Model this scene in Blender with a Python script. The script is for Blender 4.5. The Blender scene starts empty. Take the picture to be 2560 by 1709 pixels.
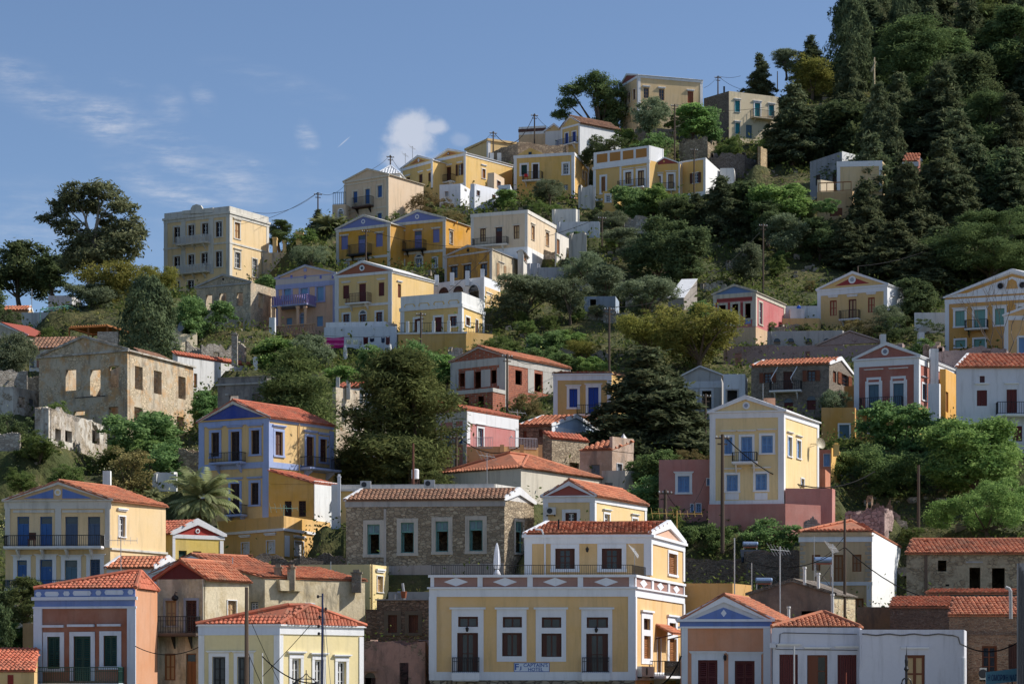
import bpy, math, random
import numpy as np
from mathutils import Vector
R = random.Random(11)
SC = 700/2335
# measured frames of the survey photograph: origin and scale
REG = {'R11':(0,400,SC),'R12':(600,400,SC),'R13':(1200,400,SC),'R14':(1860,400,SC),
       'R21':(0,820,SC),'R22':(600,820,SC),'R23':(1200,820,SC),'R24':(1860,820,SC),
       'R31':(0,1239,SC),'R32':(600,1239,SC),'R33':(1200,1239,SC),'R34':(1860,1239,SC),
       'T1':(820,160,SC),'T2':(1400,140,600/2340),'T3':(1860,0,SC),'S':(0,0,1.0)}
F, CX, HY, CZ = 5774.0, 1280.0, 1712.0, 6.0
scene = bpy.context.scene
COL = scene.collection
DEP = [(2200,100),(1800,128),(1709,140),(1500,165),(1300,195),(1150,215),(1000,240),(850,275),(700,305),(500,340),(300,380),(100,430),(-100,480),(-300,530)]
def depth_of(py):
    for (y0,d0),(y1,d1) in zip(DEP,DEP[1:]):
        if y1 <= py <= y0: return d0+(d1-d0)*(y0-py)/(y0-y1)
    return DEP[-1][1]
def sp(reg,x,y):
    o = REG[reg]; return o[0]+x*o[2], o[1]+y*o[2]
def world(X,Y,d):
    return Vector(((X-CX)/F*d, d, CZ+(HY-Y)/F*d))
def at(reg,x,y,d=None):
    X,Y = sp(reg,x,y)
    return world(X,Y,d if d else depth_of(Y))

# ------------------------------------------------------------------ mesh helper
class MB:
    def __init__(s): s.v=[]; s.f=[]; s.uv=None
    def poly(s,pts):
        n=len(s.v); s.v.extend(pts); s.f.append(tuple(range(n,n+len(pts))))
    def hexa(s,a,b):          # two quads (lists of 4) bottom/top
        n=len(s.v); s.v.extend(a); s.v.extend(b)
        s.f += [(n+3,n+2,n+1,n),(n+4,n+5,n+6,n+7),(n,n+1,n+5,n+4),(n+1,n+2,n+6,n+5),(n+2,n+3,n+7,n+6),(n+3,n,n+4,n+7)]
    def box(s,c,sx,sy,sz,rz=0):  # centred at base c
        cs,sn=math.cos(rz),math.sin(rz); q=[]
        for dx,dy in ((-1,-1),(1,-1),(1,1),(-1,1)):
            x,y=dx*sx/2,dy*sy/2; q.append(Vector((c[0]+x*cs-y*sn,c[1]+x*sn+y*cs,c[2])))
        s.hexa(q,[p+Vector((0,0,sz)) for p in q])
    def prism(s,pts,off):     # polygon + offset vector
        n=len(s.v); k=len(pts)
        s.v.extend(pts); s.v.extend([p+off for p in pts])
        s.f.append(tuple(range(n+k-1,n-1,-1))); s.f.append(tuple(range(n+k,n+2*k)))
        for i in range(k):
            j=(i+1)%k; s.f.append((n+i,n+j,n+k+j,n+k+i))
    def tube(s,pts,r,seg=5,r1=None,cap=True):
        rings=[]; m=len(pts)
        for i,p in enumerate(pts):
            t=(pts[min(i+1,m-1)]-pts[max(i-1,0)]).normalized()
            up=Vector((0,0,1)) if abs(t.z)<.9 else Vector((1,0,0))
            a=t.cross(up).normalized(); b=t.cross(a).normalized()
            rr=r if r1 is None else r+(r1-r)*i/max(1,m-1)
            n=len(s.v)
            for k in range(seg):
                an=2*math.pi*k/seg; s.v.append(p+a*(math.cos(an)*rr)+b*(math.sin(an)*rr))
            rings.append(n)
        for n0,n1 in zip(rings,rings[1:]):
            for k in range(seg):
                j=(k+1)%seg; s.f.append((n0+k,n0+j,n1+j,n1+k))
        if cap:
            s.f.append(tuple(rings[0]+k for k in range(seg))[::-1]); s.f.append(tuple(rings[-1]+k for k in range(seg)))
    def lathe(s,c,prof,seg=12,ax=None):
        n=len(s.v)
        for r,z in prof:
            for k in range(seg):
                a=2*math.pi*k/seg; s.v.append(c+Vector((r*math.cos(a),r*math.sin(a),z)))
        for i in range(len(prof)-1):
            for k in range(seg):
                j=(k+1)%seg; s.f.append((n+i*seg+k,n+i*seg+j,n+(i+1)*seg+j,n+(i+1)*seg+k))
        s.f.append(tuple(n+k for k in range(seg))[::-1]); m=n+(len(prof)-1)*seg; s.f.append(tuple(m+k for k in range(seg)))
def mkobj(name,mb,mat,parent=None,origin=None,smooth=False):
    o0 = origin if origin is not None else Vector((0,0,0))
    me=bpy.data.meshes.new(name)
    me.from_pydata([tuple(v-o0) for v in mb.v],[],mb.f); me.update()
    if mat: me.materials.append(mat)
    if smooth: me.polygons.foreach_set('use_smooth',[True]*len(me.polygons))
    o=bpy.data.objects.new(name,me); COL.objects.link(o)
    if parent is not None: o.parent=parent
    else: o.location=o0
    return o
def thing(name,label,cat,loc,group=None):
    o=bpy.data.objects.new(name,None); COL.objects.link(o); o.location=loc; o.empty_display_size=.5
    o['label']=label; o['category']=cat; o['kind']='thing'
    if group: o['group']=group
    return o
def tag(o,label,cat,group=None):
    o['label']=label; o['category']=cat; o['kind']='thing'
    if group: o['group']=group
    return o

# ------------------------------------------------------------------ materials
def lin(c):
    return tuple(((x/255)/12.92 if x/255<=.04045 else ((x/255+.055)/1.055)**2.4) for x in c)+(1,)
MC={}
class NT:
    def __init__(s,name):
        s.m=bpy.data.materials.new(name); s.m.use_nodes=True; s.t=s.m.node_tree; s.t.nodes.clear()
        s.out=s.n('ShaderNodeOutputMaterial')
    def n(s,t,**k):
        x=s.t.nodes.new(t)
        for a,b in k.items(): setattr(x,a,b)
        return x
    def l(s,a,b): s.t.links.new(a,b)
    def noise(s,vec,scale,detail=4,rough=.6):
        x=s.n('ShaderNodeTexNoise'); x.inputs['Scale'].default_value=scale; x.inputs['Detail'].default_value=detail; x.inputs['Roughness'].default_value=rough
        s.l(vec,x.inputs['Vector']); return x.outputs['Fac']
    def pos(s,scale=None):
        g=s.n('ShaderNodeNewGeometry').outputs['Position']
        if scale:
            m=s.n('ShaderNodeMapping'); m.inputs['Scale'].default_value=scale; s.l(g,m.inputs['Vector']); return m.outputs['Vector']
        return g
    def ramp(s,fac,a,b,v0=0,v1=1):
        r=s.n('ShaderNodeMapRange'); r.inputs[1].default_value=a; r.inputs[2].default_value=b; r.inputs[3].default_value=v0; r.inputs[4].default_value=v1
        s.l(fac,r.inputs[0]); return r.outputs[0]
    def mul(s,a,b,op='MULTIPLY'):
        m=s.n('ShaderNodeMath',operation=op)
        for i,x in enumerate((a,b)):
            if isinstance(x,(int,float)): m.inputs[i].default_value=x
            else: s.l(x,m.inputs[i])
        return m.outputs[0]
    def mix(s,f,a,b,mode='MIX'):
        m=s.n('ShaderNodeMix',data_type='RGBA',blend_type=mode)
        for i,x in ((0,f),(6,a),(7,b)):
            if isinstance(x,(int,float)): m.inputs[i].default_value=x
            elif isinstance(x,tuple): m.inputs[i].default_value=x
            else: s.l(x,m.inputs[i])
        return m.outputs[2]
    def bsdf(s,col,rough=.85,bump=None,bs=.3,bd=.02,metal=0,spec=.3):
        p=s.n('ShaderNodeBsdfPrincipled'); p.inputs['Roughness'].default_value=rough; p.inputs['Metallic'].default_value=metal
        p.inputs['Specular IOR Level'].default_value=spec
        if isinstance(col,tuple): p.inputs['Base Color'].default_value=col
        else: s.l(col,p.inputs['Base Color'])
        if bump is not None:
            b=s.n('ShaderNodeBump'); b.inputs['Strength'].default_value=bs; b.inputs['Distance'].default_value=bd
            s.l(bump,b.inputs['Height']); s.l(b.outputs[0],p.inputs['Normal'])
        s.l(p.outputs[0],s.out.inputs[0]); return p
def dk(c,k): return tuple(x*k for x in c[:3])+(1,)
def mx(a,b,t): return tuple(x+(y-x)*t for x,y in zip(a[:3],b[:3]))+(1,)
def plaster(rgb,dirt=.35,key=''):
    g_=.3*rgb[0]+.59*rgb[1]+.11*rgb[2]; ye=rgb[0]>rgb[1]>rgb[2]*1.18 and rgb[1]>rgb[0]*.7; rgb=tuple(round(x+(g_-x)*(.05 if ye else .12)) for x in rgb); rgb=(rgb[0],round(rgb[1]*.985),rgb[2]) if ye else rgb; dirt=min(.7,dirt*1.45); k=('pl',rgb,dirt,key)
    if k in MC: return MC[k]
    t=NT('plaster'); c=lin(rgb); P=t.pos()
    big=t.noise(P,.45,6,.62); streak=t.noise(t.pos((2.2,2.2,.22)),1,5,.65); fine=t.noise(P,7,4,.6); mid=t.noise(P,1.6,6,.7)
    grime=mx(dk(c,.55),(.16,.14,.11,1),.35); fade=mx(c,(.75,.72,.66,1),.3)
    col=t.mix(t.ramp(big,.35,.7,0,.5),c,fade)
    col=t.mix(t.ramp(streak,.5,.68,0,dirt),col,grime)
    col=t.mix(t.ramp(mid,.6,.8,0,dirt*.9),col,grime)
    col=t.mix(t.ramp(fine,.3,.75,0,.16),col,dk(c,.7))
    t.bsdf(col,.88,t.mul(fine,t.ramp(mid,.2,.8,.5,1)),.35,.03)
    MC[k]=t.m; return t.m
def stone(c1,c2,mort,scale=2.6,patch=0,pc=(150,140,125),flat=1.6):
    k=('st',c1,c2,mort,scale,patch,pc,flat)
    if k in MC: return MC[k]
    t=NT('rubble_stone'); P=t.pos((1,1,flat)); w=t.noise(P,1.7,3)
    wv=t.n('ShaderNodeVectorMath',operation='ADD'); 
    sc=t.n('ShaderNodeVectorMath',operation='SCALE'); nz=t.n('ShaderNodeTexNoise'); nz.inputs['Scale'].default_value=2.5; t.l(P,nz.inputs['Vector'])
    t.l(nz.outputs['Color'],sc.inputs[0]); sc.inputs['Scale'].default_value=.22; t.l(P,wv.inputs[0]); t.l(sc.outputs[0],wv.inputs[1])
    v=t.n('ShaderNodeTexVoronoi'); v.inputs['Scale'].default_value=scale; t.l(wv.outputs[0],v.inputs['Vector'])
    e=t.n('ShaderNodeTexVoronoi',feature='DISTANCE_TO_EDGE'); e.inputs['Scale'].default_value=scale; t.l(wv.outputs[0],e.inputs['Vector'])
    sx=t.n('ShaderNodeSeparateColor'); t.l(v.outputs['Color'],sx.inputs[0])
    col=t.mix(sx.outputs[0],lin(c1),lin(c2))
    col=t.mix(t.ramp(sx.outputs[1],.6,1,0,.5),col,dk(lin(c2),.5))
    ed=t.ramp(e.outputs['Distance'],.02,.1)
    col=t.mix(ed,lin(mort),col)
    big=t.noise(t.pos(),.55,6,.65); fine=t.noise(t.pos(),6,5,.65)
    col=t.mix(t.ramp(big,.45,.7,0,.45),col,dk(mx(lin(c1),lin(c2),.5),.5))
    hgt=ed
    if patch>0:
        pm=t.ramp(t.noise(t.pos(),.7,7,.7),.62-patch*.4,.68-patch*.4)
        pcol=t.mix(t.ramp(fine,.3,.7),lin(pc),dk(lin(pc),.66))
        col=t.mix(pm,col,pcol); hgt=t.mix(pm,ed,fine)
    t.bsdf(col,.92,t.mul(hgt,t.ramp(fine,0,1,.6,1)),.7,.06)
    MC[k]=t.m; return t.m
def oldplaster(c,c2,st=(150,135,115),lo=.35,key=''):
    k=('op',c,c2,st,lo,key)
    if k in MC: return MC[k]
    t=NT('weathered_plaster'); P=t.pos(); fine=t.noise(P,5,5,.65); big=t.noise(P,.5,7,.68); b2=t.noise(t.pos((1.3,1.3,.35)),.9,7,.7)
    e=t.n('ShaderNodeTexVoronoi',feature='DISTANCE_TO_EDGE'); e.inputs['Scale'].default_value=2.6; t.l(t.pos((1,1,1.6)),e.inputs['Vector'])
    vc=t.n('ShaderNodeTexVoronoi'); vc.inputs['Scale'].default_value=2.6; t.l(t.pos((1,1,1.6)),vc.inputs['Vector']); sv=t.n('ShaderNodeSeparateColor'); t.l(vc.outputs['Color'],sv.inputs[0])
    scol=t.mix(t.ramp(e.outputs['Distance'],.02,.12),dk(lin(st),.42),t.mix(sv.outputs[0],dk(lin(st),.7),lin(st)))
    col=t.mix(t.ramp(big,.47,.58),lin(c),lin(c2))
    col=t.mix(t.ramp(t.noise(P,.28,6,.7),.52,.6,0,.55),col,mx(lin(c2),(.33,.2,.12,1),.5))
    col=t.mix(t.ramp(b2,.5,.62,0,.75),col,dk(mx(lin(c),(.2,.19,.18,1),.5),.5))
    col=t.mix(t.ramp(fine,.35,.75,0,.4),col,dk(lin(c),.55))
    m=t.ramp(t.noise(P,.8,8,.7),.52+.12*(.35-lo)/.35,.56+.12*(.35-lo)/.35)
    col=t.mix(m,col,scol)
    t.bsdf(col,.93,t.mul(fine,t.ramp(m,0,1,1,.4)),.6,.05); MC[k]=t.m; return t.m
def brick():
    if 'brick' in MC: return MC['brick']
    t=NT('hollow_brick'); P=t.pos(); rot=t.n('ShaderNodeSeparateXYZ'); t.l(P,rot.inputs[0])
    cb=t.n('ShaderNodeCombineXYZ'); t.l(t.mul(rot.outputs[0],t.mul(rot.outputs[1],.8),'ADD'),cb.inputs[0]); t.l(rot.outputs[2],cb.inputs[1])
    b=t.n('ShaderNodeTexBrick'); t.l(cb.outputs[0],b.inputs[0]); b.inputs['Scale'].default_value=1
    b.inputs['Color1'].default_value=lin((176,96,66)); b.inputs['Color2'].default_value=lin((145,72,50)); b.inputs['Mortar'].default_value=lin((150,135,120))
    b.inputs['Brick Width'].default_value=.35; b.inputs['Row Height'].default_value=.22; b.inputs['Mortar Size'].default_value=.02
    t.bsdf(t.mix(t.ramp(t.noise(P,2,5),.4,.7,0,.5),b.outputs[0],lin((120,75,58))),.9,b.outputs['Fac'],-.4,.02); MC['brick']=t.m; return t.m
def tilemat(rgb,rgb2,key=''):
    k=('ti',rgb,rgb2,key)
    if k in MC: return MC[k]
    t=NT('clay_tile'); g=t.n('ShaderNodeNewGeometry'); P=t.pos()
    col=t.mix(g.outputs['Random Per Island'],lin(rgb),lin(rgb2))
    col=t.mix(t.ramp(t.noise(P,.55,7,.72),.46,.66,0,.75),col,dk(mx(lin(rgb2),(.24,.2,.14,1),.55),.62))
    col=t.mix(t.ramp(t.noise(P,2.6,5,.7),.56,.7,0,.55),col,(.36,.3,.2,1))
    col=t.mix(t.ramp(t.noise(P,9,3),.4,.8,0,.3),col,dk(lin(rgb2),.6))
    t.bsdf(col,.85,t.noise(P,14,3),.2,.01); MC[k]=t.m; return t.m
def paint(rgb,rough=.6,key='',wear=.3,metal=0):
    k=('pa',rgb,rough,wear,metal)
    if k in MC: return MC[k]
    t=NT(key or 'paint'); P=t.pos(); c=lin(rgb)
    col=t.mix(t.ramp(t.noise(t.pos((6,6,1)),1.5,5,.7),.45,.8,0,wear),c,mx(dk(c,.6),(.3,.28,.26,1),.2))
    t.bsdf(col,rough,t.noise(P,12,3),.15,.01,metal=metal); MC[k]=t.m; return t.m
def glass(rgb=(28,34,42)):
    k=('gl',rgb)
    if k in MC: return MC[k]
    t=NT('window_glass'); P=t.pos()
    col=t.mix(t.ramp(t.noise(P,.9,2),.4,.65),lin(rgb),dk(lin(rgb),2.2))
    t.bsdf(col,.12,None,spec=.6); MC[k]=t.m; return t.m
def leafmat(c1,c2,c3,key='leaf',tr=.3):
    k=('lf',c1,c2,c3,tr)
    if k in MC: return MC[k]
    t=NT(key); g=t.n('ShaderNodeNewGeometry'); oi=t.n('ShaderNodeObjectInfo')
    tc=t.n('ShaderNodeTexCoord')
    col=t.mix(g.outputs['Random Per Island'],lin(c1),lin(c2))
    col=t.mix(t.ramp(t.noise(tc.outputs['Object'],.6,3,.6),.45,.65,0,.85),col,lin(c3))
    hv=t.n('ShaderNodeHueSaturation'); hv.inputs['Saturation'].default_value=.94; t.l(t.ramp(oi.outputs['Random'],0,1,.98,1.4),hv.inputs['Value']); t.l(t.ramp(oi.outputs['Random'],0,1,.485,.512),hv.inputs['Hue']); t.l(col,hv.inputs['Color'])
    d=t.n('ShaderNodeBsdfDiffuse'); tl=t.n('ShaderNodeBsdfTranslucent'); ms=t.n('ShaderNodeMixShader'); ms.inputs[0].default_value=tr+.12
    t.l(hv.outputs[0],d.inputs[0]); t.l(hv.outputs[0],tl.inputs[0]); t.l(d.outputs[0],ms.inputs[1]); t.l(tl.outputs[0],ms.inputs[2])
    t.l(ms.outputs[0],t.out.inputs[0]); MC[k]=t.m; return t.m
WHITE=(226,226,226); M_W=lambda:plaster(WHITE,.16,'w')
M_IRON=lambda:paint((32,31,33),.5,'iron',.3)
TILE_O=lambda:tilemat((208,134,98),(176,106,78)); TILE_R=lambda:tilemat((208,122,92),(178,98,74)); TILE_B=lambda:tilemat((164,122,96),(126,92,74))
PC={'brown':(78,44,34),'dkbrown':(52,34,30),'maroon':(92,36,34),'green':(28,62,54),'blue':(54,98,154),'cobalt':(34,66,150),'ltblue':(124,160,192),
    'sky':(116,152,196),'lav':(116,120,168),'teal':(62,136,140),'cyan':(34,128,138),'grey':(112,118,126),'white':(214,214,212),'beige':(190,160,116),'wood':(142,92,52),
    'dusty':(74,92,116),'bluegrey':(84,112,128),'red':(150,60,42),'mint':(112,156,146),'black':(24,24,26),'board':(112,62,38),'tan':(160,128,96)}
def pc(c): return paint(PC[c] if isinstance(c,str) else c,.55,'paint')
# ------------------------------------------------------------------ buildings
HOUSES=[]
class Wall:
    def __init__(s,O,E):
        s.O=Vector((O.x,O.y,0)); d=Vector((E.x-O.x,E.y-O.y,0)); s.L=d.length; s.e=d.normalized(); s.n=Vector((s.e.y,-s.e.x,0))
    def p(s,u,z,d=0): 
        q=s.O+s.e*u+s.n*d; return Vector((q.x,q.y,z))
    def hit(s,X,Y):
        dr=Vector(((X-CX)/F,1,(HY-Y)/F)); c=Vector((0,0,CZ))
        t=s.n.dot(s.O-Vector((0,0,0)))/s.n.dot(dr); q=c+dr*t
        return (q-s.O).dot(s.e), q.z
def wbox(mb,w,u0,u1,z0,z1,d0,d1):
    mb.hexa([w.p(u0,z0,d1),w.p(u1,z0,d1),w.p(u1,z0,d0),w.p(u0,z0,d0)],[w.p(u0,z1,d1),w.p(u1,z1,d1),w.p(u1,z1,d0),w.p(u0,z1,d0)])
def wpoly(mb,w,uz,d0,d1): mb.prism([w.p(u,z,d0) for u,z in uz],w.n*(d1-d0))
def tiles(mb,e0,e1,r1,r0,pitch=.25,row=.34,rs=None,miss=0,lift=.03):
    rs=rs or R
    a=(e1-e0).normalized(); m=((r0+r1)-(e0+e1))/2; s_=(m-a*m.dot(a)); H=s_.length
    if H<.05: return
    s_=s_/H; n=a.cross(s_)
    if n.z<0: n=-n
    rows=max(1,round(H/row)); row=H/rows
    ul0,ul1=0,(r0-e0).dot(a); ur0,ur1=(e1-e0).dot(a),(r1-e0).dot(a)
    h=pitch*.36
    for j in range(rows):
        f=(j+.5)/rows; ul=ul0+(ul1-ul0)*f; ur=ur0+(ur1-ur0)*f
        i0=math.ceil(ul/pitch-.3); i1=math.floor(ur/pitch+.3)
        for i in range(i0,i1):
            if miss and rs.random()<miss: continue
            jit=rs.uniform(-.022,.022); lf=lift+rs.uniform(0,.034); n0=len(mb.v)
            for v,l in ((j*row-.02,lf),((j+1)*row+.02,.0)):
                for q,k in ((.0,0),(.14,.62),(.5,1),(.86,.62),(1.,0)):
                    mb.v.append(e0+a*((i+q)*pitch+jit)+s_*v+n*(h*k+l))
            for k in range(4): mb.f.append((n0+k,n0+k+1,n0+6+k,n0+5+k))
            mb.f.append((n0,n0+4,n0+3,n0+2,n0+1))
def railing(mb,pts,h,bar=.16,bw=.028,rail=.045,orn=False):
    for a,b in zip(pts,pts[1:]):
        d=b-a; L=d.length
        if L<.05: continue
        rz=math.atan2(d.y,d.x); mid=(a+b)/2
        mb.box(mid+Vector((0,0,h-rail)),L+rail,rail,rail,rz); mb.box(mid+Vector((0,0,.06)),L,rail*.7,rail*.7,rz)
        k=max(1,int(L/bar))
        for i in range(k+1): mb.box(a+d*(i/k)+Vector((0,0,.02)),bw,bw,h-.04,rz)
        if orn: mb.box(mid+Vector((0,0,h*.72)),L,rail*.7,rail*.6,rz)
class House:
    def __init__(s,reg,A,B,C,base,Y,name,label,cat,wall,th=None,ph=None,parent=None,ruin=False,group=None,trim=None,skirt=3.0,noroof=False,rag=0,cut=True):
        s.reg=reg; s.ruin=ruin; s.rag=rag
        xa,ya=sp(reg,*A); xb,yb=sp(reg,*B); xc,yc=sp(reg,*C); s.Y=Y; s.label=label
        Bp=world(xb,yb,Y); s.zt=Bp.z
        def along(x,dx,dy):
            u=(x-CX)/F; t=(u*Bp.y-Bp.x)/(dx-u*dy); return Vector((Bp.x+dx*t,Bp.y+dy*t,0))
        if th is None: YA=Y*(HY-yb)/(HY-ya); Ap=Vector(((xa-CX)/F*YA,YA,0))
        else: Ap=along(xa,-math.cos(math.radians(th)),math.sin(math.radians(th)))
        if ph is None: YC=Y*(HY-yb)/(HY-yc); Cp=Vector(((xc-CX)/F*YC,YC,0))
        else:
            Cp=along(xc,math.sin(math.radians(ph)),math.cos(math.radians(ph)))
            if 'wall' not in name and 'pier' not in name and (Cp-Vector((Bp.x,Bp.y,0))).length<2.6: Cp=Vector(((xc-CX)/F*(Y+4.2),Y+4.2,0))
        s.A=Ap; s.B=Vector((Bp.x,Bp.y,0)); s.C=Cp; s.D=Ap+Cp-s.B
        s.zb=world(xb,sp(reg,0,base)[1],Y).z
        s.W={'f':Wall(s.A,s.B),'s':Wall(s.B,s.C),'b':Wall(s.C,s.D),'l':Wall(s.D,s.A)}
        s.open={k:[] for k in 'fsbl'}; s.wallmat=wall; s.trim=trim or M_W(); s.skirt=skirt; s.parent=parent; s.noroof=noroof
        c=(s.A+s.C)/2
        if parent: s.root=parent.root; s.o=parent.o
        else:
            s.o=Vector((c.x,c.y,s.zb)); s.root=thing(name,label,cat,s.o,group)
        s.near = Y<205; s.cut=cut
        fa=math.degrees(math.atan2(s.A.y-s.B.y,s.B.x-s.A.x)); sa=math.degrees(math.atan2(s.C.x-s.B.x,s.C.y-s.B.y))
        print('H %-48s th %5.1f ph %5.1f  w %4.1f d %4.1f h %4.1f Y %d zb %.1f'%(label[:48],fa,sa,s.W['f'].L,s.W['s'].L,s.zt-s.zb,Y,s.zb))
        HOUSES.append(s)
    def part(s,name,mb,mat,parent=None,label=None,smooth=False):
        o=mkobj(name,mb,mat,parent or s.root,s.o,smooth)
        if label: o['label']=label
        return o
    def uz(s,w,x,y): return s.W[w].hit(*sp(s.reg,x,y))
    def rect(s,w,x0,y0,x1,y1):
        xm,ym=(x0+x1)/2,(y0+y1)/2
        return s.uz(w,x0,ym)[0],s.uz(w,x1,ym)[0],s.uz(w,xm,y1)[1],s.uz(w,xm,y0)[1]
    def zB(s,y): return world(0,sp(s.reg,0,y)[1],s.Y).z
    def band(s,w,y0,y1,mat=None,d=.08,name='cornice'):
        z1,z0=s.zB(y0),s.zB(y1); mb=MB()
        if 'f' in w: wbox(mb,s.W['f'],-d,s.W['f'].L+d,z0,z1,-.02,d)
        if 's' in w: wbox(mb,s.W['s'],.02,s.W['s'].L+d,z0,z1,-.02,d)
        return s.part(name,mb,mat or s.trim)
    def corners(s,wd,y0,y1,mat=None,d=.05,sides='fs'):
        z1,z0=s.zB(y0),s.zB(y1)
        for w in sides:
            L=s.W[w].L
            for u in ((0,wd),(L-wd,L)):
                mb=MB(); e0=u[0]-(d if w=='f' and u[0]==0 else 0)+(.02 if w=='s' and u[0]==0 else 0); e1=u[1]+(d if (w=='f' and u[0]>0) or (w=='s' and u[0]>0) else 0)
                wbox(mb,s.W[w],e0,e1,z0,z1,-.02,d); s.part('pilaster',mb,mat or s.trim)
    def pil(s,w,x0,y0,x1,y1,mat=None,d=.05,name='pilaster'):
        u0,u1,z0,z1=s.rect(w,x0,y0,x1,y1); mb=MB(); wbox(mb,s.W[w],u0,u1,z0,z1,-.02,d); return s.part(name,mb,mat or s.trim)
    def poly(s,w,pts,mat,d0=-.02,d1=.03,name='panel',parent=None):
        mb=MB(); wpoly(mb,s.W[w],[s.uz(w,*p) for p in pts],d0,d1); return s.part(name,mb,mat,parent)
    def diamond(s,w,x0,y0,x1,y1,mat=None,d=.05,parent=None):
        u0,u1,z0,z1=s.rect(w,x0,y0,x1,y1); um,zm=(u0+u1)/2,(z0+z1)/2; mb=MB(); wpoly(mb,s.W[w],[(u0,zm),(um,z0),(u1,zm),(um,z1)],-.01,d); return s.part('diamond_ornament',mb,mat or s.trim,parent)
    def disc(s,w,x,y,r,mat,d=.06,name='medallion',inner=None,ir=.55,parent=None):
        u,z=s.uz(w,x,y); rr=r*REG[s.reg][2]*s.Y/F; mb=MB()
        def c(q): return [(u+q*math.cos(a*math.pi/10),z+q*math.sin(a*math.pi/10)) for a in range(20)]
        wpoly(mb,s.W[w],c(rr),-.02,d); o=s.part(name,mb,mat,parent)
        if inner:
            mb=MB(); wpoly(mb,s.W[w],c(rr*ir),d-.02,d+.012); s.part('rosette',mb,inner,o if not parent else parent)
        return o
    def win(s,w,x0,y0,x1,y1,st='sh',col='brown',sur=.14,hood=0,col2='white',name=None,arch=False,smat=None,sill=0,rd=.17,gl=(28,34,42),hgap=.12,nm=2):
        W=s.W[w]; u0,u1,z0,z1=s.rect(w,x0,y0,x1,y1)
        if u1-u0<.08 or z1-z0<.08: return
        u0=max(u0,.05); u1=min(u1,W.L-.05); z1=min(z1,s.zt-.03)
        if u1-u0<.08: return
        s.open[w].append((u0,u1,z0,z1))
        isd = st in('dr','dd'); nm_=name or ('door' if isd else 'window')
        h=z1-z0; wd=u1-u0
        if st=='op':
            if sur:
                mb=MB(); s._ring(mb,W,u0,u1,z0,z1,sur); s.part('surround',mb,smat or s.trim)
            if arch: s._arch(W,u0,u1,z1,s.root,s.wallmat)
            return
        fr=MB(); t=min(.07,wd*.1)
        for a in ((u0,u0+t,z0,z1),(u1-t,u1,z0,z1),(u0+t,u1-t,z1-t,z1)): wbox(fr,W,*a,-rd-.06,-rd+.03)
        c=pc(col); root=s.part(nm_,fr,c)
        iu0,iu1,iz0,iz1=u0+t,u1-t,z0,z1-t
        def leaf(a0,a1,b0,b1,d,louv=True):
            mb=MB(); q=min(.08,(a1-a0)*.2)
            for bx in ((a0,a0+q,b0,b1),(a1-q,a1,b0,b1),(a0+q,a1-q,b0,b0+q*1.3),(a0+q,a1-q,b1-q,b1),(a0+q,a1-q,(b0+b1)/2-q/2,(b0+b1)/2+q/2)): wbox(mb,W,*bx,d,d+.05)
            if louv and s.near:
                k=int((b1-b0)/.11)
                for i in range(k):
                    zz=b0+(i+.5)*(b1-b0)/k
                    mb.hexa([W.p(a0+q,zz-.05,d+.04),W.p(a1-q,zz-.05,d+.04),W.p(a1-q,zz-.04,d+.03),W.p(a0+q,zz-.04,d+.03)],[W.p(a0+q,zz+.03,d+.015),W.p(a1-q,zz+.03,d+.015),W.p(a1-q,zz+.04,d+.005),W.p(a0+q,zz+.04,d+.005)])
            else: wbox(mb,W,a0+q,a1-q,b0+q,b1-q,d+.008,d+.028)
            return mb
        um=(iu0+iu1)/2
        def pane(z_0,z_1,bars=True):
            mb=MB(); wbox(mb,W,iu0,iu1,z_0,z_1,-rd-.05,-rd-.03); s.part('pane',mb,glass(gl),root)
            if bars:
                mb=MB(); b=.045
                wbox(mb,W,um-b,um+b,z_0,z_1,-rd-.028,-rd+.015)
                for f in ([.33,.66] if nm==2 else [.5] if nm==1 else []):
                    zz=z_0+(z_1-z_0)*f; wbox(mb,W,iu0,um-b,zz-.025,zz+.025,-rd-.028,-rd+.005); wbox(mb,W,um+b,iu1,zz-.025,zz+.025,-rd-.028,-rd+.005)
                for a in ((iu0,iu0+.05),(iu1-.05,iu1)): wbox(mb,W,a[0],a[1],z_0,z_1,-rd-.028,-rd+.01)
                for a in ((z_0,z_0+.05),(z_1-.05,z_1)): wbox(mb,W,iu0,iu1,a[0],a[1],-rd-.03,-rd+.012)
                s.part('glazing_bar',mb,pc(col2),root)
        if st=='sh':
            for a0,a1 in ((iu0,um-.01),(um+.01,iu1)): s.part('shutter',leaf(a0,a1,iz0,iz1,-rd-.02),c,root)
        elif st=='bd':
            mb=MB(); k=max(3,int(wd/.14))
            for i in range(k): wbox(mb,W,iu0+(iu1-iu0)*i/k+.008,iu0+(iu1-iu0)*(i+1)/k-.008,iz0,iz1,-rd-.02,-rd+.012+.008*(i%2))
            s.part('shutter',mb,c,root)
        elif st=='pn':
            for a0,a1 in ((iu0,um),(um,iu1)):
                mb=MB(); q=(a1-a0)*.17
                for bx in ((a0,a0+q,iz0,iz1),(a1-q,a1,iz0,iz1),(a0+q,a1-q,iz0,iz0+q*1.3),(a0+q,a1-q,iz1-q*1.2,iz1),(a0+q,a1-q,iz0+h*.5-q*.6,iz0+h*.5+q*.6)): wbox(mb,W,*bx,-rd-.02,-rd+.035)
                o=s.part('shutter',mb,c,root)
                mb=MB(); wbox(mb,W,a0+q,a1-q,iz0+q,iz1-q,-rd-.02,-rd-.002); s.part('shutter_panel',mb,pc(col2),root)
        elif st in('gl','os','wb'):
            pane(iz0,iz1)
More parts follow.
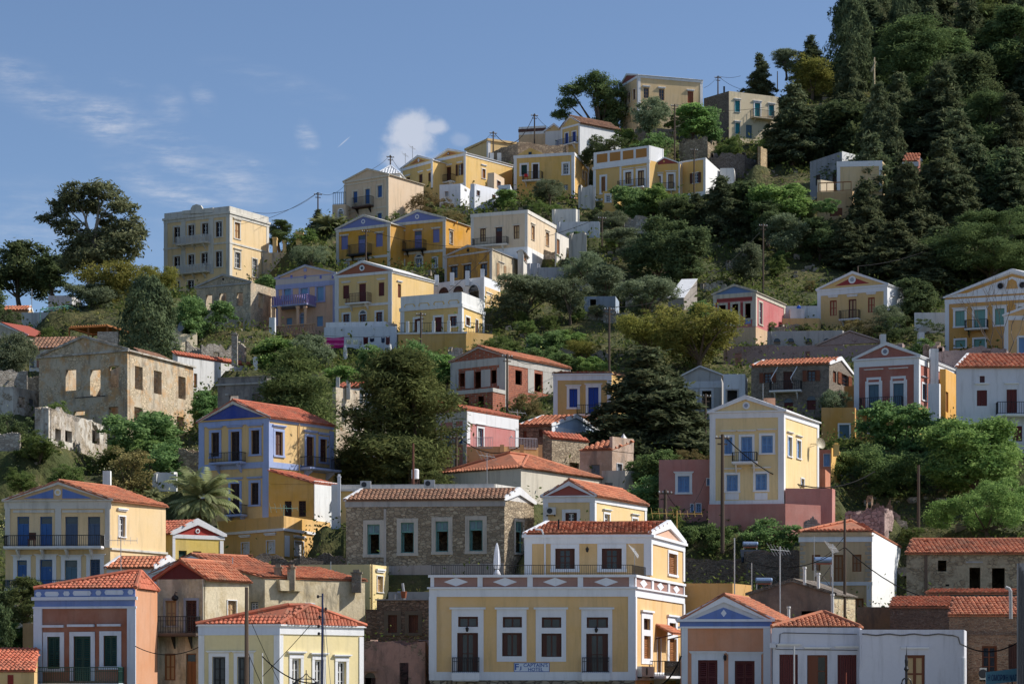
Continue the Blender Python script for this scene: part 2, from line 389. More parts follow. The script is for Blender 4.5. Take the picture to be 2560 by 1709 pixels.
            if st=='os':
                hw=wd*.5
                for a0,a1 in ((u0-hw-.02,u0-.02),(u1+.02,u1+hw+.02)): s.part('shutter',leaf(a0,a1,z0,z1,.07),c,root)
            if st=='wb':   # folded shutters inside reveal, dark at both sides
                for a0,a1 in ((iu0,iu0+wd*.2),(iu1-wd*.2,iu1)): s.part('shutter',leaf(a0,a1,iz0,iz1,-rd+.02,False),c,root)
        elif st=='fr':
            zt_=iz1-h*.27; mb=MB(); wbox(mb,W,iu0,iu1,zt_-.05,zt_+.05,-rd-.05,-rd+.03); wbox(mb,W,um-.04,um+.04,zt_+.05,iz1,-rd-.05,-rd+.03); s.part('transom',mb,c,root); mb=MB(); wbox(mb,W,iu0,iu1,z0,z0+.07,-rd-.05,-rd+.03); s.part('sill',mb,c,root)
            mb=MB(); wbox(mb,W,iu0,iu1,zt_+.05,iz1,-rd-.04,-rd-.02); s.part('pane',mb,glass((70,90,96)),root)
            mb=leaf(iu0-.0,iu0+wd*.12,z0+.07,zt_-.05,-rd-.3,False); s.part('shutter',mb,c,root)
        elif st=='dr':
            zt_=iz1-h*.2; pane(zt_,iz1,False)
            mb=MB(); wbox(mb,W,iu0,iu1,zt_-.06,zt_,-rd-.05,-rd+.04); s.part('transom',mb,c,root)
            for a0,a1 in ((iu0,um-.01),(um+.01,iu1)): s.part('door_leaf',leaf(a0,a1,iz0,zt_-.06,-rd-.02,False),c,root)
        elif st=='dd':
            for a0,a1 in ((iu0,um-.01),(um+.01,iu1)): s.part('door_leaf',leaf(a0,a1,iz0,iz1,-rd-.02),c,root)
        if sur:
            mb=MB(); s._ring(mb,W,u0,u1,z0,z1,sur,bot=not isd); s.part('surround',mb,smat or s.trim,root)
        if hood:
            mb=MB(); g=z1+max(sur,0)+hgap; e=hood; q=max(sur,.05)
            wbox(mb,W,u0-q-.08,u1+q+.08,g,g+e*.5,-.02,.1); wbox(mb,W,u0-q-.14,u1+q+.14,g+e*.5,g+e,-.02,.17); s.part('lintel',mb,smat or s.trim,root)
        if arch: s._arch(W,u0,u1,z1,root,smat or s.trim)
        return root
    def _ring(s,mb,W,u0,u1,z0,z1,q,bot=True,d=.045):
        wbox(mb,W,u0-q,u0-.002,z0,z1,-.02,d); wbox(mb,W,u1+.002,u1+q,z0,z1,-.02,d); wbox(mb,W,u0-q,u1+q,z1,z1+q,-.02,d+.012)
        if bot: wbox(mb,W,u0-q-.03,u1+q+.03,z0-q*.7,z0,-.02,d+.06)
    def _arch(s,W,u0,u1,z1,root,mat):
        r=(u1-u0)/2; um=(u0+u1)/2; mb=MB(); n=10
        for i in range(n):
            a0,a1=math.pi*i/n,math.pi*(i+1)/n
            wpoly(mb,W,[(um+r*math.cos(a0),z1+r*math.sin(a0)),(um+(r+.16)*math.cos(a0),z1+(r+.16)*math.sin(a0)),(um+(r+.16)*math.cos(a1),z1+(r+.16)*math.sin(a1)),(um+r*math.cos(a1),z1+r*math.sin(a1))],-.02,.07)
        s.part('arch_moulding',mb,mat,root if root is not s.root else None)
        mb=MB(); wpoly(mb,W,[(um+r*math.cos(math.pi*i/n),z1+r*math.sin(math.pi*i/n)) for i in range(n+1)],-.02,.012); s.part('fanlight',mb,glass(),root if root is not s.root else None)
    def balcony(s,w,x0,yr,x1,ys,dep=.9,mat=None,slab=None,bar=None,h=None,brk=2,orn=False,bw=None,st=.14,brkmat=None):
        W=s.W[w]; u0,u1,z0,z1=s.rect(w,x0,yr,x1,ys); mb=MB(); wbox(mb,W,u0,u1,z0,z0+st,-.02,dep); wbox(mb,W,u0+.05,u1-.05,z0-.06,z0,-.02,dep-.08)
        b=s.part('balcony',mb,slab or s.trim)
        hh=max(.6,z1-z0-st); mb=MB(); i=.05; zz=z0+st
        railing(mb,[W.p(u0+i,zz,.02),W.p(u0+i,zz,dep-i),W.p(u1-i,zz,dep-i),W.p(u1-i,zz,.02)],hh,bar or (.15 if s.near else .2),bw or (.028 if s.near else .035),.05,orn)
        s.part('railing',mb,mat or M_IRON(),b)
        for k in range(brk):
            f=(k+.5)/brk if brk>2 else (.15,.85)[k]
            u=u0+(u1-u0)*f; mb=MB()
            mb.prism([W.p(u-.05,z0-.06,.0),W.p(u-.05,z0-.06,dep*.8),W.p(u-.05,z0-.2,dep*.75),W.p(u-.05,z0-.75,.05),W.p(u-.05,z0-.75,0)] if not brkmat else [W.p(u-.03,z0-.06,.0),W.p(u-.03,z0-.06,dep*.8),W.p(u-.03,z0-.12,dep*.8),W.p(u-.03,z0-.8,.08),W.p(u-.03,z0-.8,0)],W.e*(.1 if not brkmat else .06)); s.part('bracket',mb,brkmat or slab or s.trim,b)
        return b
    # ---- roofs
    def _tp(s): return (.25,.34) if s.Y<150 else (.3,.4) if s.Y<205 else (.42,.5)
    def gable_f(s,ax,ay,tym=None,tile=None,rake=.3,ov=.18,ins=None,back=True,slabmat=None,rmat=None):
        """ridge runs front to back; (ax,ay) apex pixel on front wall"""
        W=s.W['f']; ua,za=s.uz('f',ax,ay); L=W.L; zt=s.zt; ua=min(max(ua,L*.35),L*.65)
        dv=s.C-s.B; mb=MB()
        for k in range(2):
            off=Vector((0,0,0)) if k==0 else dv
            tri=[W.p(0,zt)+off,W.p(L,zt)+off,W.p(ua,za)+off]; mb=MB()
            if s.ruin: mb.prism([q-W.n*0+( -W.n*.02) for q in tri],(-W.n if k==0 else W.n)*.4)
            else: mb.poly(tri if k==0 else tri[::-1])
            s.part('gable',mb,tym or s.wallmat)
        if s.ruin and not tile:
            pass
        else:
            f0=W.n*ov; bk=dv+(-W.n)*.1
            for side in (0,1):
                ue=0 if side==0 else L; o=-.22 if side==0 else .22
                sl=(za-zt)/(abs(ua-ue)); ze=zt-.22*sl+.03
                e_f=W.p(ue+o,ze)+f0; e_b=W.p(ue+o,ze)+bk; r_f=W.p(ua,za+.03)+f0; r_b=W.p(ua,za+.03)+bk
                mb=MB(); q=[e_f,e_b,r_b,r_f] if side==1 else [e_b,e_f,r_f,r_b]
                n=(q[1]-q[0]).cross(q[3]-q[0]).normalized(); n=n if n.z>0 else -n
                mb.prism(q,n*.09)
                if tile:
                    p=s._tp(); tiles(mb,*[x+n*.09 for x in q],p[0],p[1])
                s.part('roof',mb,tile or slabmat or s.trim)
        if tile and not s.ruin:
            mb=MB(); dv_=s.C-s.B; mb.tube([W.p(ua,za+.14)+W.n*ov,W.p(ua,za+.14)+dv_],.12,6); s.part('ridge_tiles',mb,tile)
        if rake:
            d=.16; r=rake
            mb=MB(); sl0=(za-zt)/ua; sl1=(za-zt)/(L-ua)
            wpoly(mb,W,[(-.25,zt-.05),(-.25+r*.6,zt-.05),(ua,za-r*.75),(ua,za+.12),(-.25,zt+.12)],-.02,d)
            s.part('raking_cornice',mb,rmat or s.trim)
            mb=MB(); wpoly(mb,W,[(L+.25-r*.6,zt-.05),(L+.25,zt-.05),(L+.25,zt+.12),(ua,za+.12),(ua,za-r*.75)],-.02,d); s.part('raking_cornice',mb,rmat or s.trim)
        if ins:   # coloured tympanum inset
            k=ins[1] if isinstance(ins,tuple) else .55; m=ins[0] if isinstance(ins,tuple) else ins
            cx,cz=(0+L+ua)/3,zt+(za-zt)*.36
            mb=MB(); wpoly(mb,W,[(cx+(q-cx)*k,cz+(z-cz)*k) for q,z in ((0,zt),(L,zt),(ua,za))],-.02,.03); s.part('tympanum',mb,m)
        s.za=za; s.hasroof=True
    def gable_s(s,ax,ay,tym=None,tile=None,rake=.25,ov=.2,ins=None,rmat=None,front_tile=True,ridge=None,miss=0):
        """ridge parallel to the front; apex pixel on the side wall"""
        W=s.W['s']; ua,za=s.uz('s',ax,ay); L=W.L; zt=s.zt; ua=min(max(ua,L*.3),L*.7); dv=s.A-s.B; mb=MB()
        if za-zt>L*.45: za=zt+L*.45
        mb.poly([W.p(0,zt),W.p(L,zt),W.p(ua,za)]); s.part('gable',mb,tym or s.wallmat); mb=MB(); mb.poly([W.p(ua,za)+dv,W.p(L,zt)+dv,W.p(0,zt)+dv]); s.part('gable',mb,tym or s.wallmat)
        f0=W.n*.1; bk=dv-W.n*.1
        for side in (0,1):
            ue=0 if side==0 else L; sg=-1 if side==0 else 1
            sl=(za-zt)/abs(ua-ue); ze=zt-ov*sl+.03; uo=ue+sg*ov
            er=W.p(uo,ze)+f0; el=W.p(uo,ze)+bk; rr=W.p(ua,za+.03)+f0; rl=W.p(ua,za+.03)+bk
            q=[el,er,rr,rl] if side==0 else [er,el,rl,rr]
            mb=MB(); n=(q[1]-q[0]).cross(q[3]-q[0]).normalized(); n=n if n.z>0 else -n
            mb.prism(q,n*.08)
            if tile and side==0: p=s._tp(); tiles(mb,*[x+n*.08 for x in q],p[0],p[1],miss=miss)
            s.part('roof',mb,tile or s.trim)
        if tile:
            mb=MB(); mb.tube([W.p(ua,za+.13),W.p(ua,za+.13)+dv*.5+Vector((0,0,-.03)),W.p(ua,za+.13)+dv],.11,6); s.part('ridge_tiles',mb,tile)
        if rake:
            for k,off in enumerate((Vector((0,0,0)),dv)):
                mb=MB(); o=[x for x in [(-.2,zt-.04),(.1,zt-.04),(ua,za-rake*.7),(L-.1,zt-.04),(L+.2,zt-.04),(L+.2,zt+.16),(ua,za+.26),(-.2,zt+.16)]]
                d0,d1=(-.1,.14) if k==0 else (-.14,.1)
                mb.prism([W.p(u,z,d0)+off for u,z in o],W.n*(d1-d0)); s.part('raking_cornice',mb,rmat or s.trim)
        if ins:
            k=ins[1] if isinstance(ins,tuple) else .55; m=ins[0] if isinstance(ins,tuple) else ins
            cz=zt+(za-zt)*.36; mb=MB(); wpoly(mb,W,[(ua+(q-ua)*k,cz+(z-cz)*k) for q,z in ((0,zt),(L,zt),(ua,za))],-.02,.03); s.part('tympanum',mb,m)
        s.za=za; s.hasroof=True
    def hip(s,h,tile,ov=.25,fr=(.35,.65),fs=(.5,.5),slab=True):
        """hip roof: ridge between points at fractions of front/side"""
        zt=s.zt+.02; e=(s.B-s.A).normalized(); g=(s.C-s.B).normalized()
        c=[s.A-e*ov-g*ov,s.B+e*ov-g*ov,s.C+e*ov+g*ov,s.D-e*ov+g*ov]; c=[Vector((q.x,q.y,zt)) for q in c]
        def pnt(a,b): 
            q=s.A+(s.B-s.A)*a+(s.C-s.B)*b; return Vector((q.x,q.y,zt+h))
        r0,r1=pnt(fr[0],fs[0]),pnt(fr[1],fs[1])
        mb=MB(); p=s._tp()
        for q in ((c[0],c[1],r1,r0),(c[1],c[2],r1,r1),(c[2],c[3],r0,r1),(c[3],c[0],r0,r0)):
            mb.poly(list(q) if (q[2]-q[3]).length>.01 else list(q[:3]))
        tiles(mb,c[0],c[1],r1,r0,*p); tiles(mb,c[1],c[2],r1,r1 if (r0-r1).length<.01 else r1,*p); tiles(mb,c[3],c[0],r0,r0,*p)
        mb.poly([c[3],c[2],c[1],c[0]])
        s.part('roof',mb,tile)
        mb=MB()
        for a,b in ((c[0],r0),(c[1],r1),(r0,r1),(c[2],r1)):
            if (a-b).length>.1: mb.tube([a+Vector((0,0,.05)),b+Vector((0,0,.08))],.13,6)
        s.part('ridge_tiles',mb,tile); s.hasroof=True
    def shed(s,dz,hi,tile=None,ov=.15):
        """mono-pitch; hi = 'l' (rises to the left), 'b' (rises to the back), 'r'"""
        z=s.zt+.02; e=(s.B-s.A).normalized(); g=(s.C-s.B).normalized(); up=Vector((0,0,dz))
        a,b,c,d=[Vector((q.x,q.y,z)) for q in (s.A,s.B,s.C,s.D)]
        if hi=='l': q=[b,c,d+up,a+up]; tri=[[a,b,a+up],[c,d,d+up],[d,a,a+up,d+up]]
        elif hi=='r': q=[d,a,b+up,c+up]; tri=[[a,b,b+up],[b,c,c+up,b+up],[c,d,c+up]]
        else: q=[a,b,c+up,d+up]; tri=[[b,c,c+up],[d,a,d+up],[c,d,d+up,c+up]]
        mb=MB()
        for t_ in tri: mb.poly(t_)
        s.part('gable',mb,s.wallmat)
        cen=sum(q,Vector((0,0,0)))/4; q=[cen+(x-cen)*1.04 for x in q]
        mb=MB(); n=(q[1]-q[0]).cross(q[3]-q[0]).normalized(); n=n if n.z>0 else -n
        mb.prism([x+n*.02 for x in q],n*.08)
        if tile: p=s._tp(); tiles(mb,*[x+n*.1 for x in q],*p)
        s.part('roof',mb,tile or s.trim); s.hasroof=True
    def parapet(s,h,mat=None,t=.22,cap=.08):
        """raised parapet from zt up, around the roof"""
        mb=MB(); z0,z1=s.zt,s.zt+h
        for w in 'fsbl':
            W=s.W[w]; wbox(mb,W,0 if w in 'fb' else t,W.L if w in 'fb' else W.L-t,z0,z1,-t,0)
        s.part('parapet',mb,mat or s.wallmat)
    def chimney(s,reg,x,yt,yb,wpx,mat=None,d=None,cap=True,name='chimney',dep=None):
        d=d or s.Y+2; a=at(reg,x,yb,d); b=at(reg,x,yt,d); w=wpx*REG[reg][2]*d/F; mb=MB(); dp=dep or w
        h=b.z-a.z; mb.box(a-Vector((0,0,.6)),w,dp,h+.6-(.25 if cap else 0))
        if cap: mb.box(Vector((a.x,a.y,b.z-.25)),w*1.25,dp*1.25,.08); mb.box(Vector((a.x,a.y,b.z-.17)),w*.7,dp*.7,.17)
        s.part(name,mb,mat or s.trim)
    def finish(s):
        mb=MB(); zb=s.zb-s.skirt; zt=s.zt; rd=.45 if s.ruin else .2; rs=random.Random(int(s.Y*7+len(s.label)))
        for w in 'fsbl':
            W=s.W[w]; L=W.L; op=[(max(a,0.02),min(b,L-.02),max(c,zb+.05),min(d,zt-.02)) for a,b,c,d in s.open[w]]; op=[o for o in op if o[1]-o[0]>.03 and o[3]-o[2]>.03]
            us=sorted({0,L}|{o[0] for o in op}|{o[1] for o in op}); zs=sorted({zb,zt}|{o[2] for o in op}|{o[3] for o in op})
            if s.rag: us=sorted(set(us)|{L*i/26 for i in range(27)})
            def inside(u,z): return any(o[0]<u<o[1] and o[2]<z<o[3] for o in op)
            ph_=[rs.uniform(0,6.28) for _ in range(3)]; rg={u:s.rag*(.75*math.sin(u*.9+ph_[0])+.4*math.sin(u*2.3+ph_[1])+.3*math.sin(u*4.7+ph_[2])+rs.uniform(-.25,.25)-.5) for u in us} if s.rag else {}
            lays=[(0,1)]+([(-rd,-1)] if s.ruin else [])
            for dd,sg in lays:
                for u0,u1 in zip(us,us[1:]):
                    for z0,z1 in zip(zs,zs[1:]):
                        if inside((u0+u1)/2,(z0+z1)/2): continue
                        zl,zr=(z1+rg.get(u0,0),z1+rg.get(u1,0)) if z1==zt and s.rag else (z1,z1)
                        q=[W.p(u0,z0,dd),W.p(u1,z0,dd),W.p(u1,zr,dd),W.p(u0,zl,dd)]
                        mb.poly(q if sg>0 else q[::-1])
            if s.ruin:
                for u0,u1 in zip(us,us[1:]):
                    zl,zr=zt+rg.get(u0,0),zt+rg.get(u1,0); mb.poly([W.p(u0,zl,0),W.p(u1,zr,0),W.p(u1,zr,-rd),W.p(u0,zl,-rd)])
            for a,b,c,d in op:
                mb.poly([W.p(a,c,0),W.p(a,c,-rd),W.p(a,d,-rd),W.p(a,d,0)][::-1]); mb.poly([W.p(b,c,0),W.p(b,c,-rd),W.p(b,d,-rd),W.p(b,d,0)])
                mb.poly([W.p(a,d,0),W.p(a,d,-rd),W.p(b,d,-rd),W.p(b,d,0)][::-1]); mb.poly([W.p(a,c,0),W.p(a,c,-rd),W.p(b,c,-rd),W.p(b,c,0)])
        s.part('wall',mb,s.wallmat)
        if not s.ruin and not s.noroof:
            z=zt-.03; i=.02; mb=MB(); c=(s.A+s.C)/2
            q=[Vector((p.x+(c.x-p.x)*.004,p.y+(c.y-p.y)*.004,z)) for p in (s.A,s.B,s.C,s.D)]; mb.prism(q,Vector((0,0,-.2))); s.part('roof' if not getattr(s,'hasroof',0) else 'ceiling',mb,paint((170,165,155),.9,'roof_deck'))
            mb=MB(); q=[Vector((p.x+(c.x-p.x)*.05,p.y+(c.y-p.y)*.05,0)) for p in (s.A,s.B,s.C,s.D)]   # dark room behind the openings
    def ac(s,w,x0,y0,x1,y1):
        W=s.W[w]; u0,u1,z0,z1=s.rect(w,x0,y0,x1,y1); mb=MB(); wbox(mb,W,u0,u1,z0,z1,.06,.36); o=s.part('air_conditioner',mb,paint((205,203,196),.5,'enamel',.15))
        mb=MB(); um,zm=u0+(u1-u0)*.4,(z0+z1)/2; r=(z1-z0)*.38; wpoly(mb,W,[(um+r*math.cos(a*math.pi/8),zm+r*math.sin(a*math.pi/8)) for a in range(16)],.355,.375); s.part('fan_grille',mb,paint((60,62,64),.5,'grille'),o)
        mb=MB(); wbox(mb,W,u0+.05,u0+.1,z0-.1,z0,0,.36); wbox(mb,W,u1-.1,u1-.05,z0-.1,z0,0,.36); s.part('bracket',mb,M_IRON(),o)
Y_CREAM=plaster((226,198,142),.25); Y_WARM=plaster((222,186,118),.22); Y_OCH=plaster((206,160,66),.25); Y_PALE=plaster((228,214,168),.18)
BEIGE=plaster((214,190,154),.3); PINK=plaster((200,118,112),.22); SALMON=plaster((222,150,106),.2); CONC=plaster((190,180,164),.4); GREYP=plaster((170,166,160),.45); STUCCO_W=plaster((222,220,214),.3,'sw')
TRIM_OLD=plaster((206,200,186),.4,'told')
RUIN1=oldplaster((198,184,160),(196,154,104),(214,194,162),.4); RUIN2=oldplaster((204,184,154),(168,156,138),(200,186,162),.45); RUINW=oldplaster((206,200,188),(170,160,146),(176,162,142),.35,'w')
RUINP=oldplaster((178,138,122),(158,126,112),(160,136,116),.35,'p')
STONE_A=stone((196,178,150),(150,132,108),(130,116,98),3.0); STONE_B=stone((128,116,104),(96,86,78),(150,140,128),3.2,flat=2.4); STONE_G=stone((158,146,130),(120,108,94),(140,130,116),2.4,.25)
STONE_D=stone((172,142,116),(124,98,80),(108,92,78),3.1,flat=2.6); STONE_W=stone((196,188,174),(160,150,136),(150,140,128),2.6)
BLUE_T=plaster((150,168,214),.2,'bt'); BLUE_D=plaster((92,122,188),.2,'bd'); BLUE_X=plaster((50,72,160),.15,'bx'); WALLB=paint((66,86,160),.7,'blue_wash',.2)
def FIN(h): h.finish(); return h
# --- three-storey villa
h=House('R11',(1370,490),(1915,428),(2240,520),1130,320,'villa','three-storey cream villa with two white balustraded balconies and an arched roof crest','house',Y_CREAM,trim=TRIM_OLD)
for x0,y0,x1,y1 in ((1452,560,1502,690),(1570,543,1620,640),(1684,528,1736,632),(1800,515,1850,640),(1452,805,1502,932),(1570,790,1620,890),(1680,775,1732,880),(1800,763,1850,890)): h.win('f',x0,y0,x1,y1,'wb','dkbrown',.22)
h.win('f',1448,1012,1498,1090,'wb','dkbrown',.12); h.win('f',1566,1003,1617,1080,'wb','dkbrown',.12)
h.win('s',1957,522,2000,655,'pn','wood',.2,.18,'beige'); h.win('s',1960,770,2003,900,'gl','dkbrown',.2,.18); h.win('s',2105,825,2145,975,'gl','white',.15)
h.band('fs',428,446,d=.22); h.band('fs',446,470,d=.08,name='frieze'); h.band('fs',680,694,d=.1,name='string_course')
h.corners(.55,470,1000); h.pil('f',1512,500,1548,960); h.pil('f',1742,478,1782,950); h.parapet(1.2*.62,TRIM_OLD)
h.poly('f',[(1525,452),(1525,425),(1780,398),(1780,440)],TRIM_OLD,-.1,.14,'attic_panel'); h.poly('f',[(1595,450),(1597,405),(1612,382),(1645,370),(1680,380),(1695,405),(1697,445)],TRIM_OLD,-.1,.2,'roof_crest')
for y in (650,892): h.balcony('f',1497,y-12,1757,y+58,1.0,paint((205,203,198),.6,'white_iron'),TRIM_OLD,bar=.24,bw=.1,brk=3)
FIN(h)
# --- small roofless house below the villa
h=House('R11',(1640,1060),(2090,1018),(2305,1078),1400,292,'ruined_house','roofless grey stone house with a round hole in its gable, below the cream villa','ruin',RUIN2,ruin=True)
for q in ((1718,1125,1768,1250),(1828,1110,1888,1215),(1972,1105,2025,1215),(1980,1350,2025,1425)): h.win('f',*q,'op',sur=0)
h.win('s',2155,1115,2195,1235,'op',sur=0); h.gable_f(1862,955,RUIN2,rake=.22,rmat=GREYP); h.disc('f',1862,993,10,paint((50,44,40),.9,'dark_hole'),.03,'oculus'); h.band('f',1018,1030,GREYP,.12); FIN(h)
# --- large ruin
h=House('R21',(325,240),(1062,180),(1612,320),880,225,'ruined_mansion','large roofless grey mansion with a gabled front and empty window openings','ruin',RUIN1,ruin=True)
for q in ((548,345,635,520),(752,345,838,572),(905,315,990,495),(905,655,985,780),(612,690,708,725)): h.win('f',*q,'op',sur=0,arch=False)
for q in ((1125,320,1190,512),(1283,358,1348,548),(1487,405,1548,590),(1475,738,1532,918),(1120,660,1190,760),(1280,695,1345,740)): h.win('s',*q,'op',sur=0)
h.gable_f(700,68,RUIN1,rake=.2,rmat=RUINW); h.band('f',180,196,RUINW,.22); h.band('s',178,192,RUINW,.25)
h.disc('f',712,135,13,paint((205,180,155),.9,'pale_hole'),.02,'oculus')
# surviving patch of roof at the back
mb=MB(); W=h.W['s']; a=W.p(W.L*.45,h.zt+.05,-1.2); b=W.p(W.L*.98,h.zt+.05,-1.2); tiles(mb,a,b,W.p(W.L*.9,h.zt+1.2,-3.2),W.p(W.L*.5,h.zt+1.2,-3.2),.3,.4); mb.poly([a,b,W.p(W.L*.9,h.zt+1.1,-3.2),W.p(W.L*.5,h.zt+1.1,-3.2)]); h.part('roof_remnant',mb,TILE_B())
u0,u1,z0,z1=h.rect('f',640,565,890,575); mb=MB(); mb.tube([h.W['f'].p(u0,z0,.25),h.W['f'].p(u1,z0,.25)],.04); h.part('balcony_rod',mb,M_IRON()); FIN(h)
h=House('R21',(290,678),(405,658),(893,815),950,206,'ruined_wall_house','low roofless white ruin with a ragged top and three dark doorways','ruin',RUINW,ruin=True,rag=.35,th=20)
for q in ((460,840,508,950),(543,855,600,950),(768,778,830,965)): h.win('s',*q,'op',sur=0)
FIN(h)
h=House('R21',(-120,470),(110,487),(365,538),690,229,'ruined_house','whitewashed ruin with two arched openings at the left edge','ruin',RUINW,ruin=True,th=3)
h.win('s',157,575,213,662,'op',sur=0); h.win('s',242,590,283,650,'bd','grey',0); h.win('s',312,600,330,635,'op',sur=0); FIN(h)
h=House('R21',(232,396),(345,402),(446,412),640,234,'stone_tower','squat rubble stone tower stump with brush on its top','ruin',STONE_A,ruin=True,rag=.2,th=8,ph=32); FIN(h)
h=House('R21',(-160,325),(0,350),(232,408),520,240,'garden_wall','long dry stone terrace wall at the left edge','wall',STONE_W,ruin=True,rag=.25,th=2,ph=65); FIN(h)
# --- houses behind the big ruin
h=House('R11',(-330,1450),(222,1462),(450,1492),1560,282,'house','cream house with a red metal roof and white verge at the left edge','house',plaster((232,214,176),.2),th=6,ph=40)
h.gable_f(10,1358,CONC,None,rake=.35,slabmat=paint((150,76,62),.8,'red_sheet')); FIN(h)
h=House('R21',(245,150),(600,165),(680,180),330,252,'cottage','white cottage with a brown pantile roof beside the gabled ruin','house',STUCCO_W,th=8,ph=30)
h.gable_s(640,85,tile=TILE_B(),rake=0); h.win('f',250,235,285,330,'sh','grey',0); h.band('f',150,165,d=.15,name='fascia'); h.pil('f',318,165,330,330,paint((150,110,90),.7,'post'),d=.5,name='post'); FIN(h)
h=House('R11',(-200,1262),(235,1255),(275,1262),1400,305,'cottage','cottage with an orange tiled roof at the far left edge','house',plaster((206,170,120),.3),th=4,ph=30)
h.gable_s(255,1225,tile=TILE_O(),rake=.2); FIN(h)
h=House('R11',(180,1262),(560,1268),(600,1275),1380,300,'garden_wall','dappled whitewashed yard wall behind the mint green pergola','wall',STUCCO_W,th=3,ph=20); FIN(h)
h=House('R11',(402,1110),(600,1128),(680,1140),1240,312,'block_house','plain pale grey block house under the eucalyptus','house',plaster((196,194,192),.3),th=5,ph=25); FIN(h)
def pergola(reg,x0,y0,x1,y1,yb,d,dep,mat,label,slats=9,covered=False,pw=.12):
    a=at(reg,x0,y0,d); b=at(reg,x1,y1,d); dv=Vector((dep*.35,dep,0)); zb=at(reg,x0,yb,d).z
    t=thing('pergola',label,'pergola',Vector(((a.x+b.x)/2,d,zb)))
    for k,p in enumerate((a,b,(a+b)/2,a+dv,b+dv)):
        mb=MB(); mb.box(Vector((p.x,p.y,zb-1)),pw,pw,p.z-zb+1); mkobj('post',mb,mat,t,t.location)
    for p,q in ((a,b),(a+dv,b+dv),(a,a+dv),(b,b+dv)):
        mb=MB(); mb.tube([p,q],pw*.7,4); mkobj('beam',mb,mat,t,t.location)
    for i in range(slats):
        f=(i+.5)/slats; mb=MB(); mb.tube([a+(b-a)*f+Vector((0,0,pw)),a+(b-a)*f+dv+Vector((0,0,pw))],.05 if not covered else .1,4); mkobj('slat',mb,mat,t,t.location)
    return t
pergola('R11',578,1402,895,1386,1480,262,5,paint((150,96,48),.7,'new_timber'),'orange-brown timber pergola above the big gabled ruin',16,True,.17)
pergola('R11',335,1245,560,1215,1365,292,4,paint((120,176,156),.6,'mint_paint'),'mint green metal pergola frame in front of a whitewashed wall',6,False,.08)
mb=MB(); p=at('R11',905,1510,258); mb.box(p-Vector((0,0,3)),2.4*.95,1.2,at('R11',905,1437,258).z-p.z+3); tag(mkobj('gate_pier',mb,STONE_W,None,p),'pale stone pier under the timber pergola','pier')
h=House('R11',(1425,1440),(1440,1440),(1645,1458),1580,276,'flat_house','small cream flat-roofed house with a rounded chimney and a satellite dish','house',plaster((236,220,184),.15),th=2,ph=60)
h.chimney('R11',1488,1400,1450,50,plaster((236,220,184),.15),cap=False); h.chimney('R11',1618,1428,1460,46,plaster((236,220,184),.15),cap=False)
mb=MB(); p=at('R11',1515,1385,277); mb.lathe(p,[(.05,-1.2),(.05,0)],6); W=Vector((-.5,-.8,.35)).normalized(); a=W.cross(Vector((0,0,1))).normalized(); b=W.cross(a)
mb.prism([p+a*(.55*math.cos(k*.4488))+b*(.75*math.sin(k*.4488)) for k in range(14)],W*.06); h.part('satellite_dish',mb,paint((140,142,146),.5,'dish')); FIN(h)
h=House('R21',(1545,152),(1680,135),(2055,120),330,262,'ruined_house','broken rubble wall with a slim standing chimney above the white house','ruin',STONE_W,ruin=True,rag=.5,th=20,ph=62)
h.win('s',1778,200,1830,245,'op',sur=0); h.chimney('R21',1957,40,270,48,STONE_W,d=261); FIN(h)
h=House('R21',(1440,235),(1482,232),(2185,338),560,256,'long_house','long white rendered house with a thin red roof edge and one shuttered window','house',plaster((214,212,208),.42),th=10)
h.shed(.45,'l',TILE_R()); h.win('s',1617,378,1645,497,'sh','wood',0); h.chimney('R21',2131,240,330,36,d=262); FIN(h)
h=House('R21',(1815,415),(2225,395),(2420,450),690,221,'ruined_house','grey roofless block with a flat parapet and two see-through windows behind the blue trimmed house','ruin',oldplaster((150,142,136),(128,122,118),(150,130,120),.15),ruin=True)
h.win('f',1908,560,1988,640,'op',sur=0); h.win('f',2103,548,2170,650,'op',sur=0); h.band('fs',395,398+0,GREYP,.1); h.band('fs',448,462,GREYP,.15,'string_course'); FIN(h)
h.pil('f',1880,545,1905,560,GREYP,.1,'lintel')
# --- blue-trimmed yellow house
h=House('R22',(-338,785),(240,747),(778,820),1600,190,'blue_trimmed_house','tall yellow house with lavender blue trim and a deep blue pediment','house',Y_WARM,trim=BLUE_T)
h.gable_f(-53,612,BLUE_X,TILE_R(),rake=.3,rmat=TRIM_OLD)
h.band('f',745,790,d=.06,name='frieze'); h.band('s',745,775,d=.06,name='frieze'); h.band('fs',1110,1160,d=.07,name='string_course'); h.corners(.5,790,1112); h.band('f',738,748,Y_OCH,.16)
h.corners(.6,1160,1600,sides='f')
for q in ((-238,870,-173,1070),(95,850,162,1050)): h.win('f',*q,'sh','dkbrown',.22,.16)
h.win('f',-76,862,-3,1125,'dd','dkbrown',.22,.16); h.win('f',-78,1295,-3,1555,'dd','dkbrown',.22,.16); h.win('f',92,1288,156,1470,'sh','dkbrown',.22,.16)
h.win('s',293,862,355,1060,'sh','brown',.22,.2); h.win('s',553,905,615,1165,'dd','brown',.22,.2); h.win('s',668,925,724,1115,'sh','brown',.22,.2)
h.balcony('f',-208,1042,52,1135,.9); h.balcony('s',497,1085,757,1190,1.2,slab=BLUE_T); h.balcony('f',-90,1475,62,1570,.8); FIN(h)
mb=MB(); W=h.W['s']; u,_=h.uz('s',487,900); z1=h.uz('s',487,795)[1]; z0=h.uz('s',487,1240)[1]; mb.tube([W.p(u,z0,.1),W.p(u,z1,.1)],.05); h.part('drainpipe',mb,Y_WARM)
h2=h
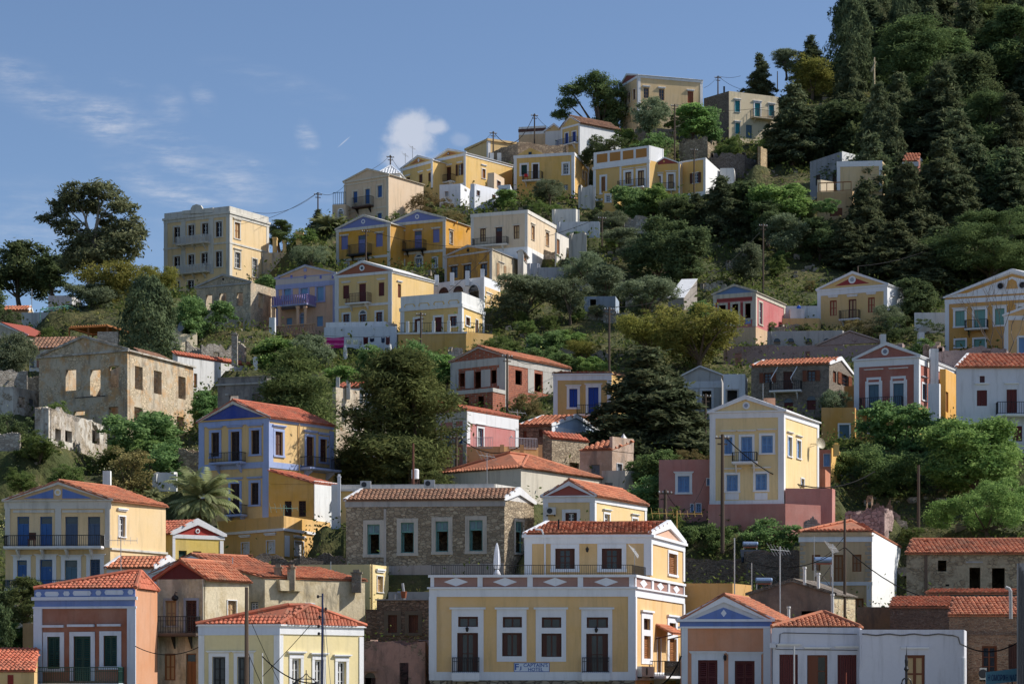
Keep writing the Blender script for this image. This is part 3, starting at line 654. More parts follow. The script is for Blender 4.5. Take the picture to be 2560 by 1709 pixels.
h=House('R22',(238,1300),(615,1300),(812,1322),1570,184,'side_wing','ochre lean-to house with a sloping red tiled roof and a white end wall','house',Y_OCH,th=6,ph=34)
h.shed(1.05,'l',TILE_R()); h.win('f',372,1440,430,1570,'sh','dkbrown',0); h.win('f',490,1438,550,1570,'sh','dkbrown',0)
mb=MB(); wbox(mb,h.W['s'],.02,h.W['s'].L,h.zb-2,h.zt+.3,.0,.06); h.part('end_wall',mb,plaster((230,230,226),.2,'lime')); h.ac('s',757,1440,815,1500); FIN(h)
h=House('R32',(-190,312),(365,268),(775,325),520,178,'flat_house','ochre flat-roofed house with white shutters and a white cornice below the blue trimmed house','house',plaster((216,172,92),.25))
h.parapet(.95); h.band('fs',268,290,d=.14); 
for q in ((14,390,76,520),(224,374,290,478)): h.win('f',*q,'sh','white',.06,.2,hgap=.35)
for q in ((455,380,528,500),(614,395,690,488)): h.win('s',*q,'sh','white',.06,.2,hgap=.2)
h.pil('s',372,330,410,505); h.pil('s',728,370,765,490); FIN(h)
# --- far left cream house with blue pediment
h=House('R31',(45,35),(920,40),(1382,92),830,165,'cream_house','cream two-storey house with a blue pediment and a long iron balcony at far left','house',Y_CREAM,th=4)
h.gable_f(490,-113,plaster((206,176,128),.3),TILE_O(),rake=.22,rmat=TRIM_OLD); W=h.W['f']
h.poly('f',[(200,20),(445,20),(445,-55)],BLUE_D,-.02,.03,'tympanum'); h.poly('f',[(520,20),(765,20),(522,-62)],BLUE_D,-.02,.03,'tympanum'); h.disc('f',483,-30,28,M_W(),.06,inner=Y_CREAM)
h.band('f',40,105,TRIM_OLD,.07,'frieze'); h.band('f',32,42,TRIM_OLD,.22); h.band('s',430,448,TRIM_OLD,.12,'string_course')
for x0,x1 in ((45,85),(462,512),(878,918)): h.pil('f',x0,105,x1,430,TRIM_OLD,.1)
h.pil('f',110,118,455,140,TRIM_OLD,.06,'lintel'); h.pil('f',520,118,862,138,TRIM_OLD,.06,'lintel')
for x0,x1,c in ((143,243,'blue'),(333,435,'blue'),(543,650,'dusty'),(732,835,'dusty')): h.win('f',x0,172,x1,425,'dr',c,0)
for x0,y0,x1,y1,c,s_ in ((143,535,225,690,'blue','dr'),(333,530,437,780,'blue','dr'),(541,535,645,780,'bluegrey','dr'),(752,528,835,690,'dusty','sh')): h.win('f',x0,y0,x1,y1,s_,c,.28,.1,hgap=.0)
h.win('s',992,172,1043,340,'gl','grey',.1,.2,'white',hgap=.3); h.balcony('f',60,332,872,440,1.0,brk=4); h.balcony('f',70,705,690,790,1.0,paint((40,70,90),.5,'blue_iron'),brk=2)
h.chimney('R21',893,1190,1390,62,plaster((228,228,224),.2,'lime'),d=176,cap=False); FIN(h)
# --- small yellow house with red pediment
h=House('R31',(1090,318),(1435,318),(1866,368),540,172,'yellow_house','small yellow house with a red pediment and white gable edges','house',plaster((226,196,96),.25),th=24,ph=56)
h.gable_s(1645,215,paint((168,56,46),.7,'red_wash',.15),TILE_R(),rake=.35); h.disc('s',1647,292,20,M_W(),.06,inner=paint((120,50,44),.8,'dark'))
h.band('s',318,350,d=.06,name='frieze'); h.pil('s',1437,350,1460,540); h.pil('s',1832,375,1862,540)
h.win('f',1292,450,1365,520,'sh','green',0); 
for q in ((1490,455,1558,520),(1608,460,1680,520),(1735,475,1798,530)): h.win('s',*q,'sh','green',0)
u=h.uz('f',1258,400)[0]; mb=MB(); mb.tube([h.W['f'].p(u,h.zb,.08),h.W['f'].p(u,h.zt,.08)],.05); h.part('drainpipe',mb,paint((120,96,60),.6,'pipe')); FIN(h)
# --- white-gabled house and low roofs before it
h=House('R31',(1270,655),(1962,640),(2420,700),830,158,'white_house','low white house with a broad white gable and orange tiled roof','house',plaster((226,226,228),.2,'lime'),th=12,ph=48)
h.gable_f(1600,500,None,TILE_O(),rake=.4); h.poly('f',[(1545,585),(1655,585),(1600,555)],paint((110,44,40),.8,'maroon_wash'),-.02,.04,'tympanum'); FIN(h)
h=House('R31',(890,605),(1290,600),(1500,610),780,162,'white_house','low white house with an orange pantile roof next to the cream house','house',plaster((224,222,216),.2,'lime'),th=5,ph=30)
h.gable_s(1400,522,tile=TILE_O(),rake=.3); FIN(h)
# --- old cream house with maroon pediment
h=House('R31',(1305,700),(1708,693),(2075,690),1640,142,'old_house','weathered cream house with a maroon pediment and a wide rusty iron balcony','house',oldplaster((214,200,170),(190,172,136),(190,176,150),.0),th=7,ph=34)
h.gable_f(1505,548,paint((96,42,40),.8,'maroon_wash'),TILE_O(),rake=.16,rmat=paint((168,74,52),.8,'tile_edge'))
h.win('f',1380,872,1470,1080,'pn','tan',.14,0,'beige',smat=GREYP); h.win('f',1550,870,1640,1140,'dd','brown',.14,0,smat=plaster((150,160,176),.3)); h.win('f',1370,1312,1463,1535,'pn','wood',.0,0,'beige'); h.win('f',1550,1312,1635,1600,'dr','wood',0)
h.win('s',1897,872,1970,1010,'pn','tan',.06,0,'beige'); h.balcony('f',1248,1005,1672,1165,1.1,slab=paint((92,80,72),.8,'rusty_slab'),brk=3,orn=True,brkmat=M_IRON())
u,z=h.uz('f',1475,840); mb=MB(); mb.lathe(h.W['f'].p(u,z-.25,.45),[(.02,.5),(.05,.35),(.2,.25),(.22,.1),(.1,0)],8); mb.tube([h.W['f'].p(u,z+.25,0),h.W['f'].p(u,z+.3,.45)],.02); h.part('wall_lamp',mb,M_IRON())
mb=MB(); mb.tube([h.W['f'].p(.15,h.zb-1,.1),h.W['f'].p(.15,h.zt,.1)],.05); mb.tube([h.W['f'].p(h.W['f'].L-.1,h.zb-1,.1),h.W['f'].p(h.W['f'].L-.1,h.zt,.1)],.05); h.part('drainpipe',mb,plaster((200,190,165),.3)); FIN(h)
h=House('R32',(-200,690),(207,690),(1042,768),1260,148,'long_house','long weathered cream building with twin chimneys and a patchy tiled roof','house',oldplaster((220,204,170),(196,176,136),(180,160,130),.0,'k'),th=12,ph=52)
h.shed(.85,'l',TILE_O()); h.win('s',547,900,612,960,'gl','beige',.08); h.win('f',90,882,152,955,'gl','grey',0)
for x in (318,428): h.chimney('R32',x,570,705,62,oldplaster((190,176,150),(170,150,126),(176,120,90),.3,'c'),d=149)
h.poly('s',[(305,700),(500,712),(500,795),(315,790)],h.wallmat,-.1,.35,'wall_bulge'); FIN(h)
# --- orange house with blue frieze
h=House('R31',(297,793),(1120,772),(1306,792),1700,137,'orange_house','rust orange house with a blue patterned frieze and three green shuttered doors','house',plaster((150,86,60),.22),th=9,ph=32,trim=plaster((200,208,222),.25,'tb'))
h.hip(1.05,TILE_R(),.1,(.86,.95),(.45,.5)); W=h.W['f']
mb=MB(); wbox(mb,h.W['s'],.02,h.W['s'].L,h.zb-3,h.zt,0,.05); h.part('side_render',mb,plaster((206,142,100),.22))
h.band('f',772,838,BLUE_D,.06,'frieze'); h.band('f',838,866,d=.2); h.band('f',866,918,BLUE_D,.05,'frieze'); h.band('f',918,936,d=.14)
for x0,x1 in ((300,350),(375,495),(530,585),(610,765),(800,848),(875,1035),(1068,1116)):
    a=(x1-x0)*.0+22; y0,y1=786-(x0+x1)/2*.026+26,0; yc=820-((x0+x1)/2-300)*.025; hh=20
    h.poly('f',[(x0,yc),(x0+a*.5,yc-hh),(x1-a*.5,yc-hh),(x1,yc),(x1-a*.5,yc+hh),(x0+a*.5,yc+hh)],h.trim,.02,.1,'frieze_panel')
h.corners(.42,936,1700,sides='f',d=.1)
for x0,y0,x1,y1,s_ in ((395,1172,500,1440,'sh'),(615,1168,757,1540,'dd'),(865,1163,977,1420,'sh')): h.win('f',x0,y0,x1,y1,s_,'green',.26,0)
for x0,y0,x1,y1 in ((347,1076,535,1096),(567,1070,790,1090),(817,1067,1010,1086)): h.pil('f',x0,y0,x1,y1,d=.2,name='lintel')
h.balcony('f',240,1425,1040,1580,1.1,paint((40,74,66),.5,'green_iron'),orn=True,bar=.11,brk=4); FIN(h)
h=House('R31',(-200,1490),(285,1470),(320,1500),1700,133,'low_house','low house with an orange tiled roof and red wall at the bottom left corner','house',Y_WARM,th=4,ph=20)
h.shed(1.3,'b',TILE_R()); h.pil('f',65,1490,112,1700,paint((140,50,40),.8,'red_wash'),.05); FIN(h)
h=House('R31',(190,1058),(300,1060),(330,1070),1300,146,'annex','plain sand coloured annex beside the rust orange house','house',plaster((206,166,112),.25),th=3,ph=20); FIN(h)
h=House('R31',(-60,960),(262,950),(300,960),1290,152,'garden_wall','whitewashed stone wall stub beneath the tree at lower left','wall',RUINW,th=3,ph=25); FIN(h)
# --- pale house with white bands
h=House('R32',(-338,1068),(325,1072),(1022,1128),1700,128,'pale_house','pale yellow house with wide white bands and a red hipped roof','house',plaster((226,210,150),.15),th=8,ph=44)
h.hip(1.05,TILE_R(),.12,(.85,.95),(.25,.4)); h.band('f',1072,1158,plaster((196,206,222),.15),.06,'frieze'); h.band('s',1078,1150,d=.06,name='frieze'); h.band('fs',1068,1082,d=.16); h.corners(.28,1160,1700)
for q in ((-231,1338,-121,1620),(-22,1338,84,1620)): h.win('f',*q,'gl','grey',.2,.1,'black',hgap=.02)
for q in ((432,1352,505,1620),(622,1364,692,1620),(813,1378,884,1620)): h.win('s',*q,'gl','white',.2,.14,'white',hgap=.05)
FIN(h)
# --- centre bottom
h=House('R32',(480,592),(1085,570),(1240,568),945,162,'yellow_block','plain yellow block house with one panelled shutter on its lit end','house',plaster((228,206,140),.2),th=6,ph=24)
h.win('s',1142,668,1190,802,'pn','beige',.06,.25,'tan',hgap=.2); h.win('f',850,668,918,760,'gl','white',.06); h.poly('f',[(560,628),(800,622),(800,632),(560,638)],TRIM_OLD,-.02,.1,'ledge')
mb=MB(); mb.tube([h.W['s'].p(.15,h.zb-1,.08),h.W['s'].p(.15,h.zt,.08)],.06); h.part('drainpipe',mb,plaster((224,200,140),.2)); h.chimney('R32',972,615,730,78,STONE_G,d=152); FIN(h)
h=House('R32',(1140,872),(1598,858),(1640,870),1240,150,'stone_house','brown rubble stone house with two rust red board shutters beside the hotel','house',STONE_D,th=4,ph=15)
for q in ((1235,992,1310,1140),(1408,992,1485,1140)):
    h.win('f',*q,'bd','board',.26,0,smat=paint((120,104,86),.9,'quoin')); 
h.band('f',858,868,GREYP,.1); FIN(h)
h=House('R32',(1046,945),(1142,945),(1150,950),1260,151,'garden_wall','narrow stone wall left of the brown stone house','wall',STONE_D,th=2,ph=20); FIN(h)
h=House('R32',(1030,1188),(1545,1198),(1590,1205),1720,139,'ruined_house','pink plastered ruin with black streaks and a small arched niche','ruin',RUINP,ruin=True,rag=.18,th=3,ph=12)
h.win('f',1330,1390,1405,1600,'op',sur=0); h.win('f',1040,1515,1130,1640,'op',sur=0,arch=True); h.pil('f',1020,1442,1150,1462,RUINP,.2,'ledge'); FIN(h)
# --- grey stone warehouse
h=House('R32',(885,78),(2205,32),(2450,62),620,165,'stone_house','long grey stone building with four mint green window frames','house',STONE_A,th=5,ph=30)
h.gable_s(2322,-45,plaster((216,212,206),.3),TILE_B(),rake=.45); h.band('f',32,85,plaster((176,168,160),.35),.07,'frieze')
for q in ((1062,237,1165,487),(1342,222,1450,475),(1632,212,1737,465),(1912,202,2023,460)): h.win('f',*q,'fr','mint',.3,0,smat=plaster((196,184,166),.4))
h.win('s',2296,215,2358,475,'fr','mint',.2,0,smat=plaster((196,184,166),.4)); h.pil('f',1200,110,1220,590,plaster((186,174,160),.4),.1,'drainpipe')
h.poly('f',[(1240,585),(2200,560),(2200,800),(1240,820)],plaster((172,156,144),.5),-.02,.12,'render_skirt'); FIN(h)
h=House('R32',(115,490),(500,495),(885,500),620,172,'garden_wall','low dark rubble wall before the ochre flat-roofed house','wall',STONE_B,ruin=True,rag=.25,th=4,ph=75); FIN(h)
# ------------------------------------------------------------------ hotel
def text_mesh(txt,size):
    cu=bpy.data.curves.new('t','FONT'); cu.body=txt; cu.size=size; cu.extrude=.012; cu.resolution_u=3; cu.offset=size*.012
    o=bpy.data.objects.new('t',cu); COL.objects.link(o); bpy.context.view_layer.update()
    me=bpy.data.meshes.new_from_object(o.evaluated_get(bpy.context.evaluated_depsgraph_get())); bpy.data.objects.remove(o); bpy.data.curves.remove(cu); return me
def sign_text(name,W,o,parent,txt,u0,u1,z0,z1,d,mat):
    me=text_mesh(txt,1.0); xs=[v.co.x for v in me.vertices]; ys=[v.co.y for v in me.vertices]
    a,b,c,e=min(xs),max(xs),min(ys),max(ys); cs=[]
    for v in me.vertices:
        u=u0+(v.co.x-a)/(b-a)*(u1-u0); z=z0+(v.co.y-c)/(e-c)*(z1-z0); v.co=W.p(u,z,d+v.co.z)-o
    me.materials.clear(); me.materials.append(mat); ob=bpy.data.objects.new(name,me); COL.objects.link(ob); ob.parent=parent; return ob
HY_=plaster((222,184,118),.2,'hotel')
DIA=plaster((156,112,98),.15)
h=House('R33',(-412,657),(1285,655),(1697,745),1580,138,'hotel','large yellow waterfront hotel with diamond panelled parapet and four white framed bays','hotel',HY_,th=2.5,ph=17)
HOT=h; PAR=plaster((222,224,228),.14,'hw'); h.trim=PAR
def zpar(y): return h.zB(y)
h.band('fs',655,676,d=.14); h.band('fs',757,772,d=.2); h.band('fs',772,838,d=.08,name='frieze'); h.band('fs',676,757,DIA,.02,'parapet_panel')
for x0,x1 in ((-412,-382),(-20,22),(395,440),(815,860),(1243,1285)): h.pil('f',x0,676,x1,757,d=.09)
for x0,x1 in ((-379,-21),(22,395),(440,813),(862,1242)):
    c=(x0+x1)/2; h.diamond('f',c-101,680,c+101,752)
W=h.W['s']; L=W.L; zt,zbm=h.zB(676),h.zB(757); zm=(zt+zbm)/2; hh=(zt-zbm)*.44
us=[0,.335,.665,1]
for f in us:
    mb=MB(); wbox(mb,W,max(.02,f*L-.25),min(L,f*L+.25),zbm,zt,-.02,.09); h.part('pilaster',mb,PAR)
for a,b in zip(us,us[1:]):
    m=(a+b)/2*L; mb=MB(); wpoly(mb,W,[(m-.9,zm),(m,zm-hh),(m+.9,zm),(m,zm+hh)],-.01,.06); h.part('diamond_ornament',mb,PAR)
h.corners(.36,838,1480,d=.1); h.band('fs',1465,1535,d=.09,name='plinth')
h.band('f',1535,1610,stone((170,160,140),(130,120,104),(90,84,74),2.0),.04,'stone_base')
def ring(w,x0,y0,x1,y1,holes,mat,d=.05):
    """flat surround with rectangular openings"""
    W=h.W[w]; u0,u1,z0,z1=h.rect(w,x0,y0,x1,y1); hs=[h.rect(w,*q) for q in holes]; mb=MB()
    zs=sorted({z0,z1}|{q[2] for q in hs}|{q[3] for q in hs})
    for a,b in zip(zs,zs[1:]):
        m=(a+b)/2; q=[k for k in hs if k[2]<m<k[3]]
        if q: wbox(mb,W,u0,q[0][0],a,b,-.02,d); wbox(mb,W,q[0][1],u1,a,b,-.02,d)
        else: wbox(mb,W,u0,u1,a,b,-.02,d)
    o=h.part('bay_surround',mb,mat); mb=MB(); wbox(mb,W,u0-.12,u1+.12,z1,z1+.12,-.02,.16); h.part('lintel',mb,mat,o)
for x0,x1,tr,lo,door in ((-236,30,(-182,1005,-16,1090),(-190,1140,-16,1475),1),(140,388,(190,1007,350,1095),(185,1140,350,1335),0),(465,718,(515,1010,678,1097),(513,1145,680,1340),0),(845,1103,(890,1010,1068,1098),(886,1147,1068,1485),1)):
    ring('f',x0,945,x1,1465 if door else 1380,[tr,lo],PAR); h.win('f',*tr,'gl','brown',0,0,'brown',nm=0)
    if door: h.win('f',*lo,'wb','brown',0,0,'brown',name='door',nm=1)
    else: h.win('f',*lo,'wb','brown',0,0,'brown',nm=0)
for x0,x1 in ((-232,0),(848,1082)): h.balcony('f',x0,1345,x1,1535,.55,st=.45,brk=0,bar=.12,orn=True)
for x,y in ((-105,1112),(970,1118),(895,450)):
    u,z=h.uz('f',x,y); W=h.W['f']; d0=0; mb=MB(); p=W.p(u,z-.2,.3); mb.lathe(p,[(.03,.05),(.08,.1),(.11,.27),(.04,.33),(.02,.4)],8); mb.tube([W.p(u,z+.22,0),W.p(u,z+.2,.3)],.02)
    if y>1000: h.part('wall_lamp',mb,M_IRON())
# sign board
u0,u1,z0,z1=h.rect('f',283,1388,580,1465); W=h.W['f']; mb=MB(); wbox(mb,W,u0,u1,z0,z1,.0,.05)
SG=mkobj('sign_board',mb,paint((206,214,224),.4,'sign_white',.08),None,W.p((u0+u1)/2,z0,.02)); tag(SG,"white hotel name board with blue CAPTAIN'S HOTEL lettering on the hotel front",'sign')
SB=paint((22,76,152),.5,'sign_blue',.05); so=SG.location.copy(); du=u1-u0; dz=z1-z0
sign_text('lettering',W,so,SG,"CAPTAIN'S",u0+du*.27,u0+du*.95,z0+dz*.53,z0+dz*.93,.05,SB); sign_text('lettering',W,so,SG,"HOTEL",u0+du*.40,u0+du*.82,z0+dz*.08,z0+dz*.46,.05,SB)
sign_text('emblem',W,so,SG,"F",u0+du*.03,u0+du*.14,z0+dz*.2,z0+dz*.88,.05,SB); sign_text('emblem',W,so,SG,"J",u0+du*.15,u0+du*.21,z0+dz*.17,z0+dz*.6,.055,SB)
mb=MB()
for a in ((u0,u1,z0,z0+.03),(u0,u1,z1-.03,z1),(u0,u0+.03,z0+.03,z1-.03),(u1-.03,u1,z0+.03,z1-.03)): wbox(mb,W,*a,.05,.06)
mkobj('frame',mb,SB,SG,so)
# hotel side
ring('s',1343,970,1435,1400,[(1360,1022,1415,1115),(1362,1165,1418,1355)],PAR); h.win('s',1360,1022,1415,1115,'gl','brown',0,0,'brown',nm=0); h.win('s',1362,1165,1418,1355,'sh','wood',0)
ring('s',1560,1008,1645,1420,[(1575,1058,1628,1130),(1575,1190,1635,1385)],PAR); h.win('s',1575,1058,1628,1130,'gl','brown',0,0,'brown',nm=0); h.win('s',1575,1190,1635,1385,'sh','wood',0)
h.win('s',1476,1180,1506,1505,'dd','brown',.05); h.balcony('s',1412,1378,1672,1520,1.0,brk=2)
W=h.W['s']; u0,u1,z0,z1=h.rect('s',1462,1100,1545,1150); mb=MB(); a=W.p(u0,z1+.1,.02); b=W.p(u1+.6,z1+.1,.02); c=W.p(u1+.6,z1-.45,1.1); d=W.p(u0,z1-.45,1.1); mb.prism([a,b,c,d],Vector((0,0,.06))); tiles(mb,d+Vector((0,0,.07)),c+Vector((0,0,.07)),b+Vector((0,0,.07)),a+Vector((0,0,.07)),.25,.34); o=h.part('door_canopy',mb,TILE_O())
mb=MB(); mb.tube([W.p(u0+.05,z1-.7,.02),d],.04,4); mb.tube([W.p(u1+.5,z1-.7,.02),c],.04,4); h.part('canopy_strut',mb,pc('brown'),o)
h.ac('s',1300,1420,1405,1505); h.hasroof=False; FIN(h)
# terrace railing on the parapet
mb=MB(); z=h.zt; rl=h.W['f']; railing(mb,[rl.p(.05,z,-.12),rl.p(rl.L-.12,z,-.12),W.p(3.4,z,-.12)],.6,.13,.02,.035); h.part('terrace_railing',mb,M_IRON())
up=House('R33',(380,330),(1420,322),(1700,388),657,142.8,'hotel','','hotel',HY_,th=3,ph=17,parent=HOT,trim=PAR,skirt=.3); U=up
up.gable_s(1572,234,plaster((210,170,140),.15),TILE_O(),rake=.42); up.band('fs',322,345,d=.22); up.band('fs',345,396,d=.08,name='frieze'); up.corners(.4,396,660,d=.07)
up.win('f',628,438,790,608,'wb','brown',.28,0,'brown',nm=2); up.win('f',1016,437,1182,608,'wb','brown',.28,0,'brown',nm=2); up.win('s',1570,482,1640,655,'sh','wood',.2)
u,z=up.uz('f',895,450); mb=MB(); p=up.W['f'].p(u,z-.2,.3); mb.lathe(p,[(.03,.05),(.08,.1),(.11,.27),(.04,.33),(.02,.4)],8); up.part('wall_lamp',mb,M_IRON())
u,_=up.uz('f',542,450); mb=MB(); mb.tube([up.W['f'].p(u,up.zb,.12),up.W['f'].p(u,up.zt-.2,.12),up.W['f'].p(u-.2,up.zt+.3,.3),up.W['f'].p(u-.6,up.zt+.35,.2)],.06); up.part('drainpipe',mb,PAR)
for x,t_ in ((655,195),(978,280)): up.chimney('R33',x,t_,325,14,M_IRON(),d=144,cap=False,name='flue')
FIN(up)
# folded parasol on the terrace
p=at('R32',2143,655,140); q=at('R32',2143,390,140); hh=q.z-p.z; t=thing('parasol','folded white parasol standing on the hotel terrace','parasol',p)
mb=MB(); mb.lathe(p,[(.03,0),(.03,hh)],6); mkobj('pole',mb,M_W(),t,p)
mb=MB(); n=16; prof=[(.17,hh*.18),(.23,hh*.3),(.22,hh*.5),(.16,hh*.75),(.07,hh*.95),(.02,hh)]; b=len(mb.v)
for r_,z in prof:
    for k in range(n): a=2*math.pi*k/n; rr=r_*(1 if k%2 else .72); mb.v.append(p+Vector((rr*math.cos(a),rr*math.sin(a),z)))
for i in range(len(prof)-1):
    for k in range(n): j=(k+1)%n; mb.f.append((b+i*n+k,b+i*n+j,b+(i+1)*n+j,b+(i+1)*n+k))
mkobj('canopy',mb,plaster((232,232,236),.1,'cloth'),t,p); mb=MB(); mb.lathe(p+Vector((0,0,-.2)),[(.2,0),(.22,.22),(.14,.42),(.1,.5)],10); mkobj('base_wrap',mb,plaster((226,226,230),.1,'cloth'),t,p)
# --- behind the hotel
h=House('R33',(532,18),(952,2),(1385,78),300,166,'yellow_house','yellow house with a terracotta pediment just above the hotel roof','house',plaster((228,198,134),.14),th=8)
h.gable_f(742,-120,paint((156,84,72),.75,'terracotta_wash',.15),TILE_O(),rake=.4); h.band('fs',2,52,d=.07,name='frieze'); h.band('fs',-4,8,d=.2); h.corners(.32,52,300)
h.win('f',712,140,808,262,'wb','brown',.24); h.win('s',1035,152,1080,245,'gl','white',.14,.1); h.win('s',1270,190,1312,245,'gl','white',.14,.1); h.ac('f',553,97,635,158); FIN(h)
h=House('R33',(1560,720),(2105,728),(2270,895),1000,152,'ochre_wall_house','blank ochre rendered building tucked behind the hotel','house',plaster((206,160,84),.2),th=-2,ph=28); FIN(h)
h=House('R22',(1680,1215),(2343,1168),(3020,1262),1420,190,'hip_roof_house','long cream house with a broad orange hipped roof and no openings','house',plaster((206,196,176),.35))
h.hip(1.65,TILE_O(),.2,(.62,.62),(.22,.45)); FIN(h)
h=House('R22',(840,1350),(2120,1335),(2340,1350),1480,176,'flat_house','low yellow flat-roofed building with a corrugated edge behind the grey stone building','house',plaster((214,180,104),.3),th=4,ph=30)
h.band('f',1335,1352,plaster((216,212,204),.35),.2); h.win('f',1010,1388,1100,1440,'op',sur=0); h.win('f',1350,1375,1530,1440,'op',sur=0)
for x0,x1 in ((1285,1300),(1530,1560),(1745,1785)): h.pil('f',x0,1350,x1,1460,plaster((222,218,208),.3),.12)
h.parapet(.35,plaster((214,210,200),.35)); FIN(h)
h=House('R22',(762,1300),(842,1300),(880,1310),1640,177,'chimney_stack','tall white chimney wall beside the ochre lean-to','wall',plaster((222,222,218),.25,'lime'),th=4,ph=20); h.chimney('R22',826,1215,1500,26,d=176); FIN(h)
# --- pine-hidden houses
h=House('R22',(770,500),(800,492),(1040,590),1200,212,'ruined_house','tall cream weathered wall with merlon posts on its top between the two pines','house',oldplaster((214,200,176),(196,176,150),(186,150,120),.05,'m'),th=20,ph=38)
h.win('s',948,672,1000,848,'bd','dkbrown',.08)
for x,t_,b in ((816,410,520),(903,435,540),(1012,460,580)): h.chimney('R22',x,t_,b,30,plaster((206,200,190),.4),d=213,cap=False,name='merlon')
FIN(h)
h=House('R22',(800,500),(1150,500),(1210,510),700,232,'house','red roofed house glimpsed between the two pines','house',STUCCO_W,th=5,ph=20); h.shed(.95,'b',TILE_R()); FIN(h)
h=House('R22',(1035,650),(1205,655),(1230,660),1200,216,'house','cream house with wood window partly hidden by the big pine','house',plaster((232,220,190),.2),th=3,ph=20); h.win('f',1057,740,1112,790,'bd','wood',.1); h.band('f',648,720,d=.1); h.win('f',1060,1010,1110,1100,'bd','wood',.1); FIN(h)
h=House('R22',(780,1080),(1240,1090),(1260,1100),1330,205,'house','yellow house with a barred brown window low behind the pines','house',plaster((212,176,106),.3),th=3,ph=20); h.win('f',1130,1245,1195,1325,'gl','wood',.05,0,'wood'); FIN(h)
# --- pink house
h=House('R22',(1640,715),(1892,690),(2318,760),1230,206,'pink_house','pink house with a red roof and white top band beside the big pine','house',PINK)
h.shed(.95,'l',TILE_R()); h.band('s',692,788,d=.05,name='frieze'); h.band('f',690,770,TRIM_OLD,.05,'frieze'); h.corners(.45,770,960)
h.win('s',1982,835,2028,1035,'gl','blue',.16,.1); h.win('f',1712,870,1760,1010,'sh','blue',.1); h.win('f',1818,827,1857,965,'sh','blue',.1); h.win('f',1770,1100,1800,1190,'sh','blue',.05); h.balcony('f',1690,940,1790,1020,.8)
for x0,x1 in ((1690,1702),(1775,1800),(1860,1890)): h.pil('f',x0,780,x1,1190,TRIM_OLD,.04)
h.disc('s',2262,902,8,M_W(),.05,inner=M_IRON()); FIN(h)
h=House('R22',(1893,1000),(2200,985),(2520,1020),1120,200,'terrace_wall','sand yellow terrace wall with a white railing before the pink house','wall',plaster((212,172,108),.25),th=4,ph=70)
mb=MB(); W=h.W['f']; railing(mb,[W.p(.6,h.zt-.2,.02),W.p(W.L-1,h.zt-.2,.02)],1.0,.14,.025); W=h.W['s']; railing(mb,[W.p(.5,h.zt-.2,.02),W.p(W.L-.5,h.zt-.2,.02)],1.0,.14,.025); h.part('railing',mb,paint((190,190,196),.5,'rail_white'))
for x in (2185,2350,2505):
    h.chimney('R22',x,972,1060,34,plaster((222,186,120),.2),d=200,cap=False,name='pier')
FIN(h)
# --- unfinished brick house
BR=brick()
h=House('R22',(1760,285),(2212,235),(2751,340),660,245,'unfinished_house','unfinished brick and concrete house with empty windows and an orange roof','house',BR,trim=plaster((186,180,170),.4))
h.gable_f(1990,158,BR,TILE_O(),rake=.18); h.band('fs',238,300,d=.05,name='concrete_beam'); h.corners(.8,300,720,sides='f'); h.corners(.5,300,720,sides='s')
for q in ((1828,375,1873,487),(1955,362,2008,500),(2092,350,2137,460)): h.win('f',*q,'op',sur=0)
for q in ((2296,352,2351,472),(2458,380,2519,530)): h.win('s',*q,'op',sur=0)
for a,b,c,d in ((1775,340,1822,500),(1880,355,1950,500),(2012,345,2088,490),(2145,330,2170,480)): h.pil('f',a,b,c,d,h.trim,.03,'block_infill')
h.pil('s',2525,330,2740,560,plaster((178,174,164),.45),.03,'block_infill'); h.pil('s',2400,330,2452,540,plaster((178,174,164),.45),.03,'block_infill'); FIN(h)
h=House('R22',(1735,530),(2108,497),(2212,520),690,240,'brick_annex','low bare brick annex with a concrete top in front of the unfinished house','house',BR,trim=plaster((186,180,170),.4))
h.band('fs',497,530,d=.08,name='concrete_beam'); h.win('f',1868,575,1908,640,'op',sur=0); h.win('f',1985,567,2033,660,'op',sur=0); FIN(h)
# --- cobalt shutter house
h=House('R23',(615,380),(1092,385),(1250,420),800,226,'yellow_house','mustard yellow house with cobalt blue shutters half hidden by the dark tree','house',plaster((208,168,92),.2),th=4,ph=20)
h.band('f',385,432,d=.07,name='frieze'); h.band('f',378,388,d=.18); h.parapet(.5*.6); h.corners(.38,432,800,sides='f')
h.win('f',745,505,812,660,'sh','cobalt',.25,.12,hgap=.0); h.win('f',903,493,988,717,'dd','cobalt',.25,.12,hgap=.0); h.balcony('f',807,645,995,735,.9)
for x0,x1 in ((655,752),(805,905),(935,1035)): h.pil('f',x0,360,x1,376,paint((150,66,48),.8,'red_panel'),.04,'parapet_panel')
h.shed(.4,'b',TILE_B()); FIN(h)
# --- white and stone house with light blue gable
h=House('R23',(323,836),(596,812),(1062,905),1060,216,'stone_house','stone house with an orange roof and a white side with pale blue gable','house',STONE_D,th=12)
h.gable_s(795,738,plaster((176,198,222),.15),TILE_O(),rake=.15); mb=MB(); wbox(mb,h.W['s'],.02,h.W['s'].L,h.zb-2,h.zt,0,.04); h.part('side_render',mb,plaster((226,228,232),.2,'lime'))
for q in ((358,857,388,920),(490,845,523,905)): h.win('f',*q,'bd','board',0)
for q in ((703,880,732,940),(803,895,823,955),(850,890,877,953),(937,903,968,950)): h.win('s',*q,'bd','board',0)
FIN(h)
h=House('R23',(525,925),(600,925),(905,1010),1210,208,'stone_shed','stone shed with a thin sloping red roof below the white gabled house','shed',STONE_A,th=15,ph=48)
h.shed(.6,'l',TILE_R()); h.win('s',745,1120,825,1180,'op',sur=0); FIN(h)
h=House('R23',(832,1040),(1102,1020),(1280,1040),1250,205,'cottage','small pinkish cottage with an orange roof and a pointed white chimney','house',oldplaster((206,180,160),(190,160,136),(180,160,136),.0,'q'),th=9,ph=42)
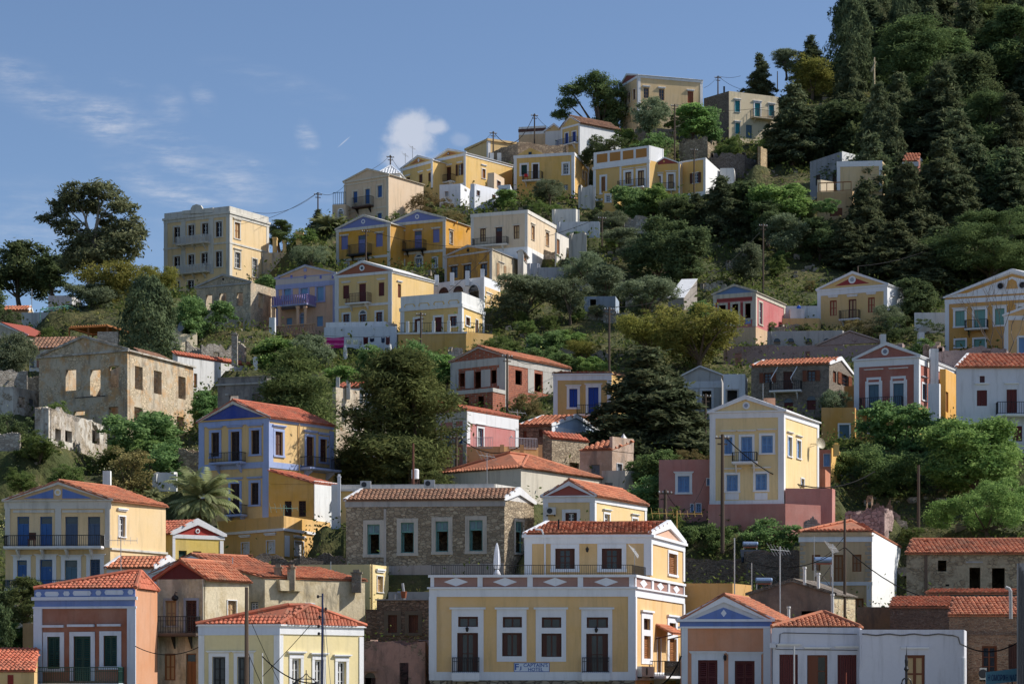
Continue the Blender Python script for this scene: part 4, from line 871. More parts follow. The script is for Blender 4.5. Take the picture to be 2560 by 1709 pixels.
h.shed(.95,'b',TILE_O()); h.win('f',928,1137,998,1250,'bd','grey',0); h.win('s',1142,1130,1185,1250,'bd','grey',.06)
mb=MB(); wbox(mb,h.W['s'],.0,h.W['s'].L,h.zt,h.zt+1.25,-.3,.04); h.part('gable_wall',mb,h.wallmat)
p=at('R23',1197,970,207); hh=at('R23',1197,880,207).z-p.z; mb=MB(); mb.box(p,.55,.5,hh*.5); mb.lathe(p+Vector((0,0,hh*.5)),[(.42,0),(.28,hh*.12),(.08,hh*.4),(.03,hh*.5)],4); h.part('chimney',mb,STUCCO_W); FIN(h)
h=House('R23',(1015,1200),(1210,1185),(1410,1225),1350,200,'garden_wall','pale plastered yard wall with a grey door below the pinkish cottage','wall',plaster((200,190,174),.45),th=8,ph=45); h.win('f',1040,1288,1105,1340,'bd','grey',0); FIN(h)
# --- grey house with pediment behind dark tree
h=House('R23',(1690,440),(2012,392),(2030,400),820,246,'grey_house','grey house with a plain pediment and tall openings right of the dark tree','house',plaster((166,164,162),.45),th=9,ph=14)
h.gable_f(1835,322,None,None,rake=.2,rmat=plaster((140,138,136),.4)); h.band('f',440,495,plaster((196,198,202),.3),.05,'frieze'); h.win('f',1852,522,1930,675,'op',sur=.25,smat=plaster((200,200,202),.3)); h.win('f',1735,525,1800,675,'op',sur=.2,smat=plaster((200,200,202),.3)); h.win('f',1800,755,1845,800,'op',sur=0); FIN(h)
h=House('R23',(2030,385),(2212,382),(2230,390),700,243,'white_house','small white flat block with one dark opening beside the grey house','house',plaster((206,210,216),.3),th=3,ph=14); h.win('f',2062,518,2145,615,'op',sur=.15,smat=GREYP); FIN(h)
# --- yellow house with sky blue shutters
YB=plaster((230,204,142),.2,'yb')
h=House('R24',(-281,705),(328,692),(620,790),1470,186,'yellow_house','tall pale yellow house with sky blue shutters and a large satellite dish','house',YB)
h.gable_f(10,570,None,None,rake=.32); h.band('fs',692,742,d=.06,name='frieze'); h.band('fs',684,696,d=.2); h.corners(.42,742,1470); h.band('fs',1430,1470,d=.07,name='plinth')
h.disc('f',18,645,30,M_W(),.05,inner=plaster((150,160,180),.2))
for q in ((-165,908,-97,1048),(145,895,240,1040),(-145,1222,-52,1358),(96,1213,191,1350)): h.win('f',*q,'sh','sky',.19,.1,hgap=.25)
h.win('f',-24,905,68,1118,'dd','sky',.19,.1,hgap=.25); h.balcony('f',-96,1040,116,1132,.9)
for x0,x1 in ((-145,-52),(100,188)):
    h.pil('f',x0-10,1372,x1+8,1428,M_W(),.03,'panel'); 
for q in ((365,908,398,1068),(440,938,473,1085)): h.win('s',*q,'sh','sky',.12,.1,hgap=.2)
h.win('s',475,1255,500,1312,'sh','blue',.1)
W=h.W['s']; u,z=h.uz('s',555,965); mb=MB(); c=W.p(u,z,.8); nn=(Vector((.5,-.8,.25))).normalized(); a=nn.cross(Vector((0,0,1))).normalized(); b=nn.cross(a)
rings=[(0,0.0),(.2,.02),(.36,.07),(.48,.13)]; base=len(mb.v)
for r_,off in rings:
    for k in range(18): t_=2*math.pi*k/18; mb.v.append(c+nn*off+a*(r_*math.cos(t_))+b*(r_*math.sin(t_)))
for i in range(3):
    for k in range(18): j=(k+1)%18; mb.f.append((base+i*18+k,base+i*18+j,base+(i+1)*18+j,base+(i+1)*18+k))
mb.tube([W.p(u,z,0),c],.03); mb.tube([W.p(u-.3,z-.3,0),c],.02); mb.tube([c-b*.46+nn*.1,c+nn*.45],.015); h.part('satellite_dish',mb,paint((176,166,140),.5,'dish')); h.chimney('R24',210,588,650,92,plaster((206,146,104),.3),d=192,cap=False); FIN(h)
PK=plaster((188,120,106),.2,'pk')
h=House('R23',(1492,1105),(1937,1093),(1960,1100),1580,188,'annex','old-rose pink annex with one blue shuttered window left of the tall yellow house','house',PK,th=5,ph=20)
h.win('f',1650,1232,1746,1368,'sh','sky',.22,.14,hgap=.0); h.win('f',1893,1254,1918,1310,'gl','sky',.06,0,'sky'); h.win('f',1757,1466,1780,1530,'gl','sky',.05,0,'sky'); h.win('f',1804,1463,1842,1532,'gl','sky',.05,0,'sky'); FIN(h)
h=House('R24',(-300,1468),(345,1462),(640,1500),1600,183,'terrace_wall','old-rose base wall under the tall yellow house','wall',PK,th=6,ph=60); FIN(h)
h=House('R24',(345,1345),(735,1335),(760,1345),1560,186,'terrace_wall','old-rose garden wall right of the tall yellow house','wall',PK,th=-2,ph=20); FIN(h)
h=House('R24',(530,1180),(678,1176),(720,1190),1340,195,'annex','small orange annex behind the tall yellow house','house',plaster((196,116,78),.2),th=3,ph=35); FIN(h)
h=House('R24',(622,1012),(722,1012),(800,985),1260,203,'annex','salmon and yellow annex with a grey-blue window behind the tall yellow house','house',plaster((200,112,84),.2),th=3,ph=35)
h.win('f',665,1048,718,1152,'bd','sky',.03); mb=MB(); wbox(mb,h.W['s'],.02,h.W['s'].L,h.zb-1,h.zt+.2,0,.05); h.part('side_render',mb,plaster((222,176,84),.2)); h.chimney('R24',768,955,1010,45,plaster((230,196,110),.2),d=203); FIN(h)
RED_H=plaster((168,92,76),.15,'redh'); OCHW=plaster((204,152,72),.22)
# --- red house
h=House('R24',(922,262),(1456,232),(1756,345),930,236,'red_house','brick red house with a white pediment and long balcony above an ochre ground floor','house',RED_H)
h.gable_f(1185,124,None,None,rake=.32); h.disc('f',1177,195,32,M_W(),.05,inner=plaster((120,130,150),.2)); h.band('fs',242,300,d=.07,name='frieze'); h.band('fs',232,246,d=.2); h.corners(.48,300,660)
h.band('fs',655,930,OCHW,.03,'ground_floor')
for q in ((1040,470,1125,665),(1246,460,1332,650)):
    h.win('f',*q,'dd','bluegrey',.35,.1,hgap=1.15)
for x0,x1,y in ((1022,1143,408),(1224,1350,398)):
    h.pil('f',x0,y+2,x1,y+62,M_W(),.04,'overdoor'); h.pil('f',x0+16,y+22,x1-16,y+42,RED_H,.06,'overdoor_panel')
h.balcony('f',977,582,1335,682,1.0,slab=paint((70,60,56),.7,'dark_slab'),brkmat=M_IRON()); h.win('s',1486,468,1520,600,'sh','bluegrey',.18,.1,hgap=.5); h.win('f',1045,795,1128,870,'sh','bluegrey',.2)
h.chimney('R24',1583,175,520,66,plaster((226,224,220),.4,'lime'),d=238,cap=False); FIN(h)
h=House('R24',(1535,470),(1628,462),(1640,470),930,233,'buttress_wall','tall white buttress wall with a gabled top beside the red house','wall',plaster((224,222,220),.3,'lime'),th=5,ph=25); FIN(h)
h=House('R24',(645,668),(925,660),(960,665),960,234,'annex','ochre annex with one arched blue-grey window left of the red house','house',OCHW,th=4,ph=20); h.win('f',795,805,877,918,'sh','bluegrey',.16,0); FIN(h)
h=House('R24',(835,490),(925,480),(1000,490),700,242,'annex','sunny ochre wall corner between the stone house and the red house','house',OCHW,th=25,ph=40); FIN(h)
h=House('R24',(1632,342),(1682,340),(1768,380),760,239,'annex','ochre rear wing with a narrow doorway right of the red house','house',plaster((222,166,68),.2),th=3,ph=38); h.win('s',1678,530,1704,700,'sh','wood',0); FIN(h)
# --- white house right edge
h=House('R24',(1770,345),(2760,330),(2900,345),1010,206,'white_house','plain white two-storey house with brown shutters and an orange tiled roof at the right edge','house',plaster((206,208,216),.25,'wh'),th=2,ph=20)
h.gable_s(2830,225,tile=TILE_O(),rake=.4)
h.win('f',1965,398,2008,455,'gl','maroon',.05,0,'maroon'); h.win('f',1942,517,2028,648,'sh','maroon',.0,.12,hgap=.5); h.win('f',2190,510,2277,705,'dd','maroon',.0,.12,hgap=.45); h.win('f',2243,815,2320,942,'sh','maroon',0)
h.balcony('f',2098,622,2420,738,1.0); FIN(h)
# --- stone house with awning frames
SH=stone((150,138,124),(112,102,92),(150,142,130),3.4,flat=2.6)
h=House('R24',(60,325),(710,300),(903,384),720,240,'stone_house','grey stone house with brown shutters, folded awning arms and two arched doors','house',SH)
h.gable_s(806,256,tile=TILE_O(),rake=.22)
h.win('f',165,372,232,456,'os','board',0,0,'brown'); h.win('f',328,362,405,512,'dd','brown',0); h.win('f',527,352,598,442,'os','board',0,0,'brown')
h.win('s',742,358,770,452,'sh','board',0); h.win('s',808,385,865,480,'os','board',0,0,'brown')
h.win('f',335,620,408,700,'sh','maroon',0,arch=True,smat=SH); h.win('f',525,600,598,680,'sh','maroon',0,arch=True,smat=SH); h.balcony('f',222,448,486,535,1.0)
for x0,y0,x1,y1 in ((282,325,236,430),(445,318,400,425)):
    W=h.W['f']; a=h.uz('f',x0,y0); b=h.uz('f',x1,y1); mb=MB(); mb.tube([W.p(a[0],a[1],.05),W.p(b[0],b[1],.9),W.p(b[0]+.2,b[1]-.5,.9)],.05,5); h.part('awning_arm',mb,M_W())
FIN(h)
RP=stone((160,134,128),(130,108,104),(176,160,150),2.2,.55,(170,148,142))
h=House('R24',(-170,165),(1320,128),(1345,135),360,262,'ruined_wall','long pinkish rubble ruin wall with a wide low pediment','ruin',RP,ruin=True,th=5,ph=20,rag=.12)
h.win('f',512,195,550,265,'op',sur=0); h.win('f',-75,210,-20,370,'op',sur=0)
h.poly('f',[(610,146),(880,36),(1150,120)],RP,-.4,.1,'gable'); h.poly('f',[(605,146),(880,30),(1160,120),(1160,108),(880,18),(600,138)],plaster((176,150,140),.5),-.42,.25,'raking_cornice'); FIN(h)
h=House('R24',(195,48),(822,18),(840,22),150,268,'ruined_wall','grey concrete coloured wall with three blind arches','ruin',GREYP,ruin=True,th=5,ph=20)
for x in (275,390,540,690): h.win('f',x-28,112,x+28,140,'op',sur=0,arch=True)
FIN(h)
for reg,x,yt,yb,w,d,lb in (('R24',1157,55,100,45,262,'white chimney stub left of the ruin pediment end'),('R24',1475,38,75,48,266,'square white chimney stub among bushes behind the red house')):
    p=at(reg,x,yb,d); q=at(reg,x,yt,d); mb=MB(); mb.box(p-Vector((0,0,1)),w*SC*d/F,1,q.z-p.z+1); tag(mkobj('chimney',mb,STUCCO_W,None,p),lb,'chimney')
h=House('R24',(1495,115),(1612,120),(1640,130),420,248,'ruined_wall','broken brownish chimney wall behind the red house','ruin',oldplaster((176,150,136),(150,130,120),(150,130,110),.3),ruin=True,rag=.4,th=3,ph=20); FIN(h)
h=House('R24',(1620,165),(2190,160),(2210,165),330,246,'ruined_wall','low rubble wall topped with grass below the ochre house','ruin',RP,ruin=True,rag=.3,th=3,ph=20); h.win('f',1985,190,2060,235,'op',sur=0); FIN(h)
# --- pink house with blue pediment
h=House('R14',(-253,1125),(97,1100),(340,1205),1560,274,'pink_house','small pink house with a weathered blue pediment and open pillared front','house',plaster((196,100,98),.25),trim=plaster((196,186,166),.35))
h.gable_f(-81,1042,paint((104,130,168),.85,'faded_blue',.5),None,rake=.2); h.band('fs',1100,1135,d=.08,name='frieze'); h.corners(.4,1135,1385)
h.band('fs',1390,1560,plaster((206,174,132),.3),.03,'ground_floor')
for q in ((-210,1210,-152,1370),(-97,1200,-48,1372),(10,1195,56,1320)): h.win('f',*q,'op',sur=.25)
for a,b in ((-237,-222),(-132,-118),(-25,-10)): h.pil('f',a,1190,b,1385,paint((150,62,58),.8,'red_strip'),.06,'strip')
h.poly('f',[(-235,1165),(75,1140),(75,1165),(-235,1185)],paint((150,62,58),.8,'red_strip'),-.01,.04,'strip')
for q in ((10,1325,56,1365),(-210,1340,-152,1370)): h.pil('f',*q,paint((130,150,186),.8,'blue_sill',.4),.02,'panel')
h.win('s',125,1188,152,1370,'gl','white',.2,0,'white'); 
for q in ((-92,1460,-48,1545),(10,1452,55,1545)): h.win('f',*q,'op',sur=0)
FIN(h)
# --- yellow house with red tympanum
h=House('R14',(615,1085),(1192,1038),(1332,1085),1400,280,'yellow_house','small yellow house with a red tympanum and three flared white lintels','house',plaster((218,184,116),.16))
h.gable_f(905,935,None,None,rake=.28,ins=(paint((150,60,58),.8,'red_wash',.2),.5)); h.disc('f',902,998,32,M_W(),.05,inner=plaster((150,160,170),.2)); h.band('f',1050,1090,d=.06,name='frieze'); h.band('fs',1036,1050,d=.16); h.corners(.4,1080,1400,sides='f')
mb=MB(); wbox(mb,h.W['s'],.02,h.W['s'].L,h.zb-2,h.zt,0,.04); h.part('side_render',mb,M_W())
h.win('f',715,1170,773,1297,'pn','red',0,.25,'beige',hgap=.35); h.win('f',872,1160,937,1330,'pn','maroon',0,.25,'beige',name='door',hgap=.3); h.win('f',1033,1145,1090,1270,'pn','red',0,.25,'beige',hgap=.35)
h.balcony('f',808,1258,972,1338,.9); h.win('s',1226,1150,1252,1212,'sh','wood',0,.15); FIN(h)
h=House('R14',(320,1325),(625,1318),(640,1320),1440,281,'garden_wall','yellow yard wall between the pink house and the small yellow house','wall',plaster((206,172,106),.2),th=2,ph=20); FIN(h)
h=House('R14',(345,1222),(620,1215),(640,1220),1330,284,'garden_wall','sunlit white yard wall behind the yellow yard wall','wall',STUCCO_W,th=2,ph=30); FIN(h)
p=at('R14',440,1340,283); t=thing('water_tank','white water tank block with a bright blue lid','water tank',p); z=at('R14',440,1245,283).z-p.z; mb=MB(); mb.box(p,1.75,1.3,z); mkobj('tank',mb,STUCCO_W,t,p)
mb=MB(); mb.lathe(p+Vector((.25,0,z)),[(.26,0),(.26,.32),(.18,.4),(.12,.5),(.05,.52)],12); mkobj('lid',mb,paint((30,80,170),.4,'blue_plastic'),t,p)
# --- ochre house at right edge
h=House('R14',(1680,1150),(2800,1080),(2950,1110),1560,262,'ochre_house','large ochre house with twin round windows in a broad white pediment at the right edge','house',plaster((204,150,66),.16))
h.gable_f(2235,915,M_W(),None,rake=.35,ins=None); 
h.poly('f',[(1760,1118),(2235,948),(2720,1060),(2650,1066),(2235,972),(1860,1108)],h.wallmat,-.01,.05,'tympanum_band'); h.poly('f',[(2185,1075),(2200,1010),(2235,990),(2270,1010),(2285,1070)],h.wallmat,-.01,.05,'tympanum_band'); h.band('f',1080,1092,h.wallmat,.04,'string_course')
h.band('f',1096,1135,d=.08,name='frieze'); h.corners(.42,1135,1560,sides='f')
for x,y in ((2140,1050),(2322,1043)): h.disc('f',x,y,36,plaster((190,192,198),.2),.07,'round_window',inner=paint((14,14,16),.6,'dark_hole'),ir=.72)
for q in ((1762,1257,1840,1385),(2093,1237,2172,1375),(2285,1220,2360,1350)): h.win('f',*q,'sh','mint',.25,.12,hgap=.0)
h.win('f',1920,1247,2012,1405,'dd','mint',.25,.12,hgap=.0); h.balcony('f',1850,1338,2040,1418,1.0,brkmat=M_IRON(),slab=STUCCO_W)
for q in ((1762,1500,1845,1560),(1918,1492,2010,1560)): h.win('f',*q,'sh','mint',.2)
FIN(h)
h=House('R14',(2172,1318),(2760,1290),(2850,1310),1640,250,'pale_orange_house','pale orange house with white corner and blue shutter cut by the right edge','house',plaster((226,180,112),.16),th=5,ph=20)
h.gable_f(2460,1180,None,None,rake=.3); h.band('f',1292,1328,d=.08,name='frieze'); h.corners(.4,1328,1640,sides='f'); h.win('f',2293,1480,2370,1610,'sh','sky',.22); FIN(h)
h=House('R14',(1420,1285),(1690,1270),(1700,1275),1420,276,'garden_wall','shaded whitewashed wall left of the ochre house','wall',STUCCO_W,th=3,ph=20); FIN(h)
# --- bottom right
h=House('R33',(1672,1040),(2426,1040),(2620,1075),1700,135,'orange_house','orange house with a blue pediment holding a white diamond','house',plaster((216,142,98),.15),th=3,ph=18,trim=PAR)
h.gable_f(2032,840,plaster((206,208,214),.15),TILE_O(),rake=.42); h.poly('f',[(1790,1024),(2285,1026),(2030,928)],BLUE_D,-.01,.03,'tympanum'); h.diamond('f',2008,945,2056,1008,d=.08)
h.band('f',1026,1046,d=.22); h.band('f',1046,1086,BLUE_D,.05,'frieze'); h.band('f',1086,1102,d=.16); h.pil('f',1680,1102,1732,1700,d=.09); h.pil('f',2362,1102,2424,1700,d=.09)
for q in ((1818,1367,1980,1640),(2125,1373,2290,1640)): h.win('f',*q,'dd','maroon',.38,.14,hgap=.0)
u,z=h.uz('f',2042,1345); mb=MB(); mb.lathe(h.W['f'].p(u,z-.1,.25),[(.03,-.1),(.09,0),(.1,.18),(.03,.25)],8); mb.tube([h.W['f'].p(u,z+.15,0),h.W['f'].p(u,z+.15,.25)],.02); h.part('wall_lamp',mb,M_IRON()); FIN(h)
WB=plaster((206,206,214),.25,'wb')
h=House('R34',(228,1096),(968,1096),(985,1098),1700,131,'white_house','white house with brown shutters, an open brown door and a small tiled pyramid roof','house',WB,th=1,ph=15)
h.hip(.85,TILE_O(),-.0,(.55,.58),(.5,.5)); h.win('f',295,1320,450,1640,'bd','maroon',0,.12,hgap=.5); h.win('f',780,1323,940,1640,'bd','maroon',0,.12,hgap=.4)
h.win('f',527,1325,697,1700,'gl','board',0,.12,'board',name='door',hgap=.35,gl=(16,14,14)); 
u0,u1,z0,z1=h.rect('f',535,1330,618,1700); mb=MB(); wbox(mb,h.W['f'],u0,u1,z0,z1,-.08,-.03); h.part('door_leaf',mb,pc('board')); 
u=h.uz('f',238,1400)[0]; mb=MB(); wbox(mb,h.W['f'],u-.18,u+.18,h.uz('f',250,1265)[1],h.uz('f',250,1225)[1],0,.15); h.part('meter_box',mb,WB); mb=MB()
P_=lambda x,y:h.W['f'].p(*h.uz('f',x,y),.04); mb.tube([P_(235,1700),P_(235,1270)],.025,4); mb.tube([P_(262,1265),P_(295,1220),P_(300,1150),P_(330,1140),P_(940,1152)],.025,4); mb.tube([P_(262,1275),P_(310,1278),P_(945,1285)],.02,4); h.part('conduit',mb,paint((96,98,104),.6,'conduit')); FIN(h)
h=House('R34',(962,1100),(1835,1114),(1860,1130),1700,130,'white_house','plain white flat-topped house with one beige panelled shutter and a cable along its wall','house',WB,th=-1.5,ph=22)
h.win('f',1343,1325,1510,1640,'pn','board',0,0,'beige'); h.pil('f',1305,1258,1540,1272,d=.12,name='lintel')
P_=lambda x,y:h.W['f'].p(*h.uz('f',x,y),.05); mb=MB(); mb.tube([P_(985,1150)]+[P_(x,1155+6*math.sin(x*.03)) for x in range(1020,1780,40)]+[P_(1785,1175),P_(1800,1230),P_(1828,1243)],.04,5); h.part('cable',mb,paint((60,60,64),.6,'cable'))
mb=MB(); mb.tube([P_(970,1170),P_(972,1420)],.05,5); h.part('drainpipe',mb,WB); 
mb=MB(); W=h.W['f']; mb.tube([W.p(W.L-.02,h.zt-1.6,.08),W.p(W.L-.02,h.zb,.08)],.09,6); h.part('drainpipe',mb,plaster((230,230,230),.1,'lime')); FIN(h)
h=House('R34',(42,815),(738,822),(922,868),1060,150,'ruined_house','low brown plastered ruin with a rounded gable and antennas before it','ruin',oldplaster((150,128,112),(128,108,98),(176,160,136),.1,'g'),th=2,ph=44)
h.gable_f(400,700,None,None,rake=.16,rmat=STONE_B,slabmat=STONE_B); h.win('f',480,958,600,1040,'op',sur=0); mb=MB(); wbox(mb,h.W['s'],.02,h.W['s'].L,h.zb-2,h.zt,0,.05); h.part('side_wall',mb,stone((206,188,150),(176,150,116),(190,176,150),2.2,.4,(214,196,160))); FIN(h)
h=House('R34',(463,302),(1062,300),(1302,435),1000,168,'yellow_house','tan house with a white side wall, quoined corners and an orange pyramid roof','house',plaster((206,176,126),.3))
h.hip(1.05,TILE_O(),.05,(.62,.62),(.2,.5)); h.band('f',335,382,d=.07,name='frieze'); h.band('f',326,336,plaster((206,176,126),.3),.16); h.band('f',715,745,d=.07,name='string_course'); mb=MB(); wbox(mb,h.W['s'],.02,h.W['s'].L,h.zb-2,h.zt,0,.05); h.part('side_render',mb,plaster((236,236,234),.12,'lime'))
for q in ((567,490,638,620),(903,488,980,630),(752,490,828,712),(905,852,998,1000)): h.win('f',*q,'pn','wood',0,0,'tan')
QO=plaster((176,160,136),.4,'quoin')
for i in range(9):
    y=392+i*36; w=34 if i%2 else 52; h.pil('f',1062-w,y,1060,y+24,QO,.05,'quoin'); h.pil('f',468,y,468+w-8,y+24,QO,.05,'quoin')
h.pil('f',1022,745,1060,1000); FIN(h)
h=House('R34',(845,125),(1172,118),(1300,40),430,186,'ruined_house','roofless pink and stone ruin with a tall broken side wall','ruin',stone((190,164,156),(150,124,118),(116,100,94),2.3,.3,(190,164,156)),ruin=True,th=4,ph=46,rag=.5)
h.win('s',1207,292,1240,392,'bd','grey',0); FIN(h)
h=House('R24',(1018,1335),(1225,1420),(1240,1425),1560,189,'ruined_wall','jagged standing fragment of rubble wall above the pink ruin','ruin',STONE_D,ruin=True,rag=.7,th=3,ph=30); FIN(h)
h=House('R34',(500,200),(690,205),(700,210),340,178,'ruined_wall','heap-topped rubble wall beside the orange pyramid roof','ruin',STONE_W,ruin=True,rag=.6,th=3,ph=20); FIN(h)
h=House('R34',(1355,485),(2420,485),(2450,490),960,160,'stone_house','long tan stone building with a scalloped orange pantile roof and dark empty openings','ruin',stone((192,172,140),(150,130,104),(128,112,94),2.9,.4,(186,168,140)),th=1,ph=15)
h.gable_s(2440,372,tile=TILE_O(),rake=0,miss=.015); h.win('f',1617,537,1690,628,'op',sur=0); h.win('f',1880,597,1972,782,'op',sur=0); h.win('f',2068,600,2176,782,'op',sur=0); h.pil('f',1505,495,1528,830,paint((110,90,76),.9,'pipe'),.08,'drainpipe'); h.pil('f',1850,545,1990,558,d=.06,name='lintel',mat=GREYP); h.pil('f',1680,735,1710,752,paint((20,18,16),.9,'dark_hole'),.01,'vent')
FIN(h)
h=House('R34',(1530,818),(2300,826),(2320,828),1000,150,'low_house','low stone house with a narrow strip of orange tiles at the right','house',STONE_B,th=-1,ph=15); h.shed(.35,'b',TILE_O()); FIN(h)
BK=stone((140,112,92),(104,80,68),(150,130,114),4.2,flat=3.2)
h=House('R34',(1218,930),(1712,940),(1730,942),1400,141,'brick_house','low dark brick house with a long orange tiled roof behind the white houses','house',BK,th=-2,ph=15); h.shed(.75,'b',TILE_O()); FIN(h)
h=House('R34',(940,925),(1235,925),(1240,928),1200,146,'low_house','low brown plastered house behind the open-door white house','house',oldplaster((140,118,92),(120,100,80),(150,130,110),.1),th=0,ph=10); FIN(h)
h=House('R34',(1712,1010),(2310,1008),(2330,1010),1700,134,'brick_house','reddish brick house with arched timber door and broad orange tiled roof at lower right','house',stone((170,132,104),(126,94,78),(176,154,130),4.4,flat=3.4),th=0,ph=15)
h.shed(1.1,'b',TILE_O()); h.win('f',1985,1250,2112,1500,'gl','board',.0,0,'board',name='door',nm=2); h.win('f',2205,1235,2320,1440,'bd','brown',0); h.band('f',1130,1160,BK,.05,'string_course'); h.ac('f',1962,1432,2013,1530); FIN(h)
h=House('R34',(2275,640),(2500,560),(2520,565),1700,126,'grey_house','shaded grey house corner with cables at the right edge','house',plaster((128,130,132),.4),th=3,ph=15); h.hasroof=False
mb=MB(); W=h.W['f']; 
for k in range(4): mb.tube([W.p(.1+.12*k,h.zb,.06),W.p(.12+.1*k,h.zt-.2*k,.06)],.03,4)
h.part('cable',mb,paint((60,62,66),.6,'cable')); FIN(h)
# right end cafe sign
p0=at('R34',2015,1560,129); p1=at('R34',2312,1515,129); o=Vector(((p0.x+p1.x)/2,129,p0.z)); W=Wall(Vector((p0.x,129,0)),Vector((p1.x,129,0)))
mb=MB(); hs=.72*1.0; slope=.12
mb.prism([W.p(0,p0.z-.1),W.p(W.L,p0.z+.14),W.p(W.L,p0.z+.14+hs),W.p(0,p0.z-.1+hs)],W.n*.08); s_=mkobj('sign_board',mb,paint((76,124,142),.5,'teal_board',.3),None,o); tag(s_,'pale teal board with dark blue Greek capitals at the lower right edge','sign')
sign_text('lettering',W,o,s_,'Η ΟΜΟΡΦΗ ΝΑΠ',.1,W.L-.25,p0.z+.12,p0.z+.5,.09,paint((20,50,96),.5,'sign_navy',.05))
for u in (.4,W.L-.5):
    mb=MB(); wbox(mb,W,u-.04,u+.04,p0.z-4,p0.z+.3,-.1,-.02); mkobj('post',mb,M_IRON(),s_,o)
MUST=plaster((206,150,40),.3,'must'); YEL=plaster((224,186,104),.2); LAVT=plaster((150,150,198),.2,'lavt'); LAVP=paint((116,126,176),.85,'lavender_wash',.35)
# --- twin ochre house
for k,(A,B,C,ap,lb) in enumerate((((805,582),(1250,530),(1400,570),(1030,460),'left half of the deep ochre twin house, with a pole before its door'),((1262,530),(1713,488),(1925,560),(1480,420),'right half of the deep ochre twin house, with a sunlit yellow side wall'))):
    h=House('R12',A,B,C,905,315,'ochre_house',lb,'house',MUST,trim=TRIM_OLD)
    h.gable_f(ap[0],ap[1],LAVP,None,rake=.28); h.disc('f',ap[0]-2,ap[1]+53,19,M_W(),.05,inner=LAVP)
    yb=B[1]; h.band('f',yb,yb+24,d=.1); h.band('f',yb+255,yb+275,d=.08,name='string_course'); h.corners(.4,yb+24,905,sides='f')
    if k==0:
        for q in ((843,634,900,745),(1132,610,1190,722)): h.win('f',*q,'sh','lav',0,.2,hgap=.0)
        h.win('f',985,628,1045,778,'dr','lav',0); h.win('f',858,864,905,900,'gl','white',.2); h.win('f',990,850,1042,905,'gl','lav',.1,arch=True); h.balcony('f',922,710,1100,797,1.0,slab=M_IRON(),brkmat=M_IRON())
    else:
        h.win('f',1318,600,1372,703,'gl','lav',0,.2,'white',hgap=.05); h.win('f',1608,577,1663,688,'sh','lav',0,.2,hgap=.05); h.win('f',1455,592,1515,740,'dr','lav',0,.2,hgap=.05)
        h.win('f',1322,840,1368,912,'gl','dusty',.2); h.win('f',1466,820,1518,905,'gl','dusty',.2,arch=True); h.win('f',1612,815,1642,898,'gl','dusty',.2); h.win('s',1747,595,1775,700,'gl','white',.06,.1); h.balcony('f',1378,678,1556,757,1.0,slab=M_IRON(),brkmat=M_IRON())
        for x,y in ((1792,522),(1898,575)): h.disc('s',x,y,9,MUST,.4,'rain_spout')
    FIN(h)
# --- beige house with blue shutters
h=House('R12',(870,182),(1238,122),(1530,207),520,335,'beige_house','beige house with light blue shutters, rusted balcony and a low pediment','house',BEIGE,trim=plaster((212,196,170),.3))
h.gable_f(1065,75,None,None,rake=.2); h.band('f',122,136,d=.14); h.band('f',150,160,d=.08,name='string_course'); h.band('fs',378,390,d=.06,name='string_course') if 0 else h.band('f',378,392,d=.06,name='string_course'); h.corners(.35,160,520,sides='f')
for q in ((945,263,980,358),(1148,213,1185,312),(1148,443,1183,492)): h.win('f',*q,'sh','ltblue' if 0 else 'blue',.25)
h.win('f',1045,242,1083,364,'dd','blue',.25); h.balcony('f',965,315,1115,400,1.0,slab=paint((84,62,54),.8,'rusty_slab'),brkmat=M_IRON()); FIN(h)
h=House('R12',(770,392),(880,368),(960,390),520,337,'annex','small beige wing with a roof terrace railing and arched window','house',BEIGE,th=12,ph=30)
h.win('f',822,430,858,500,'gl','grey',.12,arch=True); mb=MB(); W=h.W['f']; railing(mb,[W.p(W.L,h.zt,-.1),W.p(0.1,h.zt,-.1)],2.0*.9,.3,.05,.07); h.part('railing',mb,paint((52,74,96),.5,'blue_iron')); FIN(h)
# white pyramid roof
h=House('T1',(400,925),(600,918),(640,930),990,345,'white_house','white house top with a pyramid roof peeking behind the beige house','house',STUCCO_W,th=8,ph=30); h.hip(1.7,plaster((226,228,230),.1,'lime'),.1,(.5,.5),(.5,.5)); FIN(h)
